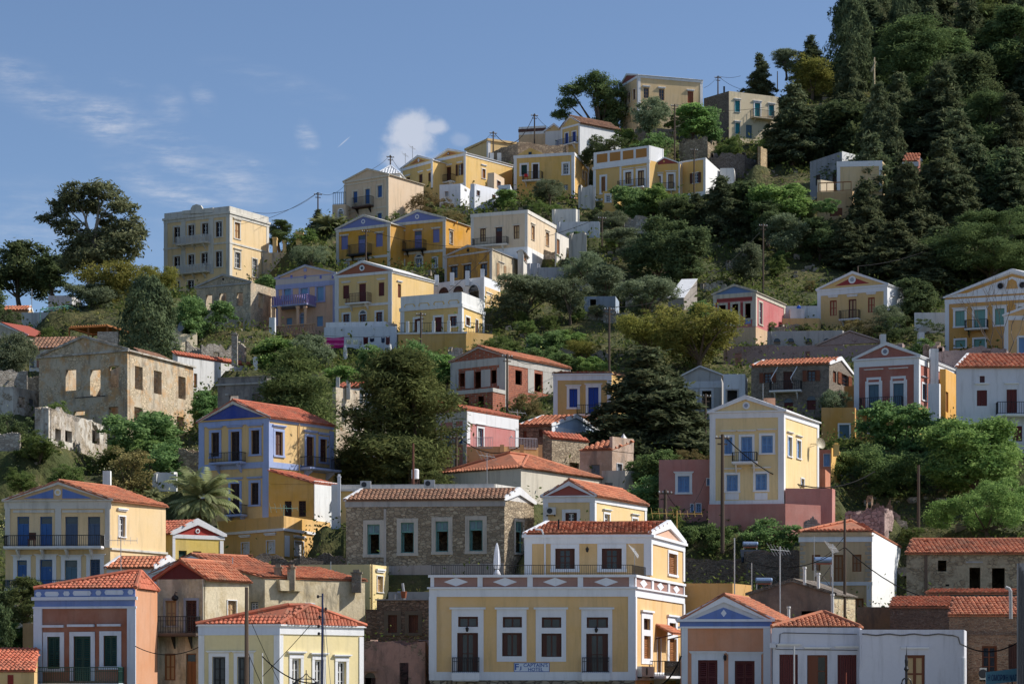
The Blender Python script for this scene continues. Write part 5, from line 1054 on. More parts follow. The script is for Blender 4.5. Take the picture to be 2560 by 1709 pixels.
# --- twin yellow house on ridge
for k,(A,B,C,ap,lb) in enumerate((((612,875),(873,802),(1000,840),(755,765),'left gable of the twin yellow ridge house, cross motif in its pediment'),((880,800),(1148,742),(1538,845),(1005,710),'right gable of the twin yellow ridge house with a long sunlit side wall'))):
    h=House('T1',A,B,C,1030,350,'yellow_house',lb,'house',YEL)
    h.gable_f(ap[0],ap[1],None,None,rake=.3,ins=(paint((176,116,72),.85,'ornament_wash',.5),.5)); h.band('f',B[1],B[1]+22,d=.1); h.corners(.38,B[1]+20,1030,sides='f')
    if k==0:
        for q in ((757,920,788,990),(835,905,865,985)): h.win('f',*q,'sh','brown',0,.2,hgap=.3)
        h.win('f',652,945,682,968,'sh','brown',0,.2,hgap=.2); h.poly('f',[(748,800),(753,800),(753,790),(760,790),(760,800),(766,800),(766,806),(760,806),(760,818),(753,818),(753,806),(748,806)],M_W(),-.01,.06,'cross_ornament')
    else:
        h.disc('f',1005,748,13,M_IRON(),.06,inner=TRIM_OLD); h.win('f',893,880,930,965,'sh','brown',0,.2,hgap=.3); h.win('f',970,860,1027,985,'dd','brown',0,.2,hgap=.2); h.win('f',1084,836,1113,930,'os','brown',0,.2,'white',hgap=.2)
        h.win('s',1285,877,1313,955,'sh','wood',.1,.2,hgap=.4); h.balcony('f',902,937,1062,1002,1.0); h.band('f',988,1004,d=.06,name='string_course'); h.band('s',742,762,d=.08)
        for x in (1365,1428): h.chimney('T1',x,745,800,34,STUCCO_W,d=362,cap=False)
        h.pil('s',1460,880,1535,1020,OCHW,.02,'panel') if 0 else None
    FIN(h)
h=House('T1',(1330,970),(1385,905),(1470,915),1060,348,'annex','small beige porch block with outside lamp on the side of the ridge house','house',BEIGE,th=20,ph=55); h.win('s',1408,975,1440,1030,'sh','brown',.05); FIN(h)
for A,B,C,b,lb,d in (((930,1030),(1105,1012),(1192,1035),1180,'white terrace house with a small brown window under the ridge house',344),((1188,1030),(1222,1012),(1420,1052),1240,'white box house with wall shadows below the ridge house',342),((1420,1028),(1520,1020),(1540,1030),1140,'tiny white booth with a dark opening and flat lid',341)):
    h=House('T1',A,B,C,b,d,'white_house',lb,'house',plaster((226,228,232),.2,'lime'),th=14,ph=40 if d>341 else 25); h.parapet(.25)
    if d==344: h.win('f',976,1063,1005,1103,'gl','wood',.08); h.win('s',1138,1038,1158,1062,'op',sur=0)
    elif d==342: h.win('s',1240,1056,1268,1098,'sh','brown',.05); h.win('s',1368,1090,1400,1125,'sh','board',0)
    else: h.win('f',1440,1040,1490,1110,'op',sur=0); h.win('s',1524,1045,1536,1085,'op',sur=0)
    FIN(h)
# --- yellow parapet house
h=House('T1',(1552,768),(2052,738),(2172,868),1115,352,'yellow_house','plain yellow house with white corner bands, a red chair balcony and a small blank gable','house',plaster((222,180,92),.2))
h.poly('f',[(1570,762),(1685,697),(1800,748)],h.wallmat,-3,-.1,'gable'); h.pil('f',1672,733,1698,756,glass(),-.08,'vent'); h.band('fs',736,760,d=.1); h.corners(.42,760,1115); h.band('fs',1100,1125,paint((158,74,78),.8,'red_base',.3),.04,'plinth')
h.win('f',1612,842,1660,925,'sh','green',.28); h.win('f',1708,835,1753,955,'dd','dkbrown',.2); h.win('f',1962,832,2005,918,'gl','grey',.28); h.win('f',1962,1005,2000,1052,'gl','brown',0); h.balcony('f',1630,908,1795,982,1.0)
h.win('s',2122,895,2138,960,'gl','brown',.05); h.win('s',2146,905,2160,1015,'dd','brown',.1); FIN(h)
h=House('T1',(2130,820),(2215,805),(2225,815),1060,364,'annex','small ochre annex at the back corner of the plain yellow house','house',plaster((224,180,92),.2),th=3,ph=20); FIN(h)
# --- cream house centre
h=House('R13',(-73,452),(395,415),(630,545),890,310,'cream_house','cream house with brown panelled shutters and a whitewashed lower storey','house',plaster((218,198,162),.3),trim=plaster((216,210,198),.25))
h.band('fs',415,445,d=.1); h.corners(.35,445,720,sides='f'); mb=MB(); z=h.zB(722)
wbox(mb,h.W['f'],0,h.W['f'].L+.05,h.zb-3,z,0,.05); wbox(mb,h.W['s'],.0,h.W['s'].L,h.zb-3,z,0,.05); h.part('ground_floor',mb,plaster((228,228,226),.25,'lime'))
for q in ((0,570,48,680),(280,545,328,657)): h.win('f',*q,'pn','brown',0,.12,'beige',hgap=.0)
h.win('f',130,560,185,705,'dr','brown',0,.12,hgap=.0); h.win('s',428,548,455,668,'pn','wood',.04,.12,'beige'); h.win('s',548,605,575,718,'pn','wood',.04,.12,'beige'); h.balcony('f',-50,655,240,720,.9); FIN(h)
h=House('R13',(625,610),(640,605),(742,650),800,312,'annex','low white annex with a tall brown door right of the cream house','house',plaster((222,214,200),.35),th=10,ph=42); h.win('s',641,660,665,785,'sh','wood',0); FIN(h)
h=House('R13',(315,760),(362,760),(398,775),900,306,'porch','tiny pedimented white porch with a panelled door by the cream house','porch',plaster((214,208,196),.3),th=3,ph=35); h.gable_f(350,742,rake=.12); h.win('s',364,785,388,850,'pn','wood',.03,0,'beige'); FIN(h)
# --- mustard old house
h=House('R12',(1710,808),(2100,748),(2390,868),1050,300,'old_house','old mustard house with a grey stained pediment and open grey-brown shutters','house',oldplaster((188,142,66),(170,128,66),(170,146,110),-.1,'mu'),trim=GREYP)
h.gable_f(1905,714,None,None,rake=.25); h.disc('f',1902,752,14,paint((40,34,30),.9,'dark_hole'),.03,'oculus'); h.band('f',748,762,d=.12); h.corners(.35,762,1050,sides='f'); mb=MB(); wbox(mb,h.W['s'],.02,h.W['s'].L,h.zb-3,h.zt,0,.05); h.part('side_render',mb,oldplaster((206,190,160),(186,168,140),(180,160,140),-.1,'ms'))
for q in ((1755,885,1815,985),(1862,872,1925,990),(2005,862,2060,968)): h.win('f',*q,'gl','dkbrown',0,.15,'dkbrown',hgap=.0)
h.win('s',2158,872,2196,1000,'os','tan',.05,.15,'white'); FIN(h)
# --- lavender house
h=House('R12',(303,990),(795,945),(900,975),1470,290,'lavender_house','peach house with lavender trim, columned balcony and light blue shutters','house',plaster((222,178,142),.18),trim=plaster((160,164,206),.2,'lv'))
LV=h.trim; h.gable_f(545,880,None,None,rake=.22,rmat=TRIM_OLD); h.disc('f',545,916,16,LV,.06); h.band('f',945,1000,plaster((206,188,176),.2),.05,'attic'); h.band('f',945,953,LV,.1); h.band('f',1000,1040,LV,.09,'frieze'); h.corners(.35,1040,1470,sides='f')
for x in (325,430,545,675,775): h.pil('f',x-8,960,x+8,990,paint((120,120,190),.8,'lav_strip'),.08,'attic_post')
for q in ((367,1073,426,1163),(640,1056,698,1175)): h.win('f',*q,'sh','ltblue',.25)
h.win('f',505,1068,566,1165,'dd','ltblue',.25); h.win('f',503,1310,550,1392,'dd','ltblue',.12,arch=True)
for q in ((387,1317,435,1400),(640,1302,692,1385),(310,1345,335,1410)): h.win('f',*q,'sh','ltblue',0)
h.balcony('f',347,1148,635,1235,2.3,slab=LV,mat=paint((150,132,176),.8,'lav_rail',.1),bar=.32,bw=.13,brk=0)
W=h.W['f']
for x in (350,403,556,615):
    u,z=h.uz('f',x,1236); zb=h.zb+.2; p=W.p(u,zb,2.0 if x in (350,615) else 2.1); hh=z-zb-.05; mb=MB(); mb.lathe(p,[(.3,0),(.3,.25),(.22,.35),(.2,hh-.4),(.28,hh-.2),(.3,hh)],10); h.part('column',mb,plaster((226,178,132),.15,'pe'))
u0,_=h.uz('f',292,1400); u1,_=h.uz('f',712,1400); mb=MB(); z=h.zb+.1; zt=z+1.35
wbox(mb,W,u0,u1,zt-.14,zt,2.4,2.65); wbox(mb,W,u0,u1,z,z+.12,2.4,2.65)
n=int((u1-u0)/.36)
for i in range(n+1):
    a=u0+(u1-u0)*i/n; b=a+.36; 
    if i<n:
        for s0,s1 in ((a,b),(b,a)): mb.tube([W.p(s0,z+.1,2.5),W.p(s1,zt-.1,2.5)],.06,4)
h.part('balustrade',mb,plaster((222,172,126),.15,'pe')); FIN(h)
# --- yellow-brown pediment house
h=House('R12',(795,965),(1265,922),(1615,1010),1400,285,'yellow_house','warm yellow house with a brown pediment, maroon shutters and bracketed balcony','house',plaster((224,190,118),.16),trim=plaster((218,216,214),.2,'tw'))
h.gable_f(1020,843,paint((156,96,72),.85,'brown_wash',.2),None,rake=.3); h.disc('f',1018,900,24,M_W(),.06,inner=glass()); h.band('f',922,945,d=.1); h.band('f',1182,1202,d=.08,name='string_course'); h.corners(.5,945,1400,sides='f'); h.corners(.35,935,1400,sides='s') if 0 else h.band('s',920,940,d=.1)
for q in ((858,1045,910,1155),(1155,1020,1203,1133)): h.win('f',*q,'sh','maroon',0,.2,hgap=.3)
h.win('f',992,1030,1050,1182,'dd','maroon',0,.1,hgap=.1); h.win('f',861,1285,914,1368,'gl','maroon',.22,0,'maroon'); h.win('f',1136,1267,1188,1350,'gl','maroon',.22,0,'maroon'); h.win('f',998,1287,1052,1370,'gl','maroon',.1,0,'maroon',name='door',arch=True)
h.win('s',1316,1033,1344,1147,'sh','board',0,.2,hgap=.2); h.balcony('f',907,1118,1098,1205,1.0,paint((84,40,38),.5,'red_iron'),orn=True); FIN(h)
h=House('R12',(715,1375),(1215,1345),(1310,1375),1520,279,'garden_wall','white courtyard wall with curled end in front of the warm yellow house','wall',plaster((222,224,228),.2,'lime'),th=6,ph=30); FIN(h)
h=House('R12',(243,1318),(290,1312),(300,1318),1480,284,'gate_pier','white block pier at the left of the peach columned house','pier',plaster((222,222,222),.2,'lime'),th=5,ph=20); FIN(h)
h=House('R12',(700,1420),(1300,1385),(1310,1395),1660,276,'terrace_wall','tall white retaining wall carrying the laundry terrace','wall',plaster((210,214,220),.25,'lime'),th=6,ph=25); FIN(h)
# --- white arcade house
h=House('R12',(1615,1030),(2035,972),(2170,1025),1210,292,'white_house','white house with three open arches and post-like battlements','house',plaster((224,226,230),.2,'lime'))
for q in ((1658,1115,1742,1155),(1778,1105,1866,1160),(1908,1095,1992,1180)): h.win('f',*q,'op',sur=0,arch=True)
for x,y in ((1640,960),(1768,940),(1895,925),(2022,910)): h.chimney('R12',x,y,1010,34,h.wallmat,d=293,cap=False,name='battlement')
mb=MB(); wbox(mb,h.W['s'],.3,h.W['s'].L,h.zb-2,h.zB(1050),0,.04); h.part('side_render',mb,Y_WARM); h.win('s',2056,1128,2092,1215,'sh','board',.08,.15); FIN(h)
# --- low villa with oval panels
h=House('R12',(1340,1235),(1850,1195),(2035,1265),1450,275,'low_villa','low yellow villa with oval panelled parapet and dark red doors','house',plaster((222,188,108),.15),trim=plaster((220,220,216),.2,'tw'))
h.parapet(.95*1.45,h.trim); h.band('fs',1195,1225,d=.14); h.corners(.5,1225,1450)
for x,y in ((1415,1222),(1535,1212),(1660,1200),(1782,1188)): h.poly('f',[(x-48,y),(x-34,y-20),(x+34,y-24),(x+48,y-4),(x+34,y+18),(x-34,y+22)],plaster((222,188,108),.15),.0,.05,'oval_panel'); h.poly('f',[(x-38,y),(x-28,y-13),(x+28,y-17),(x+38,y-3),(x+28,y+12),(x-28,y+15)],h.trim,.04,.07,'oval_panel')
h.win('f',1457,1325,1508,1430,'dd','maroon',.25); h.win('f',1625,1310,1683,1442,'dd','maroon',.25); h.win('f',1752,1302,1808,1385,'gl','maroon',.25,0,'maroon'); h.win('s',1883,1312,1917,1380,'gl','maroon',.2,0,'maroon'); h.win('s',1965,1332,1985,1450,'dd','maroon',.1); FIN(h)
h=House('R12',(1320,1470),(1885,1432),(2110,1465),1620,271,'terrace_wall','ochre terrace wall with white posts and a thin railing below the low villa','wall',plaster((206,164,84),.25),th=5,ph=58)
W=h.W['f']; mb=MB(); railing(mb,[W.p(.1,h.zt,-.1),W.p(W.L-.1,h.zt,-.1)],1.15,.3,.03,.05); W2=h.W['s']; railing(mb,[W2.p(.1,h.zt,-.1),W2.p(W2.L-.1,h.zt,-.1)],1.15,.3,.03,.05); h.part('railing',mb,M_IRON())
for x in (1395,1490,1612,1740):
    u,_=h.uz('f',x,1450); mb=MB(); mb.box(W.p(u,h.zt,-.15),.36,.3,1.35,math.atan2(W.e.y,W.e.x)); h.part('post',mb,STUCCO_W)
h.band('f',1432,1446,STUCCO_W,.12); FIN(h)
# --- yellow row on the right
PAN=plaster((222,180,96),.15,'pan')
h=House('T2',(328,1085),(870,1015),(1010,1050),1370,345,'yellow_house','yellow house with a panelled parapet and tall striped doors','house',PAN)
h.parapet(2.2,M_W()); W=h.W['f']
for i in range(4): a=.06+i*.235; mb=MB(); wbox(mb,W,W.L*a,W.L*(a+.19),h.zt+.55,h.zt+1.85,0,.04); h.part('parapet_panel',mb,paint((176,124,66),.8,'panel_ochre'))
h.band('f',1015,1042,d=.16); h.corners(.4,1042,1350,sides='f'); h.pil('f',582,1075,600,1300); h.band('f',1335,1352,d=.08,name='string_course')
h.win('f',403,1177,443,1335,'sh','wood',.3); h.win('f',637,1132,696,1250,'pn','brown',.35,.1,'beige',name='door'); h.win('f',760,1117,820,1268,'pn','brown',.35,.1,'beige',name='door'); h.balcony('f',582,1215,835,1300,.9); FIN(h)
h=House('T2',(872,1075),(1168,1048),(1200,1055),1390,346,'yellow_house','yellow house with a small red pediment in the upper row','house',PAN,th=8,ph=15)
h.poly('f',[(885,1066),(1018,988),(1155,1040)],paint((150,74,66),.8,'red_wash',.2),-.4,.05,'tympanum'); h.poly('f',[(872,1076),(1018,985),(1168,1040),(1168,1050),(1018,998),(890,1076)],M_W(),-.42,.15,'raking_cornice'); h.disc('f',1014,1030,9,PAN,.1)
for q in ((933,1170,983,1310),(1055,1153,1108,1302)): h.win('f',*q,'pn','brown',.3,.1,'beige',name='door')
h.balcony('f',905,1248,1118,1320,.9); h.corners(.2,1050,1390,sides='f'); FIN(h)
h=House('T2',(1172,1030),(1418,992),(1592,1150),1390,345,'yellow_house','yellow house with open framed shutters and a bright white side wall','house',PAN)
h.win('f',1296,1140,1348,1240,'os','brown',.1,0,'white'); h.corners(.35,992,1330,sides='f'); h.band('f',992,1008,d=.1); h.band('f',1315,1390,M_W(),.04,'ground_floor'); mb=MB(); wbox(mb,h.W['s'],.02,h.W['s'].L,h.zb-3,h.zt,0,.05); h.part('side_render',mb,plaster((232,232,230),.12,'lime')); FIN(h)
h=House('T2',(1560,1100),(1695,1092),(1715,1105),1250,352,'white_house','low white block behind the bright white side wall','house',STUCCO_W,th=5,ph=30); FIN(h)
h=House('T2',(415,1335),(560,1315),(600,1330),1510,340,'annex','small yellow annex with a pale blue window below the panelled house','house',PAN,th=5,ph=20); h.win('f',447,1355,490,1422,'gl','white',.2); FIN(h)
# --- ridge villas
h=House('T2',(592,290),(762,188),(1388,240),620,375,'villa','big cream villa on the ridge with a shaded gable end and white corner bands','house',plaster((222,194,140),.22))
h.gable_f(655,178,paint((140,80,72),.85,'red_wash',.3),None,rake=.3); h.band('fs',188,212,d=.1); h.corners(.4,212,600)
for q in ((712,325,735,430),(665,355,685,460),(632,388,654,525),(605,420,622,500)): h.win('f',*q,'sh','brown',.05)
for q in ((815,310,868,412),(965,324,1018,432)): h.win('s',*q,'gl','tan',0,.25,'tan',hgap=.1)
h.win('s',1245,346,1300,458,'pn','red',0,.25,'wood',hgap=.05); h.balcony('f',600,515,665,570,1.0); h.win('f',672,575,688,650,'op',sur=0); FIN(h)
h=House('T2',(1405,425),(1648,342),(2130,402),830,373,'villa','cream hillside house with cyan shutters and a dark stone flank','house',plaster((222,206,166),.3),th=52,ph=66)
mb=MB(); wbox(mb,h.W['f'],0,h.W['f'].L-.02,h.zb-3,h.zt-.02,0,.06); h.part('stone_flank',mb,STONE_B)
h.win('s',1705,438,1755,547,'sh','cyan',.06,.2,hgap=.1); h.win('s',1898,460,1952,602,'dd','cyan',.2,.2,hgap=.0); h.win('s',2036,480,2088,585,'sh','cyan',.06,.2,hgap=.1); h.win('s',1708,655,1755,760,'sh','cyan',.06,.2,hgap=.1); h.win('s',1813,672,1873,802,'dd','bluegrey',0,0)
h.balcony('s',1857,540,2068,622,1.1,slab=plaster((200,184,150),.3)); h.chimney('T2',1600,298,345,16,M_IRON(),d=378,cap=False,name='flue'); FIN(h)
h=House('T1',(1945,535),(2100,494),(2440,560),770,365,'white_house','white house with a yellow gabled front and royal blue doors','house',plaster((218,182,104),.2))
h.gable_f(2022,437,None,TILE_B(),rake=.22); h.corners(.28,500,770,sides='f'); h.band('f',494,510,d=.08); mb=MB(); wbox(mb,h.W['s'],.02,h.W['s'].L,h.zb-3,h.zt,0,.05); h.part('side_render',mb,plaster((234,234,234),.12,'lime'))
for q in ((1978,577,2004,675),(2038,564,2068,672)): h.win('f',*q,'dd','cobalt',.15)
h.balcony('f',1925,625,2085,682,.8,paint((40,70,120),.5,'blue_iron')); h.ac('s',2176,625,2206,660); FIN(h)
h=House('T1',(1812,580),(1945,555),(1975,565),700,372,'white_house','small white house with a pale gable left of the blue doored house','house',STUCCO_W,th=14,ph=30); h.gable_f(1885,500,Y_WARM,None,rake=.25); FIN(h)
h=House('T1',(1150,705),(1335,622),(1582,655),780,368,'ochre_house','ochre house top with a white edged gable behind the rubble terrace','house',plaster((224,190,126),.2))
h.gable_f(1262,640,None,None,rake=0) if 0 else None
h.band('fs',622,640,h.wallmat,.2); h.corners(.4,640,780); FIN(h)
h=House('T1',(1590,640),(1815,580),(1830,585),740,378,'white_house','roof terrace with a white pierced parapet on the ridge','house',plaster((206,176,130),.3),th=14,ph=20); h.parapet(1.3,STUCCO_W)
for k in range(6): u=h.W['f'].L*(k+.5)/6; mb=MB(); wbox(mb,h.W['f'],u-.45,u+.45,h.zt+.45,h.zt+.95,-.0,.02); h.part('parapet_hole',mb,paint((92,64,56),.9,'shade_wood'))  # flat plates, the shade of the parapet holes put into their colour
FIN(h)
h=House('T1',(1340,742),(1585,648),(2005,682),840,360,'terrace_wall','high dry stone terrace wall on the ridge behind the plain yellow house','wall',stone((186,164,136),(140,120,100),(120,104,88),2.2),ruin=True,rag=.15); FIN(h)
# --- houses in the right hand forest
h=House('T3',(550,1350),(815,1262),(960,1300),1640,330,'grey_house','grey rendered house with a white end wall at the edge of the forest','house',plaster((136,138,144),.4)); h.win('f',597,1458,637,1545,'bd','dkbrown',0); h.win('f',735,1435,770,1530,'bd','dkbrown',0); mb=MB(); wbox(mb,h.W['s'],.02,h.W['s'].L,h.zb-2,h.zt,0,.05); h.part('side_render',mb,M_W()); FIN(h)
h=House('T3',(778,1370),(1150,1340),(1180,1345),1600,326,'yellow_house','pale yellow house with white corner half hidden by a conifer','house',plaster((216,190,136),.2),th=6,ph=20); h.band('f',1340,1385,d=.08,name='frieze'); h.corners(.4,1370,1600,sides='f'); FIN(h)
h=House('R14',(612,172),(640,165),(748,205),292,322,'garden_wall','bright cream stair wall in front of the grey house','wall',plaster((232,212,170),.2),th=10,ph=55); FIN(h)
h=House('R14',(610,300),(905,255),(920,260),470,318,'terrace_wall','tan terrace wall with a timber rail beside the forest','wall',plaster((190,156,104),.25),th=12,ph=20); mb=MB(); W=h.W['f']; railing(mb,[W.p(.2,h.zt,-.1),W.p(W.L-.2,h.zt,-.1)],1.3,.9,.1,.12); h.part('railing',mb,pc('wood')); h.win('f',715,400,820,468,'bd','board',0); FIN(h)
h=House('T3',(1325,1365),(1450,1350),(1470,1355),1600,330,'red_house','dark red house with an orange roof edge deep among the conifers','house',plaster((140,66,54),.2),th=4,ph=20); h.shed(2,'b',TILE_O()); h.band('f',1350,1390,d=.1,name='frieze'); FIN(h)
h=House('T3',(1340,1300),(1455,1290),(1500,1295),1330,345,'white_house','pale roof ridge of a house among the conifers','house',STUCCO_W,th=4,ph=20); FIN(h)
h=House('T3',(1930,500),(2200,440),(2240,450),720,420,'house','cream gabled house high among the pines at top right','house',Y_CREAM,th=12,ph=20); h.gable_f(2060,400,None,None,rake=.3); h.corners(.4,470,720,sides='f'); FIN(h)
h=House('T3',(1845,610),(1975,585),(1985,590),745,412,'white_house','white house wall among the pines at top right','house',plaster((214,216,222),.2,'lime'),th=8,ph=20); FIN(h)
# --- walls on the slope
for A,B,C,b,d,nm,lb,m,rg in (
 (('R12',165,715),(455,770),(470,775),960,326,'garden_wall','long grey stained wall right of the cream villa',oldplaster((176,170,158),(200,180,140),(150,146,140),-.2,'gw'),0),
 (('R13',640,540),(985,512),(1000,515),620,322,'garden_wall','pale blue-grey retaining wall on the green slope',plaster((196,202,208),.35),0),
 (('R13',600,460),(800,408),(830,415),540,328,'garden_wall','white sloping stair wall below the plain yellow house',plaster((226,220,208),.35),0),
 (('R13',820,260),(945,215),(960,220),430,338,'garden_wall','weathered white stair wall between the yellow houses',plaster((200,194,186),.5),.2),
 (('R13',392,880),(480,860),(500,870),1000,304,'garden_wall','short grey-white wall under the cream house corner',plaster((186,186,190),.4),0),
 (('R13',480,900),(690,895),(700,900),1010,303,'garden_wall','long grey cement wall behind the olive trees',plaster((164,164,168),.45),0),
 (('R13',1685,350),(1800,330),(1830,345),520,330,'garden_wall','cream stone wall fragment below the white side wall',STONE_W,.3),
 (('T2',1470,960),(1800,950),(1930,955),1160,356,'ruined_house','grey rubble ruin among weeds on the upper right slope',STONE_B,.5),
 (('T2',1140,710),(1560,690),(1600,700),830,376,'terrace_wall','grey terrace wall under the cyan shuttered house',STONE_B,.15),
 (('T2',700,690),(1110,700),(1140,705),800,372,'terrace_wall','stone terrace wall under the big ridge villa',STONE_G,.15),
 (('T2',1160,830),(1440,800),(1525,840),990,364,'ruined_wall','collapsed heap-like rubble wall on the upper slope',STONE_A,.5),
 (('T2',1930,885),(1950,880),(2012,880),1050,352,'ruined_wall','single standing sunlit slab of ruined wall near the forest',stone((200,176,136),(170,146,110),(180,160,130),2.2),.2),
 (('R33',1695,535),(2330,520),(2345,525),780,176,'terrace_wall','long rubble terrace wall behind the hotel and antennas',STONE_B,.1),
 (('R34',0,470),(470,460),(480,465),760,174,'terrace_wall','mossy rubble wall with a low dark arch left of the tan house',STONE_B,.15),
 (('R22',1735,215),(1850,175),(1860,180),330,256,'terrace_wall','small dry stone wall above the unfinished house',STONE_W,.3),
 (('R13',1180,495),(1450,470),(1470,480),600,325,'terrace_wall','tumbled white rubble wall under the fig bushes',STONE_W,.5),
 (('R13',740,630),(875,612),(890,620),760,308,'ruined_wall','grey broken shed wall beside the cream house steps',plaster((176,170,158),.5),.2),
 (('R31',-20,1290),(95,1285),(110,1290),1420,139,'terrace_wall','tan stone wall stub at the lower left edge',STONE_W,.2),
 (('R21',1270,1210),(1450,1205),(1480,1215),1330,198,'garden_wall','white painted wall fragment behind the palm tree',plaster((226,226,224),.25,'lime'),.1),
 (('R21',1490,1010),(1662,1015),(1668,1018),1160,202,'terrace_wall','rough tan stone wall left of the blue trimmed house',STONE_A,.3),
 (('R21',-60,885),(160,880),(175,885),1000,203,'terrace_wall','rounded dry stone wall corner among weeds at the left edge',STONE_W,.3),
 (('R32',1236,800),(1600,800),(1610,805),880,158,'terrace_wall','low parapet with potted greenery above the brown stone house',GREYP,0)):
    h=House(A[0],(A[1],A[2]),B,C,b,d,nm,lb,'ruin' if 'ruin' in nm else 'wall',m,ruin=True,rag=rg,th=4,ph=30)
    if nm=='terrace_wall' and 'dark arch' in lb: h.win('f',215,665,280,710,'op',sur=0,arch=True)
    FIN(h)
for i in range(16):
    x0=R.uniform(1330,1980); y0=R.uniform(640,850) if i<11 else R.uniform(860,930); y0=y0 if i<11 else y0; x0=x0 if i<11 else R.uniform(1230,1420); w_=R.uniform(45,110); d=depth_of(y0)
    FIN(House('S',(x0,y0-R.uniform(12,20)),(x0+w_,y0-R.uniform(14,22)),(x0+w_+4,y0-14),y0,d,'terrace_wall','short pale dry stone terrace wall among the shrubs of the middle slope','wall',STONE_W,ruin=True,rag=.3,th=R.uniform(2,12),ph=30,group='dry stone terraces on the middle slope'))
# yellow piers on the villa garden wall
for i,(x,yt,w) in enumerate(((292,665,34),(372,690,26),(498,620,54))):
    p=at('R12',x,770 if i<2 else 790,327); q=at('R12',x,yt,327); mb=MB(); mb.box(p-Vector((0,0,1)),w*SC*327/F,1.2,q.z-p.z+1); mb.box(Vector((p.x,p.y,q.z)),w*SC*327/F*1.2,1.4,.25)
    tag(mkobj('gate_pier',mb,plaster((222,188,116),.35,'pier'),None,p),('slim ochre pier nearest the cream villa','short slim ochre pier in the middle of the grey wall','wide ochre gate pier at the upper end of the grey wall')[i],'pier')
h=House('R13',(870,1140),(1130,1135),(1160,1140),1262,288,'hut','pale blue hut with a dark doorway under the olive trees','hut',plaster((150,166,186),.35),th=3,ph=20); h.win('f',918,1160,968,1262,'op',sur=.1,smat=plaster((176,186,196),.3)); FIN(h)
h=House('R13',(1570,1160),(1700,1150),(1810,1130),1230,290,'shed','collapsed grey shed roof with a torn white sheet on the slope','shed',plaster((150,140,130),.4),th=10,ph=45); h.shed(3.0,'b'); FIN(h)
# ------------------------------------------------------------------ hillside
SKY_LINE=[(-900,800),(0,770),(200,745),(420,690),(560,650),(720,565),(850,540),(1000,470),(1150,400),(1300,350),(1400,345),(1480,335),(1600,300),(1760,285),(1900,262),(1980,235),(2060,170),(2200,40),(2560,-90),(3600,-160)]
def sky_y(X):
    for (x0,y0),(x1,y1) in zip(SKY_LINE,SKY_LINE[1:]):
        if x0<=X<=x1: return y0+(y1-y0)*(X-x0)/(x1-x0)
    return 800 if X<0 else -200
gy=np.linspace(2200,-300,600); gd=np.array([depth_of(y) for y in gy]); gz=CZ+(HY-gy)/F*gd
nu,nd=430,340
us=np.linspace(-2400,5000,nu); us=np.where(True,us,us)
us=np.concatenate([np.linspace(-2200,-80,24)[:-1],np.linspace(-80,2640,360),np.linspace(2640,4800,24)[1:]])
ds=np.concatenate([np.linspace(92,440,300),np.linspace(440,900,40)[1:]])
UU,DD=np.meshgrid(us,ds)
XX=(UU-CX)/F*DD
ridge=np.array([CZ+(HY-sky_y(u))/F*depth_of(sky_y(u)) for u in us])
dr=np.array([depth_of(sky_y(u)) for u in us])
G=np.interp(DD,gd,gz)
ZZ=np.minimum(G,ridge[None,:]+np.minimum(0,-(DD-dr[None,:]-4)*.12))
ZZ=np.where(G>ridge[None,:],ridge[None,:]-np.maximum(0,DD-dr[None,:]-4)*.12,ZZ)
def vnoise(x,y,s,seed):
    rs=np.random.RandomState(seed); t=rs.rand(64,64); x=x/s; y=y/s; xi=np.floor(x).astype(int); yi=np.floor(y).astype(int); fx=x-xi; fy=y-yi; fx=fx*fx*(3-2*fx); fy=fy*fy*(3-2*fy)
    g=lambda a,b:t[a%64,b%64]
    return (g(xi,yi)*(1-fx)+g(xi+1,yi)*fx)*(1-fy)+(g(xi,yi+1)*(1-fx)+g(xi+1,yi+1)*fx)*fy-.5
NZ=vnoise(XX,DD,9,1)*1.6+vnoise(XX,DD,3.5,2)*.8+vnoise(XX,DD,1.6,3)*.35
ZZ=np.where(DD>128,ZZ+NZ-.3,ZZ)
for h in HOUSES:
    if h.parent: continue
    c=(h.A+h.C)/2; e=(h.B-h.A); g=(h.C-h.B); w=h.W['f'].L; d=h.W['s'].L
    # local coords in parallelogram
    det=e.x*g.y-e.y*g.x
    if abs(det)<.1: continue
    px_,py_=XX-h.A.x,DD-h.A.y
    a=(px_*g.y-py_*g.x)/det; b=(e.x*py_-e.y*px_)/det
    da=np.maximum(np.maximum(-a,a-1),0)*w; db=np.maximum(np.maximum(-b,b-1),0)*d
    dist=np.hypot(da,db)
    wallish = ('wall' in h.root.name or d<2.2)
    lim=h.zb-.15+np.maximum(0,dist-(.8 if wallish else 1.5))*(1.1 if wallish else 1.4)
    front=(b<0)
    m=(dist<14)&((~front)|(dist<1.5)) if wallish else (dist<16)
    if wallish: lim=np.where(b>.5,1e9,lim)
    ZZ=np.where(m,np.minimum(ZZ,lim),ZZ)
    uu=[q.x/q.y*F+CX for q in (h.A,h.B,h.C)]; lo_,hi_=min(uu),max(uu); yb_=min(h.A.y,h.B.y)
    du=np.maximum(np.maximum(lo_-UU,UU-hi_),0)/F*DD; los=CZ+(h.zb-CZ)*DD/h.B.y-.35+du*1.1
    if not wallish or 'terrace' in h.root.name: ZZ=np.where((DD<yb_+.5)&(DD>yb_-26)&(du<6),np.minimum(ZZ,los),ZZ)
    fill=h.zb-.3-np.maximum(0,dist-.6)*1.6
    ZZ=np.where((dist<10)&(~front|(dist<2)),np.maximum(ZZ,np.minimum(fill,ZZ+6)),ZZ)
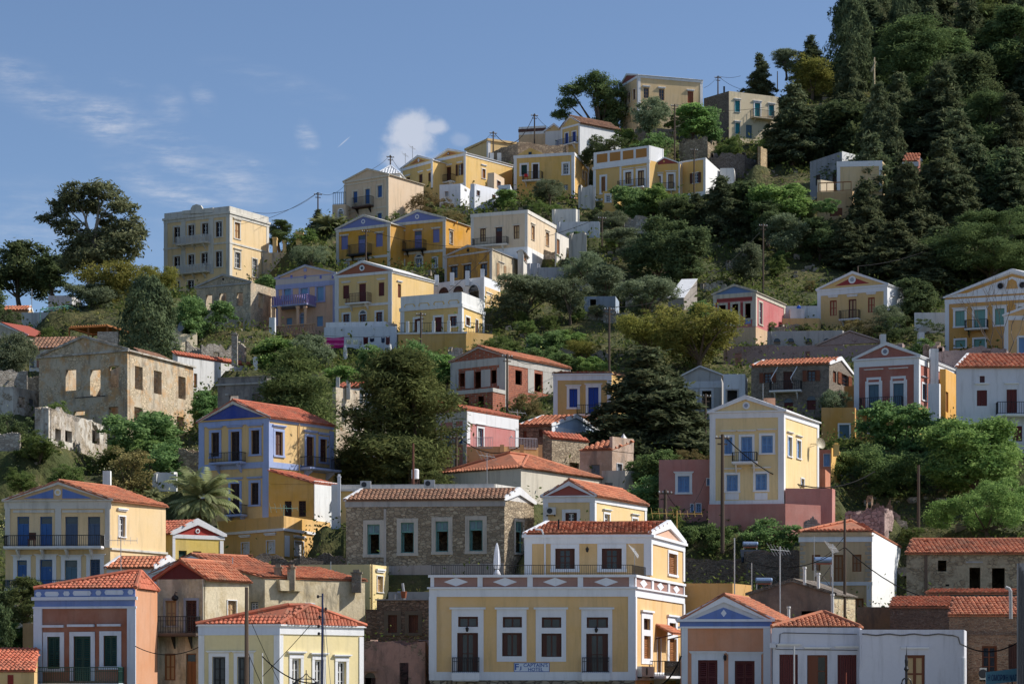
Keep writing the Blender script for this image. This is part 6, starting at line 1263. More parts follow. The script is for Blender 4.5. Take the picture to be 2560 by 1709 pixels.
def ground(x,y):
    u=x/y*F+CX; i=int(np.clip(np.searchsorted(us,u)-1,0,len(us)-2)); j=int(np.clip(np.searchsorted(ds,y)-1,0,len(ds)-2))
    fu=min(1,max(0,(u-us[i])/(us[i+1]-us[i]))); fd=min(1,max(0,(y-ds[j])/(ds[j+1]-ds[j])))
    return float((ZZ[j,i]*(1-fu)+ZZ[j,i+1]*fu)*(1-fd)+(ZZ[j+1,i]*(1-fu)+ZZ[j+1,i+1]*fu)*fd)
def mat_ground():
    t=NT('hillside_ground'); P=t.pos(); a=t.noise(P,.16,7,.65); b=t.noise(P,.7,7,.7); c=t.noise(P,4,5,.7)
    col=t.mix(t.ramp(a,.38,.62),lin((74,84,44)),lin((104,98,58)))
    col=t.mix(t.ramp(b,.45,.62,0,.85),col,lin((52,66,32)))
    col=t.mix(t.ramp(t.noise(P,.35,8,.7),.58,.68,0,.8),col,lin((142,118,90)))
    col=t.mix(t.ramp(c,.35,.75,0,.6),col,lin((58,54,34)))
    e=t.n('ShaderNodeTexVoronoi'); e.inputs['Scale'].default_value=1.6; t.l(P,e.inputs['Vector'])
    t.bsdf(col,.95,t.mul(c,e.outputs['Distance'],'ADD'),.9,.25); return t.m
mb=MB(); n0,n1=ZZ.shape
me=bpy.data.meshes.new('hillside'); V=np.stack([XX,DD,ZZ],-1).reshape(-1,3)
idx=np.arange(n0*n1).reshape(n0,n1); q=np.stack([idx[:-1,:-1],idx[:-1,1:],idx[1:,1:],idx[1:,:-1]],-1).reshape(-1,4)
me.from_pydata(V.tolist(),[],q.tolist()); me.update(); me.polygons.foreach_set('use_smooth',[True]*len(me.polygons)); me.materials.append(mat_ground())
o=bpy.data.objects.new('hillside',me); COL.objects.link(o); o['kind']='structure'
# harbour water and quay
mb=MB(); mb.poly([Vector((-900,-300,0)),Vector((900,-300,0)),Vector((900,50,0)),Vector((-900,50,0))])
t=NT('harbour_water'); t.bsdf(lin((24,52,66)),.12,t.noise(t.pos((1,2,1)),.6,4),.4,.1); o=mkobj('water',mb,t.m); o['kind']='structure'
mb=MB(); mb.prism([Vector((-900,50,-1)),Vector((900,50,-1)),Vector((900,128,-1)),Vector((-900,128,-1))],Vector((0,0,2.1))); o=mkobj('quay',mb,plaster((206,194,172),.25,'quay')); o['kind']='structure'  # out of view; widened and paled to bounce light onto the front row
# ------------------------------------------------------------------ vegetation
def cards(cen,out,size,asp,rs,spread=.9,droop=0.0):
    """leaf cards: centres (n,3), preferred normals (n,3)"""
    n=len(cen); nr=out+rs.normal(0,spread,(n,3)); nr/=np.linalg.norm(nr,axis=1)[:,None]+1e-9
    t=rs.normal(0,1,(n,3)); t[:,2]-=droop; t-=nr*(t*nr).sum(1)[:,None]; t/=np.linalg.norm(t,axis=1)[:,None]+1e-9
    b=np.cross(nr,t); s=size*rs.uniform(.6,1.35,n)
    L=t*s[:,None]; Wd=b*(s*asp)[:,None]
    v=np.stack([cen-L*.5,cen+Wd*.5,cen+L*.5,cen-Wd*.5],1)
    return v.reshape(-1,3)
def leaf_mesh(name,V,mat):
    n=len(V)//4; me=bpy.data.meshes.new(name); me.vertices.add(n*4); me.vertices.foreach_set('co',V.astype(np.float32).ravel())
    me.loops.add(n*4); me.loops.foreach_set('vertex_index',np.arange(n*4,dtype=np.int32)); me.polygons.add(n); me.polygons.foreach_set('loop_start',np.arange(0,n*4,4,dtype=np.int32))
    me.update(calc_edges=True); me.validate(); me.materials.append(mat); return me
def blob(rs,lobes,n,fill=.35):
    """lobes: (x,y,z,r,rz). points near lobe surfaces, grouped in clumps"""
    lob=np.array(lobes); w=lob[:,3]**2; w/=w.sum(); n=int(n*1.9); nc=max(20,n//40); k=rs.choice(len(lob),nc,p=w)
    d=rs.normal(0,1,(nc,3)); d[:,2]+=.25; d/=np.linalg.norm(d,axis=1)[:,None]
    rad=(1-fill*rs.rand(nc)**1.5)[:,None]; r=np.stack([lob[k,3],lob[k,3],lob[k,4]],1)
    cc=lob[k,:3]+d*r*rad; per=n//nc
    cs=(lob[k,3]*.34)[:,None,None]; p=cc[:,None,:]+rs.normal(0,1,(nc,per,3))*cs*np.array([.62,.62,.45])
    o=np.repeat(d[:,None,:],per,1)
    return p.reshape(-1,3),o.reshape(-1,3)
BARK=lambda:paint((92,78,64),.9,'bark',.5); BARKL=lambda:paint((150,138,122),.9,'pale_bark',.5)
def limbs(rs,base,tips,r,seg=5,bend=.25,start=.35):
    mb=MB(); top=max(t[2] for t in tips)
    fork=Vector((base[0]+rs.uniform(-.3,.3),base[1]+rs.uniform(-.3,.3),base[2]+(top-base[2])*start))
    mb.tube([Vector(base),(Vector(base)+fork)/2+Vector((rs.uniform(-.2,.2),rs.uniform(-.2,.2),0)),fork],r,7,r*.7)
    for t in tips:
        t=Vector(t); m=fork.lerp(t,.5)+Vector((rs.uniform(-bend,bend),rs.uniform(-bend,bend),rs.uniform(0,bend)*2)); mb.tube([fork,fork.lerp(m,.5),m,t],r*.5,seg,r*.12)
    return mb
def mbmesh(name,mb,mat):
    me=bpy.data.meshes.new(name); me.from_pydata([tuple(v) for v in mb.v],[],mb.f); me.update(); me.materials.append(mat); return me
L_OLIVE=lambda:leafmat((104,116,86),(136,146,114),(76,88,60),'olive_leaf'); L_FIG=lambda:leafmat((98,126,72),(128,152,92),(74,102,58),'fig_leaf')
L_DARK=lambda:leafmat((84,96,66),(110,114,82),(62,74,52),'conifer_needle',.2); L_CYP=lambda:leafmat((78,90,62),(100,108,74),(58,70,50),'cypress_leaf',.12)
L_PINE=lambda:leafmat((90,104,58),(120,128,74),(64,78,46),'pine_needle',.2); L_GPINE=lambda:leafmat((88,106,64),(114,130,78),(66,84,50),'green_pine_needle',.2)
L_ACA=lambda:leafmat((120,122,56),(148,142,70),(90,98,46),'acacia_leaf',.3); L_EUC=lambda:leafmat((98,104,74),(130,130,94),(74,80,56),'eucalyptus_leaf',.25)
L_BRO=lambda:leafmat((122,112,70),(146,130,86),(96,92,58),'dry_leaf',.2); L_BRI=lambda:leafmat((112,142,72),(142,166,92),(82,114,58),'bright_leaf',.35)
L_SHR=lambda:leafmat((92,114,56),(124,136,78),(66,90,42),'shrub_leaf',.25); L_DSH=lambda:leafmat((82,98,64),(108,120,76),(62,76,50),'dark_shrub_leaf',.2)
PROTO={}
BLOB=('olive','fig','aca','bright','round','shrub','dshrub','brown','pine','gpine')
def proto(kind,var,asp=1.,hi=False):
    ab=min((.55,.8,1.1,1.5,2.1),key=lambda q:abs(math.log(q/asp))) if kind in BLOB else 0
    key=(kind,var,ab,hi)
    if key in PROTO: return PROTO[key]
    rs=np.random.RandomState(abs(hash(kind+'x'))%1 + sum(map(ord,kind))*7+var*131); rr=random.Random(sum(map(ord,kind))+var)
    DN,DS=(2.2,.66) if hi else (1.,1.)
    def rnd_lobes(k,zc,zr,rx,rmin,rmax,flat=.8):
        out=[]
        for i in range(k):
            a=rr.uniform(0,6.283); q=rx*math.sqrt(rr.random()); z=zc+zr*rr.uniform(-1,1)
            sc=math.sqrt(max(.1,1-((z-zc)/(zr*1.35))**2)); r=rr.uniform(rmin,rmax); out.append((q*sc*math.cos(a),q*sc*math.sin(a),z,r,r*flat))
        return out
    bark=BARK()
    if kind in('olive','fig','aca','bright','round','shrub','dshrub','brown'):
        mat={'olive':L_OLIVE,'fig':L_FIG,'aca':L_ACA,'bright':L_BRI,'round':L_DSH,'shrub':L_SHR,'dshrub':L_DSH,'brown':L_BRO}[kind]()
        lo=kind in('shrub','dshrub','brown','fig'); rx=max(.8,5*ab-1.5)
        zc,zr=(4.8,3.8) if lo else (5.9,3.2); nl=int(10+9*ab); lob=rnd_lobes(nl,zc,zr,rx,1.0,2.0,.92)
        if lo: lob+=rnd_lobes(int(4+3*ab),1.8,1.3,rx*1.05,1.0,1.7,.85)
        DN*=.6+.55*ab
        n={'olive':7000,'fig':5200,'aca':7000,'bright':6000,'round':6500,'shrub':4200,'dshrub':4200,'brown':5500}[kind]; sz={'fig':.5,'bright':.46,'olive':.4,'aca':.38,'shrub':.42,'brown':.34}.get(kind,.4)
        p,o=blob(rs,lob,int(n*DN)); V=cards(p,o,sz*DS,.55 if kind not in('olive','aca') else .38,rs)
        tb=limbs(rr,(0,0,-1.5),[l[:3] for l in lob[:9]],.34 if not lo else .2,start=.3 if not lo else .15)
    elif kind=='euc':
        lob=[(-1.2,0,8.6,1.1,.9),(.5,.3,8.8,1.15,.9),(1.5,0,8.0,.9,.8),(-1.8,.2,7.4,1.0,.7),(-2.6,0,6.3,.9,.6),(2.1,-.2,7.0,.95,.7),(2.7,.1,5.6,.9,.6),(-.3,.6,7.3,1.0,.7),(-1.6,0,5.2,1.0,.7),(3.0,0,4.3,1.0,.75),(1.2,.4,4.8,1.2,.9),(2.2,-.4,3.6,1.3,1.),(.2,.3,3.7,1.4,1.1),(-1.,.2,3.2,1.2,1.),(.8,-.5,2.5,1.5,1.),(-.6,.3,2.0,1.4,1.),(2.4,.2,2.6,1.,.8),(1.0,.2,6.1,.7,.5)]
        p,o=blob(rs,lob,9000,.5); V=cards(p,o*.4+np.array([0,0,.2]),.42,.3,rs,droop=.8); bark=BARKL()
        tb=limbs(rr,(0,0,-1.5),[l[:3] for l in lob[:12]],.3,start=.45,bend=.5)
    elif kind in('pine','gpine'):
        lob=[]
        rx=max(.8,5*ab-1.2); DN*=.6+.5*ab
        for i in range(int(24+20*ab)):
            z=rr.uniform(1.7,9.3); f=math.sin(min(1,(10.3-z)/6.0)*1.57)*(1 if z>3.4 else .75); a=rr.uniform(0,6.283); q=rx*f*math.sqrt(rr.random()); r=rr.uniform(.8,1.45)*(.6+.4*f); lob.append((q*math.cos(a),q*math.sin(a),z,r*1.1,r*.74))
        p,o=blob(rs,lob,int(9500*DN),.35); V=cards(p,o+np.array([0,0,.3]),.46*DS,.22,rs,spread=.7); mat=None
        tb=limbs(rr,(0,0,-2),[l[:3] for l in lob[:14]],.36,start=.3,bend=.5)
    elif kind=='umbrella':
        lob=[(-2.6,0,5.6,1.0,.6),(-3.2,.2,4.2,.9,.6),(-2.2,-.3,7.0,1.1,.6),(-.9,.3,8.0,1.2,.7),(.4,0,8.6,1.1,.7),(1.5,.2,7.6,1.3,.8),(2.4,0,6.4,1.3,.8),(.6,-.4,7.0,1.2,.7),(1.4,.1,5.6,1.3,.8),(2.6,.2,4.6,1.2,.9),(.2,.2,9.4,.45,.5),(-.2,.1,3.2,.8,.5),(-.4,-.2,2.2,.7,.5),(1.6,.2,3.4,1.3,1.2),(1.8,-.2,2.0,1.2,1.2)]
        p,o=blob(rs,lob,8500,.4); V=cards(p,o+np.array([0,0,.35]),.42,.22,rs,spread=.7); tb=limbs(rr,(.6,0,-2),[l[:3] for l in lob],.4,start=.32,bend=.6)
    elif kind in('conifer','openconifer'):
        P,O=[],[]; tips=[]; lv=26 if kind=='conifer' else 17
        for i in range(lv):
            z=.6+9.3*(i/(lv-1))**.95; f=(1-(z/10.2))**.86; R0=3.4*f+.25; nb=max(3,int(9*f)+2)
            for k in range(nb):
                a=rr.uniform(0,6.283); L=R0*rr.uniform(.55,1.15); dz=rr.uniform(-.1,.25)*L; m=max(2,int(L*4.2))
                for j in range(m):
                    u=(j+.6)/m; nl=int((30 if kind=='conifer' else 30)*(.6+.5*u)); c=np.array([L*u*math.cos(a),L*u*math.sin(a),z+dz*u-.35*L*u*u+.12*L*u])
                    P.append(c+rs.normal(0,1,(nl,3))*np.array([.26,.26,.2])*(.7+.5*(1-u))); O.append(np.tile([math.cos(a)*.5,math.sin(a)*.5,.7],(nl,1)))
        p=np.concatenate(P); o=np.concatenate(O); V=cards(p,o,.48,.32,rs,spread=.75); tb=MB(); tb.tube([Vector((0,0,-2)),Vector((0,0,9.6))],.28,7,.05)
    elif kind=='cypress':
        n=9000; z=rs.rand(n)**.85*9.9; f=np.minimum(1,(z/1.2)**.6)*np.sqrt(np.clip(1-(z/10.1)**2.6,0,1)); a=rs.rand(n)*6.283
        nz=1+.16*np.sin(a*3+z*1.1)+.12*np.sin(a*7-z*2.3)+.1*np.sin(z*5+a*2); r=3.1*f*nz*(1-.35*rs.rand(n)**2.5)
        p=np.stack([r*np.cos(a),r*np.sin(a),z+rs.normal(0,.2,n)],1); o=np.stack([np.cos(a),np.sin(a),.35+0*a],1); V=cards(p,o,.5,.32,rs,spread=.5,droop=-1.4); tb=MB(); tb.tube([Vector((0,0,-2)),Vector((0,0,9))],.3,6,.08)
    elif kind=='palm':
        V=[]; tb=MB(); tb.tube([Vector((0,0,-3)),Vector((.1,0,2)),Vector((0,0,5.4))],.42,9,.36)
        for i in range(72):
            a=rr.uniform(0,6.283); el=rr.uniform(-1.25,1.4); L=rr.uniform(2.3,3.3)*(1 if el>-.5 else .8); q=Vector((0,0,5.5)); prev=q; stem=[]
            dx=Vector((math.cos(a),math.sin(a),0)); side=Vector((-math.sin(a),math.cos(a),0))
            m=13
            for j in range(m):
                u=(j+1)/m; e=el-.85*u*u*(1.1 if el>0 else .4); prev=prev+(dx*math.cos(e)+Vector((0,0,math.sin(e))))*(L/m)
                if j<1: continue
                for sgn in (-1,1):
                    ll=(.62*math.sin(min(1,u*1.1)*2.6)+.28); t=(side*sgn*.8+dx*.65*math.cos(e)+Vector((0,0,-.5+math.sin(e)*.5))).normalized()*ll; w=(dx*math.cos(e)+Vector((0,0,math.sin(e))))*.085
                    for o_ in (0,.13): b=prev+w*o_*12; V+= [b-w,b+t*.5-w*.9+Vector((0,0,.02)),b+t,b+t*.5+w*.9]
            stem=None
        V=np.array([tuple(v) for v in V])
    mat={'euc':L_EUC,'pine':L_PINE,'gpine':L_GPINE,'umbrella':L_GPINE,'conifer':L_DARK,'openconifer':L_DARK,'cypress':L_CYP,'palm':lambda:leafmat((124,132,88),(160,162,116),(92,102,62),'palm_leaf',.3)}.get(kind,None)
    mat=mat() if mat else {'olive':L_OLIVE,'fig':L_FIG,'aca':L_ACA,'bright':L_BRI,'round':L_DSH,'shrub':L_SHR,'dshrub':L_DSH,'brown':L_BRO}[kind]()
    zmax=V[:,2].max(); w=np.percentile(np.abs(V[:,:2]),96)*2
    PROTO[key]=(leaf_mesh('crown',V,mat),mbmesh('trunk',tb,bark),zmax,w); return PROTO[key]
NAMES={'olive':('olive_tree','tree'),'fig':('fig_tree','tree'),'aca':('acacia_tree','tree'),'bright':('leafy_tree','tree'),'round':('evergreen_tree','tree'),'shrub':('shrub','shrub'),'dshrub':('shrub','shrub'),'brown':('shrub','shrub'),'euc':('eucalyptus_tree','tree'),'pine':('pine_tree','tree'),'gpine':('pine_tree','tree'),'umbrella':('pine_tree','tree'),'conifer':('conifer_tree','tree'),'openconifer':('conifer_tree','tree'),'cypress':('cypress_tree','tree'),'palm':('palm_tree','palm')}
NT_=0
def tree(kind,reg,x,yt,yb,w,label,d=None,group=None,rz=None,var=None):
    global NT_; NT_+=1
    X,Yb=sp(reg,x,yb); d=d or depth_of(Yb); x0=(X-CX)/F*d; zt=at(reg,x,yt,d).z; zb=at(reg,x,yb,d).z; zg=ground(x0,d)
    zb=min(zb,zg+.2) if zg>zb-6 else zb
    zb=max(zb,zt-(zt-at(reg,x,yb,d).z)*1.5)
    H=(zt-zb); W=w*REG[reg][2]*d/F; me,tr,zmax,wm=proto(kind,(NT_%2 if var is None else var),W/H,W*H*(2309/d)**2>5200)
    nm,cat=NAMES[kind]; t=thing(nm,label,cat,Vector((x0,d,zb)),group)
    t.scale=(W/wm,W/wm,H/zmax); t.rotation_euler=(0,0,(NT_*2.4)%6.283 if rz is None else rz)
    for n,m in (('trunk',tr),('crown',me)):
        o=bpy.data.objects.new(n,m); COL.objects.link(o); o.parent=t
    return t
WOOD='dark conifers of the wood on the right slope'; WL='dark green conifer standing in the dense wood on the right slope'
T=tree
T('euc','R11',760,145,1010,700,'tall eucalyptus with an open crown and pale forked limbs at left',318,rz=0)
T('round','R11',150,640,1240,430,'dark bushy tree left of the eucalyptus at the picture edge',332); T('round','R11',430,750,1160,270,'smaller dark tree between the left edge tree and the eucalyptus',328)
T('aca','R11',900,825,1400,560,'broad yellow-green tree in front of the eucalyptus',300); T('aca','R11',1320,855,1140,280,'yellow-green tree touching the left wall of the cream villa',304); T('olive','R11',760,1010,1420,420,'dull green tree behind the mint pergola',296)
T('cypress','R11',1235,945,1640,440,'massive rounded dark cypress above the long white house',260); T('fig','R11',1680,1140,1500,500,'leafy green tree in front of the small roofless house',280); T('dshrub','R11',100,1240,1430,190,'dark round shrub below the orange tiled cottage',286); T('shrub','R11',390,1385,1500,170,'green shrub under the mint pergola',276)
T('olive','R21',105,30,390,340,'grey-brown bushy tree at the left edge behind the stone tower',243); T('fig','R21',1180,655,970,570,'wide glossy fig bush growing against the big gabled ruin',213); T('fig','R21',1375,930,1220,340,'fig bush spilling over the stone wall beside the palm',203); T('brown','R21',1060,985,1380,420,'round brown-green bush above the cream house roof',198); T('bright','R21',1250,925,1080,280,'yellow-green bush between the two fig bushes',207); T('fig','R21',1715,510,740,210,'fig tree leaning out beside the grey roofless block',231); T('dshrub','R21',110,690,900,320,'dark green bramble mound below the white ruin',211); T('shrub','R21',450,600,770,260,'flowering weed mound before the rubble tower',214); T('shrub','R21',330,850,1010,300,'yellow-flowered shrub by the ragged white ruin',203)
T('shrub','R21',560,1130,1290,260,'green shrub on the grassy slope left of the brown bush',194); T('shrub','R21',180,1150,1290,240,'weedy green shrub on the slope at far left',193)
T('palm','R31',1675,-262,350,500,'palm tree with drooping fronds in front of the blue trimmed house',181,rz=1.0,var=0); T('palm','R21',1270,1325,1490,130,'small spiky palm left of the big palm',188,var=0); T('palm','R12',745,450,760,300,'palm with dark fronds beside the beige house wing',334,var=0)
T('pine','R31',215,655,960,310,'small round pine beside the rust orange house',147); T('dshrub','R31',25,740,1010,220,'dark shrub at the left edge under the cream house',149); T('fig','R31',125,1035,1260,250,'leafy bush behind the sand coloured annex',147); T('dshrub','R31',20,880,1260,170,'dark bush cut by the lower left edge',145)
T('gpine','R12',330,490,730,190,'light green tree in the villa courtyard',331); T('openconifer','R12',650,405,640,210,'small layered conifer behind the utility pole',342); T('olive','R12',600,700,920,330,'grey olive left of the deep ochre twin house',312); T('shrub','R12',560,560,800,220,'green bush on the bank right of the villa courtyard',328)
T('brown','R12',1580,280,500,320,'dry brush heap under the white terrace house',338); T('brown','R12',1800,420,580,260,'brown scrub behind the deep ochre twin house',332); T('shrub','R12',1350,420,520,220,'green scrub beside the beige house',331); T('bright','R12',2210,248,420,150,'ivy covered bush beside the white box house',340); T('fig','R12',250,945,1070,190,'leafy bush at the foot of the villa wall',300)
T('pine','R22',490,110,1200,590,'large olive-green pine behind the blue trimmed house',207,var=0); T('pine','R22',1370,115,1350,780,'largest olive-green pine in the middle of the village',197,var=1); T('pine','R22',960,870,1310,330,'low leaning pine between the two large pines',201); T('pine','R22',1440,980,1350,500,'low spreading pine foliage under the largest pine',193)
T('bright','R22',270,60,420,320,'bright leafy tree behind the left large pine',264); T('olive','R22',560,40,420,340,'grey-green tree under the white retaining wall',262); T('fig','R22',1115,125,450,260,'green fig below the laundry terrace',254); T('fig','R22',1480,85,420,240,'light green bush against the ochre terrace wall',254); T('bright','R22',880,310,560,260,'yellow-green bush between the two large pines',246); T('bright','R22',1720,210,420,180,'green bush left of the unfinished house roof',252)
T('olive','R13',370,935,1350,510,'broad dark olive right of the white arcade house',284); T('olive','R13',740,960,1340,310,'olive left of the pale blue hut',283); T('olive','R13',1370,955,1280,450,'round olive right of the pale blue hut',284); T('olive','R13',880,765,1060,400,'spreading olive under the grey cement wall',302); T('olive','R13',1060,865,1140,260,'olive standing just above the pale blue hut',294)
T('olive','R13',1100,420,650,240,'grey olive beside the upper slope pole',326); T('olive','R13',1190,555,790,270,'grey olive on the slope below the upper pole',316); T('olive','R13',1275,665,870,220,'small grey olive on the mid slope',310)
T('round','R13',1500,480,1060,560,'very dark evergreen mass on the middle slope',305); T('round','R13',1750,560,1020,400,'dark evergreen right of the big dark mass on the middle slope',299); T('conifer','R13',2010,115,760,430,'tall dark conifer below the white side walled house',323); T('conifer','R13',1800,265,600,250,'dark conifer in front of the upper yellow row',327); T('round','R13',2240,150,700,330,'dark tree below the rubble ruin on the upper slope',325); T('round','R13',1620,300,620,280,'dark tree under the upper yellow row',325)
T('fig','R13',1260,185,490,350,'fig tree in front of the upper yellow row',332); T('bright','R13',1430,190,450,260,'lighter fig beside the upper yellow row balcony',331); T('shrub','R13',1600,275,500,250,'bush below the open framed shutters house',331); T('olive','R13',590,155,380,250,'grey olive in front of the plain yellow house',337); T('shrub','R13',560,345,490,300,'low bush under the plain yellow house',332); T('dshrub','R13',900,400,500,200,'dark creeper under the yellow row stair',333)
T('aca','R13',1420,1235,1680,600,'yellow-green acacia left in the pair below the slope path',264); T('aca','R13',1810,1190,1720,640,'yellow-green acacia right in the pair beside the small pink house',259); T('conifer','R23',1400,130,1080,860,'huge dark conifer in front of the mustard house',219,var=0); T('conifer','R23',1580,330,1080,560,'dark conifer leaning against the huge one',222,var=1)
for q in ((560,0,210,300,'fig','leafy green bush on the bank above the unfinished house'),(730,20,190,240,'bright','bright bush on the bank near the slope pole'),(230,60,190,280,'shrub','white-flowered bush on the bank'),(60,70,180,180,'shrub','low green bush on the bank above the brick gable'),(870,80,280,300,'aca','yellowish bush on the bank'),(950,220,350,260,'bright','low grass-green bush above the mustard house'),(480,150,300,300,'fig','bush just behind the orange roof of the unfinished house'),(700,190,330,260,'fig','dark green bush behind the concrete wall of the unfinished house')): T(q[4],'R23',q[0],q[1],q[2],q[3],q[5])
T('brown','R23',360,530,760,300,'bare brown shrub before the concrete wall of the unfinished house',236); T('olive','R23',1810,770,1060,300,'olive left of the tall yellow house',226); T('fig','R23',1450,1005,1210,360,'fig bush behind the old-rose annex',201); T('fig','R23',1390,1200,1560,350,'tall green bush left of the old-rose annex',192); T('brown','R23',1790,1000,1110,300,'dry yellow grass clump above the old-rose annex',196); T('shrub','R23',1530,1480,1640,300,'low shrub under the old-rose annex',184)
T('fig','R24',1330,585,1110,580,'large leafy tree in front of the red house',219); T('bright','R24',1950,710,1320,720,'big dense green tree before the white house at right',200,var=0); T('fig','R24',1090,940,1500,820,'wide fig thicket below the red house',207); T('bright','R24',2010,1255,1660,950,'bright green tree mass above the long tan stone building',189,var=1); T('dshrub','R24',760,670,920,260,'dark shrub at the corner of the ochre annex',237); T('olive','R24',770,500,700,220,'pale olive at the corner of the stone house',236); T('shrub','R24',880,900,1080,260,'bush behind the salmon annex',222); T('fig','R24',1480,80,260,270,'bush among the ruins behind the red house',255); T('fig','R24',1700,970,1500,420,'dark green tree between the two big green trees',211)
T('fig','R34',270,165,490,480,'bush mass left of the orange pyramid roof',182); T('fig','R33',1870,220,540,430,'bush mass behind the hotel roof',183); T('shrub','R33',2150,190,430,330,'green bush under the old-rose wall',184); T('shrub','R34',1395,250,360,190,'cream-flowered bush beside the ruined wall',186)
T('shrub','R33',1640,180,330,220,'low bush left of the hotel antenna',186)
T('gpine','R14',2040,400,1040,780,'large fresh green pine behind the ochre house',302,var=0); T('gpine','R14',2330,370,900,420,'fresh green pine cut by the right edge',308,var=1); T('round','R14',1450,975,1330,440,'dark shrubby tree right of the small yellow house',283); T('olive','R14',1180,1205,1420,260,'olive before the small yellow house',277); T('brown','R14',950,1315,1500,260,'reddish brown bush under the small yellow house balcony',276); T('dshrub','R14',1370,1300,1500,460,'dark bush row right of the small yellow house',274)
T('olive','R14',345,445,840,310,'pale grey olive right of the slope pole',313); T('olive','R14',60,675,1080,250,'pale grey olive left of the slope pole',303); T('bright','R14',330,165,440,440,'bright green round tree below the grey house',319); T('fig','R14',690,318,440,180,'small green fig before the tan terrace wall',312); T('round','R14',200,330,560,300,'dark tree under the bright green round tree',316)
T('openconifer','T3',130,435,810,290,'spreading dark conifer on the skyline right of the ridge villas',396); T('olive','T3',350,405,640,190,'pale thin tree on the skyline',406); T('aca','T3',570,440,790,320,'olive-yellow tree on the skyline',393); T('openconifer','T3',560,285,640,250,'thin conifer top on the skyline left of the tall cypress',404); T('euc','T3',1080,20,560,260,'airy tree between tall cypresses at the top',411,rz=0); T('cypress','T3',880,-60,760,350,'tall dark cypress reaching the top edge',396)
T('conifer','T3',410,670,1340,440,'broad dark conifer in front of the cyan shuttered house',359)
for q in ((1330,-70,680,330,'cypress',405),(1420,110,830,520,'gpine',386),(1690,240,830,420,'gpine',390),(1870,-60,740,420,'conifer',408),(2020,-90,480,420,'pine',432),(2210,40,800,420,'gpine',401),(2290,-70,540,340,'conifer',425),(1520,-70,380,300,'conifer',420),(880,400,1170,330,'conifer',371),(1120,650,1520,390,'conifer',346),(1240,850,1720,310,'conifer',336),(1650,490,1320,540,'conifer',361),(1780,890,1720,520,'conifer',337),(2010,740,1520,540,'gpine',351),(2220,750,1520,420,'conifer',347),(720,840,1270,300,'round',366),(1460,820,1300,300,'round',362)): T(q[4],'T3',q[0],q[1],q[2],q[3],WL if q[4]in('conifer','cypress') else {'gpine':'broad tree crowded between the conifers of the right slope','pine':'broad tree crowded between the conifers of the right slope','round':'broad tree crowded between the conifers of the right slope'}[q[4]],q[5],WOOD if q[4] in('conifer','cypress') else 'broad trees mixed into the wood on the right slope')
for q in ((1060,-260,720,500,'conifer',329),(1010,140,920,430,'conifer',316),(1360,-10,830,500,'conifer',323),(1660,-210,650,520,'conifer',327),(1920,-160,560,420,'conifer',333),(2220,-110,520,420,'conifer',331),(1260,490,1020,540,'conifer',306),(1610,540,1020,500,'conifer',308),(850,490,920,340,'conifer',312),(640,460,840,300,'round',315),(1480,690,1070,420,'conifer',300)): T(q[4],'R14',q[0],q[1],q[2],q[3],WL if q[4]=='conifer' else 'broad tree crowded between the conifers of the right slope',q[5],WOOD if q[4]=='conifer' else 'broad trees mixed into the wood on the right slope')
T('umbrella','T2',320,120,680,610,'wind-bent pine with bare trunk on the skyline beside the big ridge villa',379,rz=0,var=0)
T('olive','T2',880,405,700,320,'olive in front of the big ridge villa',363); T('bright','T2',1310,465,710,280,'round green tree between the two ridge villas',366); T('fig','T2',1460,480,710,200,'dark tree against the stone flank of the ridge villa',367); T('round','T2',470,790,1010,460,'dark shrub mass below the blue doored house',357); T('fig','T2',910,735,970,280,'fig on the terrace below the big ridge villa',359); T('shrub','T2',640,690,860,200,'bush by the awning of the blue doored house',364); T('shrub','T2',1110,560,700,190,'bush right of the olive under the ridge villa',365); T('shrub','T2',1680,770,890,180,'bush at the foot of the cyan shuttered house',365); T('shrub','T2',2030,765,890,230,'grey bush at the right foot of the cyan shuttered house',364); T('shrub','T2',1600,855,960,200,'weed clump on the rubble heap',360); T('round','T2',480,1000-560,680,220,'dark bush under the wind-bent pine',381)
rf=random.Random(21)
for i in range(46):
    X=rf.uniform(2010,2640); Y=rf.uniform(-20,640); w_=rf.uniform(90,150); hgt=rf.uniform(150,270); k=rf.choice(('conifer','conifer','conifer','cypress','round','gpine'))
    if (X<2130 and Y>440) or (X<2110 and Y<330): continue
    T(k,'S',X,Y-hgt,Y,w_,WL if k in('conifer','cypress') else 'broad tree crowded between the conifers of the right slope',depth_of(Y)+14,WOOD if k in('conifer','cypress') else 'broad trees mixed into the wood on the right slope')
for X,Y in ((2240,40),(2300,10),(2360,60),(2420,20),(2480,70),(2330,110),(2270,100)): T('conifer','S',X,Y-210,Y+10,130,WL,depth_of(Y)+22,WOOD)
for i in range(34):
    X=rf.uniform(2630,2960); Y=rf.uniform(-60,1250); w_=rf.uniform(100,150); k=rf.choice(('conifer','conifer','gpine','round')) if Y<700 else rf.choice(('fig','bright','shrub'))
    T(k,'S',X,Y-rf.uniform(120,230),Y,w_,'leafy tree on the slope beyond the right edge of the village' if Y>=700 else WL if k=='conifer' else 'broad tree crowded between the conifers of the right slope',None,'trees beyond the right edge' if Y>=700 else WOOD if k=='conifer' else 'broad trees mixed into the wood on the right slope')
for X,Y in ((-60,760),(-130,820),(-210,900),(-90,1000),(-180,1120)): T('round' if Y<900 else 'fig','S',X,Y-110,Y,120,'leafy tree on the slope beyond the left edge of the village',None,'trees beyond the left edge')
OPEN='shrubs on the open slope'
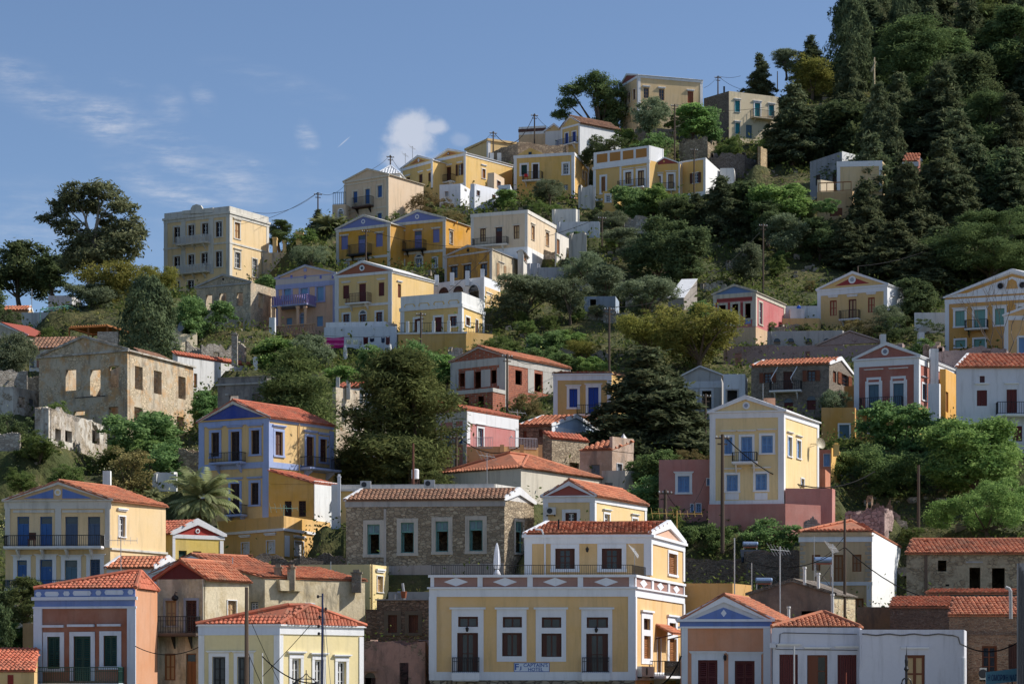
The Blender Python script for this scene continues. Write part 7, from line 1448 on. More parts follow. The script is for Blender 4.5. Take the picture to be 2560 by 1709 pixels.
for i in range(44):
    if i<24: X=rf.uniform(1340,2080); Y=rf.uniform(590,850)
    elif i<36: X=rf.uniform(0,330); Y=rf.uniform(1110,1240)
    else: X=rf.uniform(1230,1500); Y=rf.uniform(800,920)
    k=rf.choice(('shrub','shrub','olive','brown','dshrub','fig')) if i<24 else 'shrub'; w_=rf.uniform(24,48)*(1 if i<24 else 1.2)
    t_=T(k,'S',X,Y-w_*rf.uniform(.6,1.0),Y,w_,'small bush on the open slope between the houses',depth_of(Y),OPEN); t_.name='shrub'; t_['category']='shrub'
# ---- uncountable ground cover
def scatter(name,n,seed,mat,size,hgt,ylim,asp,test,per=9):
    rs=np.random.RandomState(seed); C=[]; k=0
    while len(C)<n and k<n*6:
        k+=1; u=rs.uniform(-260,2900); d=rs.uniform(*ylim)*1.0; x=(u-CX)/F*d
        if rs.rand()>test(x,d): continue
        bad=False
        for h in FOOT:
            if (x-h[0])**2+(d-h[1])**2<h[2]:
                px_,py_=x-h[3].x,d-h[3].y; a=(px_*h[5].y-py_*h[5].x)/h[6]; b=(h[4].x*py_-h[4].y*px_)/h[6]
                if -.04<a<1.04 and -.04<b<1.04: bad=True; break
        if bad: continue
        C.append((x,d,ground(x,d)))
    C=np.array(C); s=rs.uniform(.5,1.5,len(C))**1.3
    p=np.repeat(C,per,0)+rs.normal(0,1,(len(C)*per,3))*np.array([.5,.5,.18])*np.repeat(s,per)[:,None]*hgt; p[:,2]+=np.abs(rs.normal(0,.35,len(p)))*hgt*np.repeat(s,per)
    V=cards(p,np.tile([0,-.2,.6],(len(p),1)),size*np.clip(p[:,1]/290,.5,1.2),asp,rs,spread=1.0)
    o=bpy.data.objects.new(name,leaf_mesh(name,V,mat)); COL.objects.link(o); o['kind']='stuff'; return o
FOOT=[]
for h in HOUSES:
    c=(h.A+h.C)/2; e=h.B-h.A; g=h.C-h.B; det=e.x*g.y-e.y*g.x
    if abs(det)>.1: FOOT.append((c.x,c.y,((h.A-h.C).length/2+1)**2+((h.B-h.D).length/2)**2,h.A,e,g,det))
def vn1(x,y,s,seed): return float(vnoise(np.array([x]),np.array([y]),s,seed)[0])+.5
scatter('scrub',12000,3,leafmat((72,90,42),(104,108,56),(54,66,32),'scrub_leaf',.25),.52,1.5,(145,410),.5,lambda x,y:1 if vn1(x,y,14,9)>.4 else .25,13)
scatter('grass',10500,5,leafmat((112,118,62),(150,136,82),(84,100,46),'grass_blade',.3),.42,.7,(145,400),.22,lambda x,y:1 if vn1(x,y,10,8)>.35 else .3,11)
scatter('flowers',420,6,leafmat((210,200,110),(226,222,190),(190,180,90),'yellow_flower',.3),.2,1.0,(185,270),.8,lambda x,y:1 if (x<-25 and y<235) or (y>240 and -8<x<10) else .03,10)
def stones():
    rs=random.Random(4); mb=MB()
    for i in range(3600):
        u=rs.uniform(-40,2600); d=rs.uniform(150,395); x=(u-CX)/F*d
        if vn1(x,d,12,17)<.5: continue
        z=ground(x,d); s=rs.uniform(.12,.6)
        v=[Vector((x+s*rs.uniform(.5,1)*a,d+s*rs.uniform(.5,1)*b,z+s*rs.uniform(.3,.8)*c)) for c in (-1,1) for a,b in ((-1,-1),(1,-1),(1,1),(-1,1))]
        mb.hexa(v[:4],v[4:])
    o=mkobj('rubble',mb,stone((176,164,146),(140,128,112),(150,140,126),2)); o['kind']='stuff'
stones()
# ------------------------------------------------------------------ poles, wires and small things
WOODP=lambda:paint((86,72,60),.85,'weathered_wood',.5)
POLES={}
def pole(key,reg,x,yt,yb,d,label,r=.13,arm=1,name='utility_pole',mat=None):
    p=at(reg,x,yb,d); q=at(reg,x,yt,d); t=thing(name,label,'utility pole',p); mb=MB(); mb.tube([p-Vector((0,0,2)),q],r,8,r*.72); mkobj('pole',mb,mat or WOODP(),t,p)
    if arm:
        mb=MB()
        for k in range(2): mb.box(Vector((q.x,q.y,q.z-.35-.45*k)),1.2 if k==0 else .8,.1,.1,.3)
        mkobj('crossarm',mb,WOODP(),t,p); mb=MB()
        for s in (-.5,-.2,.2,.5): mb.lathe(Vector((q.x+s*math.cos(.3),q.y+s*math.sin(.3),q.z-.26)),[(.05,0),(.06,.1),(.03,.16)],6)
        mkobj('insulator',mb,paint((200,200,196),.3,'porcelain',.1),t,p)
    POLES[key]=q; return t
pole('a','R12',650,270,640,343,'utility pole between the villa and the beige house'); pole('b','T1',520,760,920,352,'utility pole behind the beige house gable'); pole('c','T1',1378,562,760,363,'utility pole left of the rubble terrace on the ridge'); pole('d','T1',1722,415,690,372,'tall utility pole beside the ridge roof terrace')
pole('e','T2',1540,195,340,386,'utility pole between the two ridge villas on the skyline'); pole('f','T2',1118,470,990,355,'utility pole under the olive of the big ridge villa'); pole('g','T2',1308,900,1400,338,'utility pole before the open framed shutters house'); pole('h','R13',1018,470,770,318,'utility pole on the green slope beside grey olives'); pole('i','R13',1078,1225,1740,246,'slim utility pole left of the two acacias')
pole('j','R14',160,530,1100,296,'tall utility pole above the small pink house'); pole('k','R12',1050,580,900,311,'utility pole before the left ochre twin house door'); pole('l','R12',1508,1270,1530,268,'utility pole before the low villa terrace'); pole('m','R22',2228,215,720,236,'utility pole at the corner of the unfinished house'); pole('n','R22',1805,890,1200,198,'utility pole before the pink house'); pole('o','R23',1880,545,1060,221,'utility pole left of the tall yellow house gable')
pole('p','R23',2022,885,1660,180,'dark utility pole before the tall yellow house',.17); pole('q','R23',1545,1345,1640,180,'short wire-wrapped pole before the old-rose annex',.17); pole('r','R24',1455,1140,1660,186,'reddish brown pole before the bright green trees',.145,0); pole('s','R34',840,190,850,152,'thick grey pole before the tan quoined house',.11,0); pole('t','R14',950,885,960,270+16,'short pole stub above the small yellow house roof',.1,0)
pole('u','R32',55,760,1640,118,'large weathered timber pole at the bottom before the pale house',.125,0); pole('v','R22',1445,960,1330,178,'rusty slim mast above the water tank',.1,0,mat=paint((110,70,56),.8,'rust'))
pole('w','T2',2120,150,230,400,'pole top among the skyline trees',.1,0)
NW=0
def wire(a,b,sag,label,r=.028,n=14):
    pts=[a.lerp(b,i/n)+Vector((0,0,-sag*4*(i/n)*(1-i/n))) for i in range(n+1)]; mb=MB(); mb.tube(pts,r,4); o=mkobj('overhead_wire',mb,paint((16,16,17),.95,'cable_black',0),None,a); tag(o,label,'wire'); return o
Pp=POLES
wire(at('R11',2110,435,322),Pp['a'],1.2,'wire from the villa roof to the pole right of it'); wire(Pp['a'],at('R12',875,212,336),.8,'wire from the pole to the beige house roof edge'); wire(at('R12',240,485,325),Pp['a'],.3,'lower taut wire from the villa corner to the pole'); wire(at('R12',1100,78,338),Pp['b'],.2,'wire rising from the beige gable to the pole behind'); wire(Pp['b'],at('T1',605,890,351),.2,'short wire from the pole to the ridge house'); wire(Pp['c'],Pp['d'],3.2,'sagging thick cable between the two ridge poles',.06); wire(Pp['c'],at('T1',1190,705,366),.4,'wire from the ridge pole down to the ochre house top'); wire(Pp['d'],at('T1',1860,545,372),.3,'wire from the tall ridge pole to the small white gable')
wire(Pp['e'],at('T2',1405,310,380),.3,'wire from the skyline pole to the big ridge villa'); wire(Pp['e'],at('T2',1760,195,400),.3,'wire from the skyline pole to the dark conifer'); wire(Pp['e'],at('T2',1830,335,380),.5,'lower wire from the skyline pole across the cyan shuttered house roof'); wire(Pp['f'],at('T2',2130,470,371),1.0,'wire across the cyan shuttered house front')
wire(Pp['k'],Pp['h'],3.2,'long wire crossing the ochre and cream houses'); wire(Pp['i'],at('R13',2335,600,300),2.6,'long wire climbing the slope from the slim pole'); wire(at('R14',0,690,302),Pp['j'],.3,'wire coming from the left to the tall slope pole'); wire(Pp['t'],at('R14',1560,742,300),.4,'pale wire rising from the pole stub into the wood',.05)
wire(Pp['p'],at('R24',1090,1195,200),2.6,'black cable sagging across the tall yellow house',.05); wire(Pp['o'],at('R23',1420,1010,205),3.0,'sagging cable in front of the huge dark conifer'); wire(Pp['q'],at('R23',1880,1260,185),2.0,'cable from the wire-wrapped pole across the old-rose annex'); wire(Pp['m'],at('R23',500,290,240),.5,'wire from the brick house pole across its wall'); wire(Pp['n'],at('R22',2335,985,199),1.0,'wire from the pole across the pink house',.04); wire(Pp['n'],at('R22',1640,915,198),.4,'wire leaving the pink house pole to the left')
wire(at('R34',845,430,151.5),at('R34',2290,780,150),2.0,'thick black cable sagging before the long tan building',.035); wire(at('R34',835,430,151.5),at('R34',0,530,155),.9,'black cable running left from the thick grey pole',.025); wire(at('R34',835,340,151.5),at('R34',640,520,156),.2,'slanting cable from the thick grey pole',.02); wire(at('R34',1830,1244,129.5),at('R34',2290,1215,127.5),.45,'heavy black cable between the white house and the right edge',.035); wire(at('R33',1420,1560,134.5),at('R33',1680,1330,134),.7,'heavy black cable curling past the hotel side',.045)
wire(at('R12',2090,760,297),at('R12',1000,1440,282),2.0,'pale thin line slanting over the white arcade house',.03); pole('x','R32',188,1308,1640,124,'slim white pole holding a black rope before the pale house',.035,0,mat=M_W())
wire(at('R32',185,1335,124),at('R32',640,1560,122),.4,'heavy black rope slanting over the pale house',.035); wire(at('R31',1125,1250,136),at('R31',1665,1255,136.8),.5,'black cable strung under the rusty balcony',.025)
for i,(x0,y0,x1,y1) in enumerate(((75,1010,330,1560),(62,1290,190,1590),(600,1060,190,1500))): wire(at('R32',x0,y0,119+i),at('R32',x1,y1,121+i),.05,('thin stay line right of the timber pole','stay line at the foot of the timber pole','thin line crossing the pale house bands')[i],.02)
# sailboat mast at the bottom
p=at('R32',683,1620,112); q=at('R32',688,812,112); t=thing('boat_mast','dark blue boat mast with lamps and spreaders rising at the bottom','mast',p); mb=MB(); mb.tube([p,q],.055,8,.045); mkobj('mast',mb,paint((34,44,78),.35,'blue_paint',.1),t,p)
for dy,dx in ((-.15,-.22),(-.75,.16),(-1.15,-.14),(-1.6,-.2),(-1.95,-.18)): mb=MB(); c=q+Vector((dx,0,dy)); mb.tube([c,q+Vector((0,0,dy))],.02,4); mb.lathe(c-Vector((0,0,.08)),[(.03,0),(.06,.03),(.06,.13),(.03,.16)],8); mkobj('mast_lamp',mb,M_IRON(),t,p)
for x in (705,720,760): mb=MB(); mb.tube([at('R32',688,830,112),at('R32',x,1620,112)],.012,4); mkobj('stay',mb,paint((110,110,112),.5,'wire_steel'),t,p)
# ornate lamp top
p=at('R32',552,1600,116); t=thing('street_lamp','top of an ornate black double street lamp at the bottom edge','street lamp',p)
mb=MB(); mb.tube([p-Vector((0,0,2)),at('R32',552,1450,116)],.05,8,.02); mb.tube([at('R32',470,1525,116),at('R32',635,1525,116)],.03,6); mkobj('lamp_post',mb,M_IRON(),t,p)
for s in (-1,1): mb=MB(); mb.tube([at('R32',552+s*x,y,116) for x,y in ((5,1480),(22,1505),(48,1520),(75,1545),(82,1575))],.025,5); mkobj('scroll_arm',mb,M_IRON(),t,p); mb=MB(); c=at('R32',552+s*85,1570,116); mb.lathe(c-Vector((0,0,.4)),[(.1,0),(.2,.15),(.2,.4),(.05,.55)],8); mkobj('lantern',mb,M_IRON(),t,p)
# ornate finial lower right, antenna poles
p=at('R34',1355,1620,124); t=thing('street_lamp','scrolled black lamp finial before the flat white house','street lamp',p)
mb=MB(); mb.lathe(p,[(.06,0),(.06,1.0),(.14,1.15),(.07,1.3),(.1,1.6),(.03,1.85),(.0,2.45)],8); mkobj('lamp_post',mb,M_IRON(),t,p)
for s in (-1,1): mb=MB(); mb.tube([at('R34',1355+s*x,y,124) for x,y in ((0,1530),(18,1520),(34,1535),(40,1560),(36,1600))],.045,5); mkobj('scroll_arm',mb,M_IRON(),t,p)
GALV=lambda:paint((170,170,170),.4,'galvanised',.25,.3)
def antenna(reg,x,yt,yb,d,label,el=6,r=.03,yagi=True,ang=.6,mat=None,w=1.1):
    p=at(reg,x,yb,d); q=at(reg,x,yt,d); t=thing('tv_antenna',label,'antenna',p); mb=MB(); mb.tube([p,q],r,6); mkobj('mast',mb,mat or GALV(),t,p)
    if yagi:
        mb=MB(); v=Vector((math.cos(ang),math.sin(ang),0)); n=Vector((-v.y,v.x,0)); c=q-Vector((0,0,.25)); mb.tube([c-v*w,c+v*w],.02,4)
        for i in range(el):
            f=-w+2*w*i/(el-1); L=.25+.35*(1-i/el); mb.tube([c+v*f-(n*.5+Vector((0,0,.7)))*L,c+v*f+(n*.5+Vector((0,0,.7)))*L],.012,4)
        mkobj('aerial',mb,mat or GALV(),t,p)
    return t
antenna('R33',1642,120,330,172,'large yellow-brown aerial above the hotel roof',8,.05,True,.15,paint((196,160,90),.5,'brass_aerial',.2),1.9)
antenna('R33',1290,430,660,139,'tangled aerial on the hotel terrace corner',6,.02,True,1.3,None,.45); antenna('R33',2122,350,860,152,'tall thin antenna pole by the ochre rendered building',5,.045,False); antenna('R33',2266,560,780,152,'short antenna rod behind the ochre rendered building',4,.03,False)
antenna('R34',300,420,1040,147,'aerial on a long white pole before the brown gabled ruin',7,.05,True,.9); antenna('R34',738,400,1010,148,'tall aerial mast right of the brown gabled ruin',8,.05,True,1.2); antenna('R34',62,550,780,156,'thin rod antenna by the left solar heater',4,.03,False); antenna('R34',585,330,750,158,'thin rod antenna before the tan quoined house',4,.02,False); antenna('R34',418,1250,1620,126,'white rod before the brown shutter of the white house',4,.05,False); antenna('R34',852,1470,1620,125,'rusty rod with a loop before the white house',4,.03,False,mat=paint((140,70,50),.7,'rust'))
antenna('R31',1008,340,640,158,'thin aerial before the cream house side wall',6,.03,True,.2); antenna('R31',1940,510,640,152,'thin aerial on the white gabled roof',5,.03,False); antenna('R22',2060,1040,1360,182,'bent aerial rods before the orange hipped roof',5,.03,True,1.0); antenna('T1',645,745,830,349,'thin aerial left on the ridge house roof',5,.05,True,1.2); antenna('T1',705,685,810,349,'taller thin aerial on the ridge house roof',5,.05,True,1.2); antenna('R24',158,460,640,236,'white rod before the stone house balcony',4,.04,False); antenna('R32',757,545,680,158,'white rod on the yellow block house',4,.03,False); antenna('R23',312,680,760,213,'small aerial on the pink house roof',5,.03,True,.8); antenna('R11',265,1075,1240,300,'white rod rising from the orange tiled cottage',4,.05,False); antenna('R32',365,75,170,179,'turquoise aerial on the ochre flat-roofed house',6,.03,True,.4,paint((110,150,140),.5,'verdigris',.2))
def solar(reg,x,y,w,d,label,txt=None,panel=True):
    p=at(reg,x,y,d); W=w*SC*d/F; t=thing('solar_water_heater',label,'solar heater',p-Vector((0,0,1.2))); o=t.location.copy(); ax=Vector((1,.1,0)).normalized(); r=W*.17
    mb=MB(); c0=p-ax*W/2; pr=[(0,0),(0,r*.8),(.06,r),(W-.06,r),(W,r*.8),(W,0)]; n=12; b=len(mb.v)
    for u,q in pr:
        for k in range(n): a=2*math.pi*k/n; mb.v.append(c0+ax*u+Vector((0,math.cos(a)*q,math.sin(a)*q)))
    for i in range(len(pr)-1):
        for k in range(n): j=(k+1)%n; mb.f.append((b+i*n+k,b+i*n+j,b+(i+1)*n+j,b+(i+1)*n+k))
    mkobj('tank',mb,paint((150,170,196),.25,'steel_tank',.1,.5),t,o)
    mb=MB(); mb.box(p-Vector((0,0,r*1.35)),W*.92,r*1.2,r*.4); mkobj('cradle',mb,paint((176,104,76),.7,'rusty_cradle'),t,o)
    for s in (-.42,.42): 
        for e in (-.4,.5): mb=MB(); mb.tube([p+ax*W*s+Vector((0,e*.4,-r)),p+ax*W*s+Vector((0,e*.6,-r-.9))],.02,4); mkobj('leg',mb,GALV(),t,o)
    if panel:
        mb=MB(); a=p-ax*W*.7+Vector((0,-.5,-r-.3)); v=Vector((0,-1.1,-1.0)); mb.prism([a,a+ax*W*1.4,a+ax*W*1.4+v,a+v],Vector((0,-.05,.06))); mkobj('collector_panel',mb,paint((40,46,54),.2,'collector',.1),t,o)
    if txt:
        w_=Wall(c0,c0+ax*W); sign_text('lettering',w_,o,t,txt,W*.2,W*.75,p.z-r*.35,p.z+r*.3,r+.01,paint((226,230,236),.4,'white_print',.05))
solar('R34',52,402,130,176,'solar heater with a lettered blue tank among bushes behind the hotel','NOBEL'); solar('R34',165,705,142,157,'shiny solar tank on a rust red cradle beside the brown gabled ruin',None,False); solar('R34',660,535,155,157,'solar tank on a tall stand before the tan quoined house',None,False)
mb=MB(); p=at('R34',660,760,157); 
for s in (-.5,.5): mb.tube([p+Vector((s,0,-.6)),p+Vector((s,0,1.5))],.03,4)
mb.tube([p+Vector((-.5,0,0)),p+Vector((.5,0,1.4))],.02,4); mb.tube([p+Vector((.5,0,0)),p+Vector((-.5,0,1.4))],.02,4); tag(mkobj('tank_stand',mb,paint((96,84,80),.6,'steel_stand'),None,p),'cross-braced steel stand under the solar tank at the tan house','stand')
for x,yt,yb,lb in ((505,590,740,'slim white chimney pipe left of the solar tank stand'),(620,640,770,'slim white chimney pipe under the solar tank stand'),(372,920,1040,'white vent pipe before the brown gabled ruin'),(738,815,1020,'white drain pipe on the corner of the brown gabled ruin')):
    p=at('R34',x,yb,149 if x<700 else 147); q=at('R34',x,yt,149 if x<700 else 147); mb=MB(); mb.lathe(p,[(.1,0),(.1,q.z-p.z-.14),(.14,q.z-p.z-.12),(.13,q.z-p.z)],10); tag(mkobj('vent_pipe',mb,STUCCO_W,None,p),lb,'pipe')
p=at('R34',2225,950,131); mb=MB(); q=at('R34',2222,790,131); mb.tube([p-Vector((0,0,.5)),q,q+Vector((-.08,0,.12)),q+Vector((-.28,0,.2))],.1,10); tag(mkobj('flue_pipe',mb,GALV(),None,p),'shiny bent metal flue pipe on the reddish brick house roof','pipe')
p=at('R32',1355,850,149); t=thing('flue_pipe','bent white flue pipe beside a clay pot above the brown stone house','pipe',p); mb=MB(); mb.tube([p+Vector((.1,0,-.1)),p+Vector((.08,0,.4)),p+Vector((0,0,.95))],.09,10); mkobj('pipe',mb,GALV(),t,p); mb=MB(); mb.tube([p+Vector((-.42,0,-.1)),p+Vector((-.42,0,.22)),p+Vector((-.3,0,.34)),p+Vector((-.1,0,.34))],.1,10); mkobj('elbow',mb,GALV(),t,p)
# tank on stand behind grey stone building
p=at('R22',1462,1330,179); q=at('R22',1462,1255,179); t=thing('water_tank','white cylindrical water tank on a steel stand above flat roofs','water tank',p); mb=MB(); z=at('R22',1462,1175,179).z-q.z; mb.lathe(q,[(.0,0),(.28,0),(.285,z*.92),(.24,z),(0,z+.03)],16); mkobj('tank',mb,plaster((232,232,234),.1,'lime'),t,p)
for a in range(4): mb=MB(); c=Vector((.3*math.cos(a*1.57+.5),.3*math.sin(a*1.57+.5),0)); mb.tube([p+c*1.4-Vector((0,0,.5)),q+c],.025,5); mkobj('leg',mb,paint((96,70,60),.8,'rust'),t,p)
mb=MB(); mb.tube([p+Vector((-.35,0,.1)),q+Vector((.28,0,-.1))],.018,4); mb.tube([p+Vector((.35,0,.1)),q+Vector((-.28,0,-.1))],.018,4); mkobj('brace',mb,paint((96,70,60),.8,'rust'),t,p)
for i,(x,y) in enumerate(((1048,1335),(1580,1325))):
    p=at('R22',x,y,175); t=thing('air_conditioner',('white air conditioner on the left flat roof','white air conditioner right of the white water tank')[i],'air conditioner',p); mb=MB(); mb.box(p,.8,.35,.55); mkobj('casing',mb,paint((206,204,198),.5,'enamel',.15),t,p); mb=MB(); mb.tube([p+Vector((-.12,-.18,.28)),p+Vector((-.12,-.2,.28))],.2,14); mkobj('fan_grille',mb,paint((60,62,64),.5,'grille'),t,p)
# laundry
def cloth(reg,x0,y0,x1,y1,d,mat,name,label,cat,group=None,stripes=None):
    a=at(reg,x0,y0,d); b=at(reg,x1,y0,d); z1=at(reg,x0,y1,d).z; mb=MB(); n=10; m=5; B=len(mb.v)
    for j in range(m+1):
        for i in range(n+1):
            u=i/n; v=j/m; p=a.lerp(b,u); mb.v.append(Vector((p.x,p.y+.12*math.sin(u*17+v*2)*(.3+v),p.z+(z1-a.z)*v-.1*math.sin(u*3.14))))
    for j in range(m):
        for i in range(n): k=B+j*(n+1)+i; mb.f.append((k,k+1,k+n+2,k+n+1))
    return tag(mkobj(name,mb,mat,None,(a+b)/2,True),label,cat,group)
t=NT('striped_towel'); w_=t.n('ShaderNodeTexWave',bands_direction='Z'); w_.inputs['Scale'].default_value=.55; t.l(t.pos(),w_.inputs['Vector']); t.bsdf(t.mix(t.ramp(w_.outputs['Fac'],.55,.7),lin((178,28,108)),lin((206,96,150))),.9)
cloth('R12',698,1475,868,1560,271,t.m,'beach_towel','large magenta striped cloth hanging on the terrace line','towel')
for i,(x0,x1,y0,y1,c,lb) in enumerate(((885,930,1492,1530,(206,204,176),'pale cream cloth next to the magenta cloth'),(940,985,1494,1530,(216,216,190),'second pale cream cloth on the terrace line'),(992,1022,1494,1528,(196,196,200),'small white cloth on the terrace line'),(1028,1068,1472,1535,(84,30,34),'dark maroon garment on the terrace line'),(1082,1120,1480,1510,(40,46,70),'navy garment on the terrace line'),(1178,1208,1475,1518,(58,72,98),'blue-grey garment at the right of the terrace line'),(1215,1250,1470,1535,(110,70,70),'reddish garment on the last post of the terrace line'))): cloth('R12',x0,y0,x1,y1,271,paint(c,.9,'cloth',.1),'laundry',lb,'laundry','laundry on the terrace line')
wire(at('R12',690,1462,271.05),at('R12',1255,1468,271.05),.15,'washing line above the white retaining wall',.02)
# posts of the terrace line
for i,x in enumerate((876,1050,1250)):
    p=at('R12',x,1590,271); q=at('R12',x,1535,271); mb=MB(); mb.lathe(p-Vector((0,0,1)),[(.28,0),(.22,q.z-p.z+.4),(.14,q.z-p.z+1)],8); tag(mkobj('fence_post',mb,STUCCO_W,None,p),('conical white post below the magenta cloth','conical white post below the maroon garment','conical white post at the right end of the washing line')[i],'post')
# red chair on the upper balcony
p=at('T1',1652,965,350.7); t=thing('chair','red plastic chair on the balcony of the plain yellow ridge house','chair',p); RC=paint((176,34,28),.45,'red_plastic',.1)
mb=MB(); mb.box(p+Vector((0,0,.42)),.55,.45,.06); mkobj('seat',mb,RC,t,p); mb=MB(); mb.box(p+Vector((-.02,.2,.48)),.55,.06,.45); mkobj('backrest',mb,RC,t,p)
for sx in (-.23,.23):
    for sy in (-.18,.18): mb=MB(); mb.box(p+Vector((sx,sy,0)),.06,.06,.42); mkobj('leg',mb,RC,t,p)
p=at('R31',265,420,164.4); t=thing('chair','brown chair on the long balcony of the cream house','chair',p); RC=pc('brown')
mb=MB(); mb.box(p+Vector((0,0,.45)),.5,.5,.05); mkobj('seat',mb,RC,t,p); mb=MB(); mb.box(p+Vector((0,.25,.5)),.5,.05,.5); mkobj('backrest',mb,RC,t,p)
for sx in (-.2,.2):
    for sy in (-.2,.2): mb=MB(); mb.box(p+Vector((sx,sy,0)),.05,.05,.45); mkobj('leg',mb,RC,t,p)
# clay pot above stone house, satellite dish far
p=at('R32',1355,850,148.5); mb=MB(); mb.lathe(p+Vector((.1,-.3,-.02)),[(.15,0),(.2,.36),(.22,.4),(.19,.42)],12); tag(mkobj('plant_pot',mb,paint((150,88,60),.85,'terracotta'),None,p),'terracotta pot behind the white flue on the brown stone house','pot')
p=at('R32',80,520,172); mb=MB(); mb.lathe(p,[(.16,0),(.26,.22),(.3,.26),(.24,.28)],12); tag(mkobj('plant_pot',mb,paint((150,100,76),.85,'terracotta'),None,p),'clay pot before the shutters of the ochre flat-roofed house','pot')
# bare branching tree by the right edge
p=at('R24',2190,240,248); t=thing('bare_tree','bare pale branching tree before the ochre house','tree',p); mb=MB(); rb=random.Random(3)
def br(a,v,L,r,k):
    b=a+v*L; mb.tube([a,a.lerp(b,.5)+Vector((rb.uniform(-.1,.1),rb.uniform(-.1,.1),0))*L,b],r,5,r*.6)
    if k: 
        for s in range(rb.choice((2,3))): br(b,(v+Vector((rb.uniform(-.6,.6),rb.uniform(-.6,.6),rb.uniform(0,.35)))).normalized(),L*rb.uniform(.55,.8),r*.6,k-1)
for v in ((-.5,0,1),(.25,.2,1),(-.15,-.2,1)): br(p-Vector((0,0,2)),Vector(v).normalized(),3.9,.085,4)
mkobj('trunk',mb,paint((112,100,90),.9,'pale_bark',.4),t,p)
# cross-shaped dead trunk in the wood
p=at('T3',1085,640,372); t=thing('dead_tree','pale dead trunk catching sun inside the dark wood','tree',p); mb=MB(); mb.tube([p-Vector((0,0,2)),at('T3',1088,480,372)],.2,6,.1); mb.tube([at('T3',1065,585,372),at('T3',1100,515,372)],.18,6,.1); mb.tube([at('T3',1060,600,372),at('T3',1090,560,371.8)],.16,6,.1); mkobj('trunk',mb,paint((206,186,150),.9,'dead_wood',.3),t,p)
# ------------------------------------------------------------------ camera, sun, sky
cam=bpy.data.cameras.new('camera'); co=bpy.data.objects.new('camera',cam); COL.objects.link(co); scene.camera=co
co.location=(0,0,CZ); co.rotation_euler=(math.radians(90),0,0); cam.sensor_width=36; cam.lens=36*F/2560; cam.shift_y=(HY-854.5)/2560; cam.clip_start=1; cam.clip_end=5000
SUN_EL,SUN_AZ=math.radians(42),math.radians(7)   # azimuth turned from +X towards +Y
sd=Vector((math.cos(SUN_EL)*math.cos(SUN_AZ),math.cos(SUN_EL)*math.sin(SUN_AZ),math.sin(SUN_EL)))
sl=bpy.data.lights.new('sun','SUN'); sl.energy=3.8; sl.angle=math.radians(.53); sl.color=(1,.955,.89); so_=bpy.data.objects.new('sun',sl); COL.objects.link(so_); so_.rotation_euler=(-sd).to_track_quat('-Z','Y').to_euler()
w=bpy.data.worlds.new('World'); scene.world=w; w.use_nodes=True; nt=w.node_tree; nt.nodes.clear()
N=lambda t,**k:(lambda x:[setattr(x,a,b) for a,b in k.items()] and x or x)(nt.nodes.new(t))
out=N('ShaderNodeOutputWorld'); bg=N('ShaderNodeBackground'); sky=N('ShaderNodeTexSky',sky_type='NISHITA'); sky.sun_disc=False; sky.sun_elevation=SUN_EL; sky.sun_rotation=math.radians(90)-SUN_AZ; sky.air_density=.75; sky.dust_density=.75; sky.ozone_density=3.2; sky.altitude=0
bg.inputs[1].default_value=.094
L=nt.links.new
tc=N('ShaderNodeTexCoord'); sx=N('ShaderNodeSeparateXYZ'); L(tc.outputs['Generated'],sx.inputs[0])
def M(op,a,b=None,c=None):
    m=N('ShaderNodeMath',operation=op)
    for i,x in enumerate((a,b,c)):
        if x is None: continue
        if isinstance(x,(int,float)): m.inputs[i].default_value=x
        else: L(x,m.inputs[i])
    return m.outputs[0]
az=M('DIVIDE',sx.outputs[0],sx.outputs[1]); el=M('DIVIDE',sx.outputs[2],sx.outputs[1])
front=M('GREATER_THAN',sx.outputs[1],.2)
def coord(sxx,syy,rot):
    cb=N('ShaderNodeCombineXYZ'); L(az,cb.inputs[0]); L(el,cb.inputs[1]); mp=N('ShaderNodeMapping'); mp.inputs['Rotation'].default_value=(0,0,rot); mp.inputs['Scale'].default_value=(sxx,syy,1); L(cb.outputs[0],mp.inputs[0]); return mp.outputs[0]
def NO(vec,s,d,r=.6):
    n=N('ShaderNodeTexNoise'); n.inputs['Scale'].default_value=s; n.inputs['Detail'].default_value=d; n.inputs['Roughness'].default_value=r; L(vec,n.inputs['Vector']); return n.outputs['Fac']
def RA(f,a,b,c=0,d=1):
    r=N('ShaderNodeMapRange'); r.interpolation_type='SMOOTHSTEP'; 
    for i,x in enumerate((a,b,c,d)): r.inputs[i+1].default_value=x
    L(f,r.inputs[0]); return r.outputs[0]
def E(px_,py_): return (px_-CX)/F,(HY-py_)/F
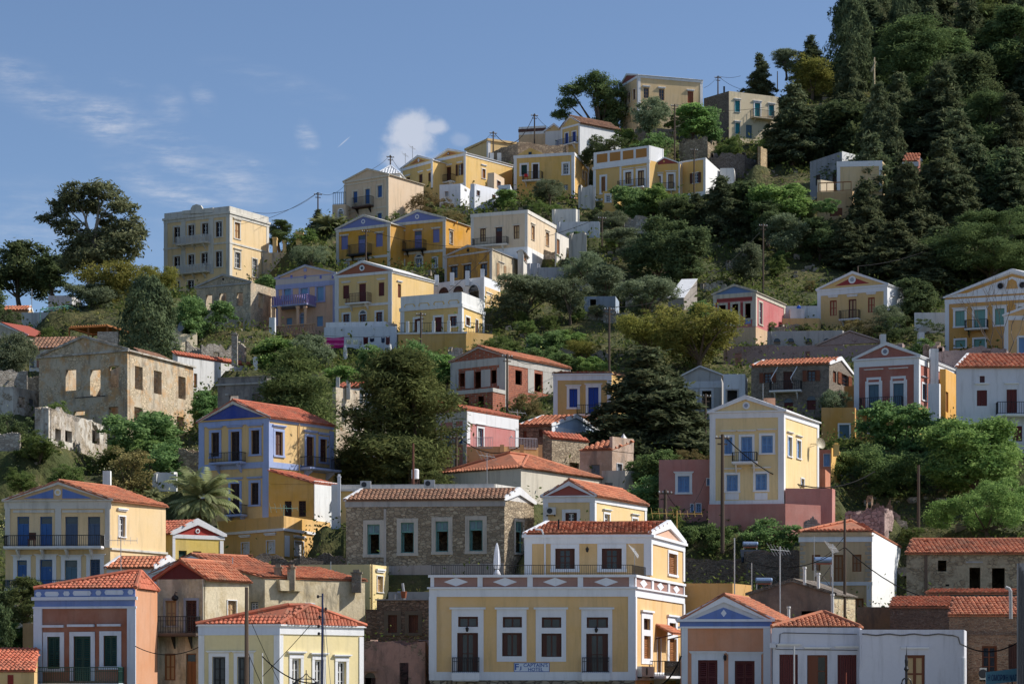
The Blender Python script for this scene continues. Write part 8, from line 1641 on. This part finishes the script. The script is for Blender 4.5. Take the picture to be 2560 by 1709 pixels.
def ell(px_,py_,rx,ry,rot=0):
    x0,y0=E(px_,py_); dx=M('SUBTRACT',az,x0); dy=M('SUBTRACT',el,y0); c,s=math.cos(rot),math.sin(rot)
    u=M('ADD',M('MULTIPLY',dx,c),M('MULTIPLY',dy,s)); v=M('SUBTRACT',M('MULTIPLY',dy,c),M('MULTIPLY',dx,s))
    return M('SQRT',M('ADD',M('POWER',M('DIVIDE',u,rx/F),2),M('POWER',M('DIVIDE',v,ry/F),2)))
cl=None
def add(x):
    global cl
    cl=x if cl is None else M('MAXIMUM',cl,x)
# puffy cumulus behind the ridge houses
nz=NO(coord(1,1,0),60,7,.62)
for a,b,rx,ry,k in ((1030,338,68,66,.82),(1005,395,62,46,.75),(1080,320,40,22,.7),(1150,350,28,22,.2),(1100,420,160,40,.3)):
    d=ell(a,b,rx,ry); add(M('MULTIPLY',RA(M('ADD',d,M('MULTIPLY',M('SUBTRACT',nz,.5),1.9)),1.15,.35),.62*k))
# cirrus streaks
st=NO(coord(7,34,.32),4.2,8,.68); br_=NO(coord(6,9,.3),5,4,.55)
msk=None
for a,b,rx,ry,rot,k in ((270,300,330,70,-.35,.9),(500,430,260,60,-.35,.8),(430,480,200,50,-.45,1),(60,190,140,45,-.3,.6),(310,215,60,30,-.2,.4),(420,270,50,60,.9,.9),(510,250,30,45,.6,.9),(645,418,40,18,-.5,1),(330,335,110,22,-.3,.9),(650,450,330,60,-.2,.5),(770,360,30,60,.3,.7),(150,560,300,120,-.1,.35),(700,210,200,40,-.3,.25),(620,560,400,60,0,.3)):
    d=RA(ell(a,b,rx,ry,rot),1.25,.1,0,k); msk=d if msk is None else M('MAXIMUM',msk,d)
add(M('MULTIPLY',M('MULTIPLY',RA(st,.36,.78),RA(br_,.25,.7)),M('MULTIPLY',msk,.75)))
add(M('MULTIPLY',RA(ell(860,355,26,2.2,.72),1,.3),.3))
cl=M('MULTIPLY',cl,front)
mx_=N('ShaderNodeMix',data_type='RGBA'); L(cl,mx_.inputs[0]); L(sky.outputs[0],mx_.inputs[6]); mx_.inputs[7].default_value=(6.6,6.5,6.6,1)
L(mx_.outputs[2],bg.inputs[0]); L(bg.outputs[0],out.inputs[0])
vs=scene.view_settings; vs.view_transform='Standard'; vs.look='None'; vs.exposure=.5; vs.gamma=1; vs.use_curve_mapping=False
scene.cycles.max_bounces=6; scene.cycles.transparent_max_bounces=4; scene.cycles.use_denoising=True
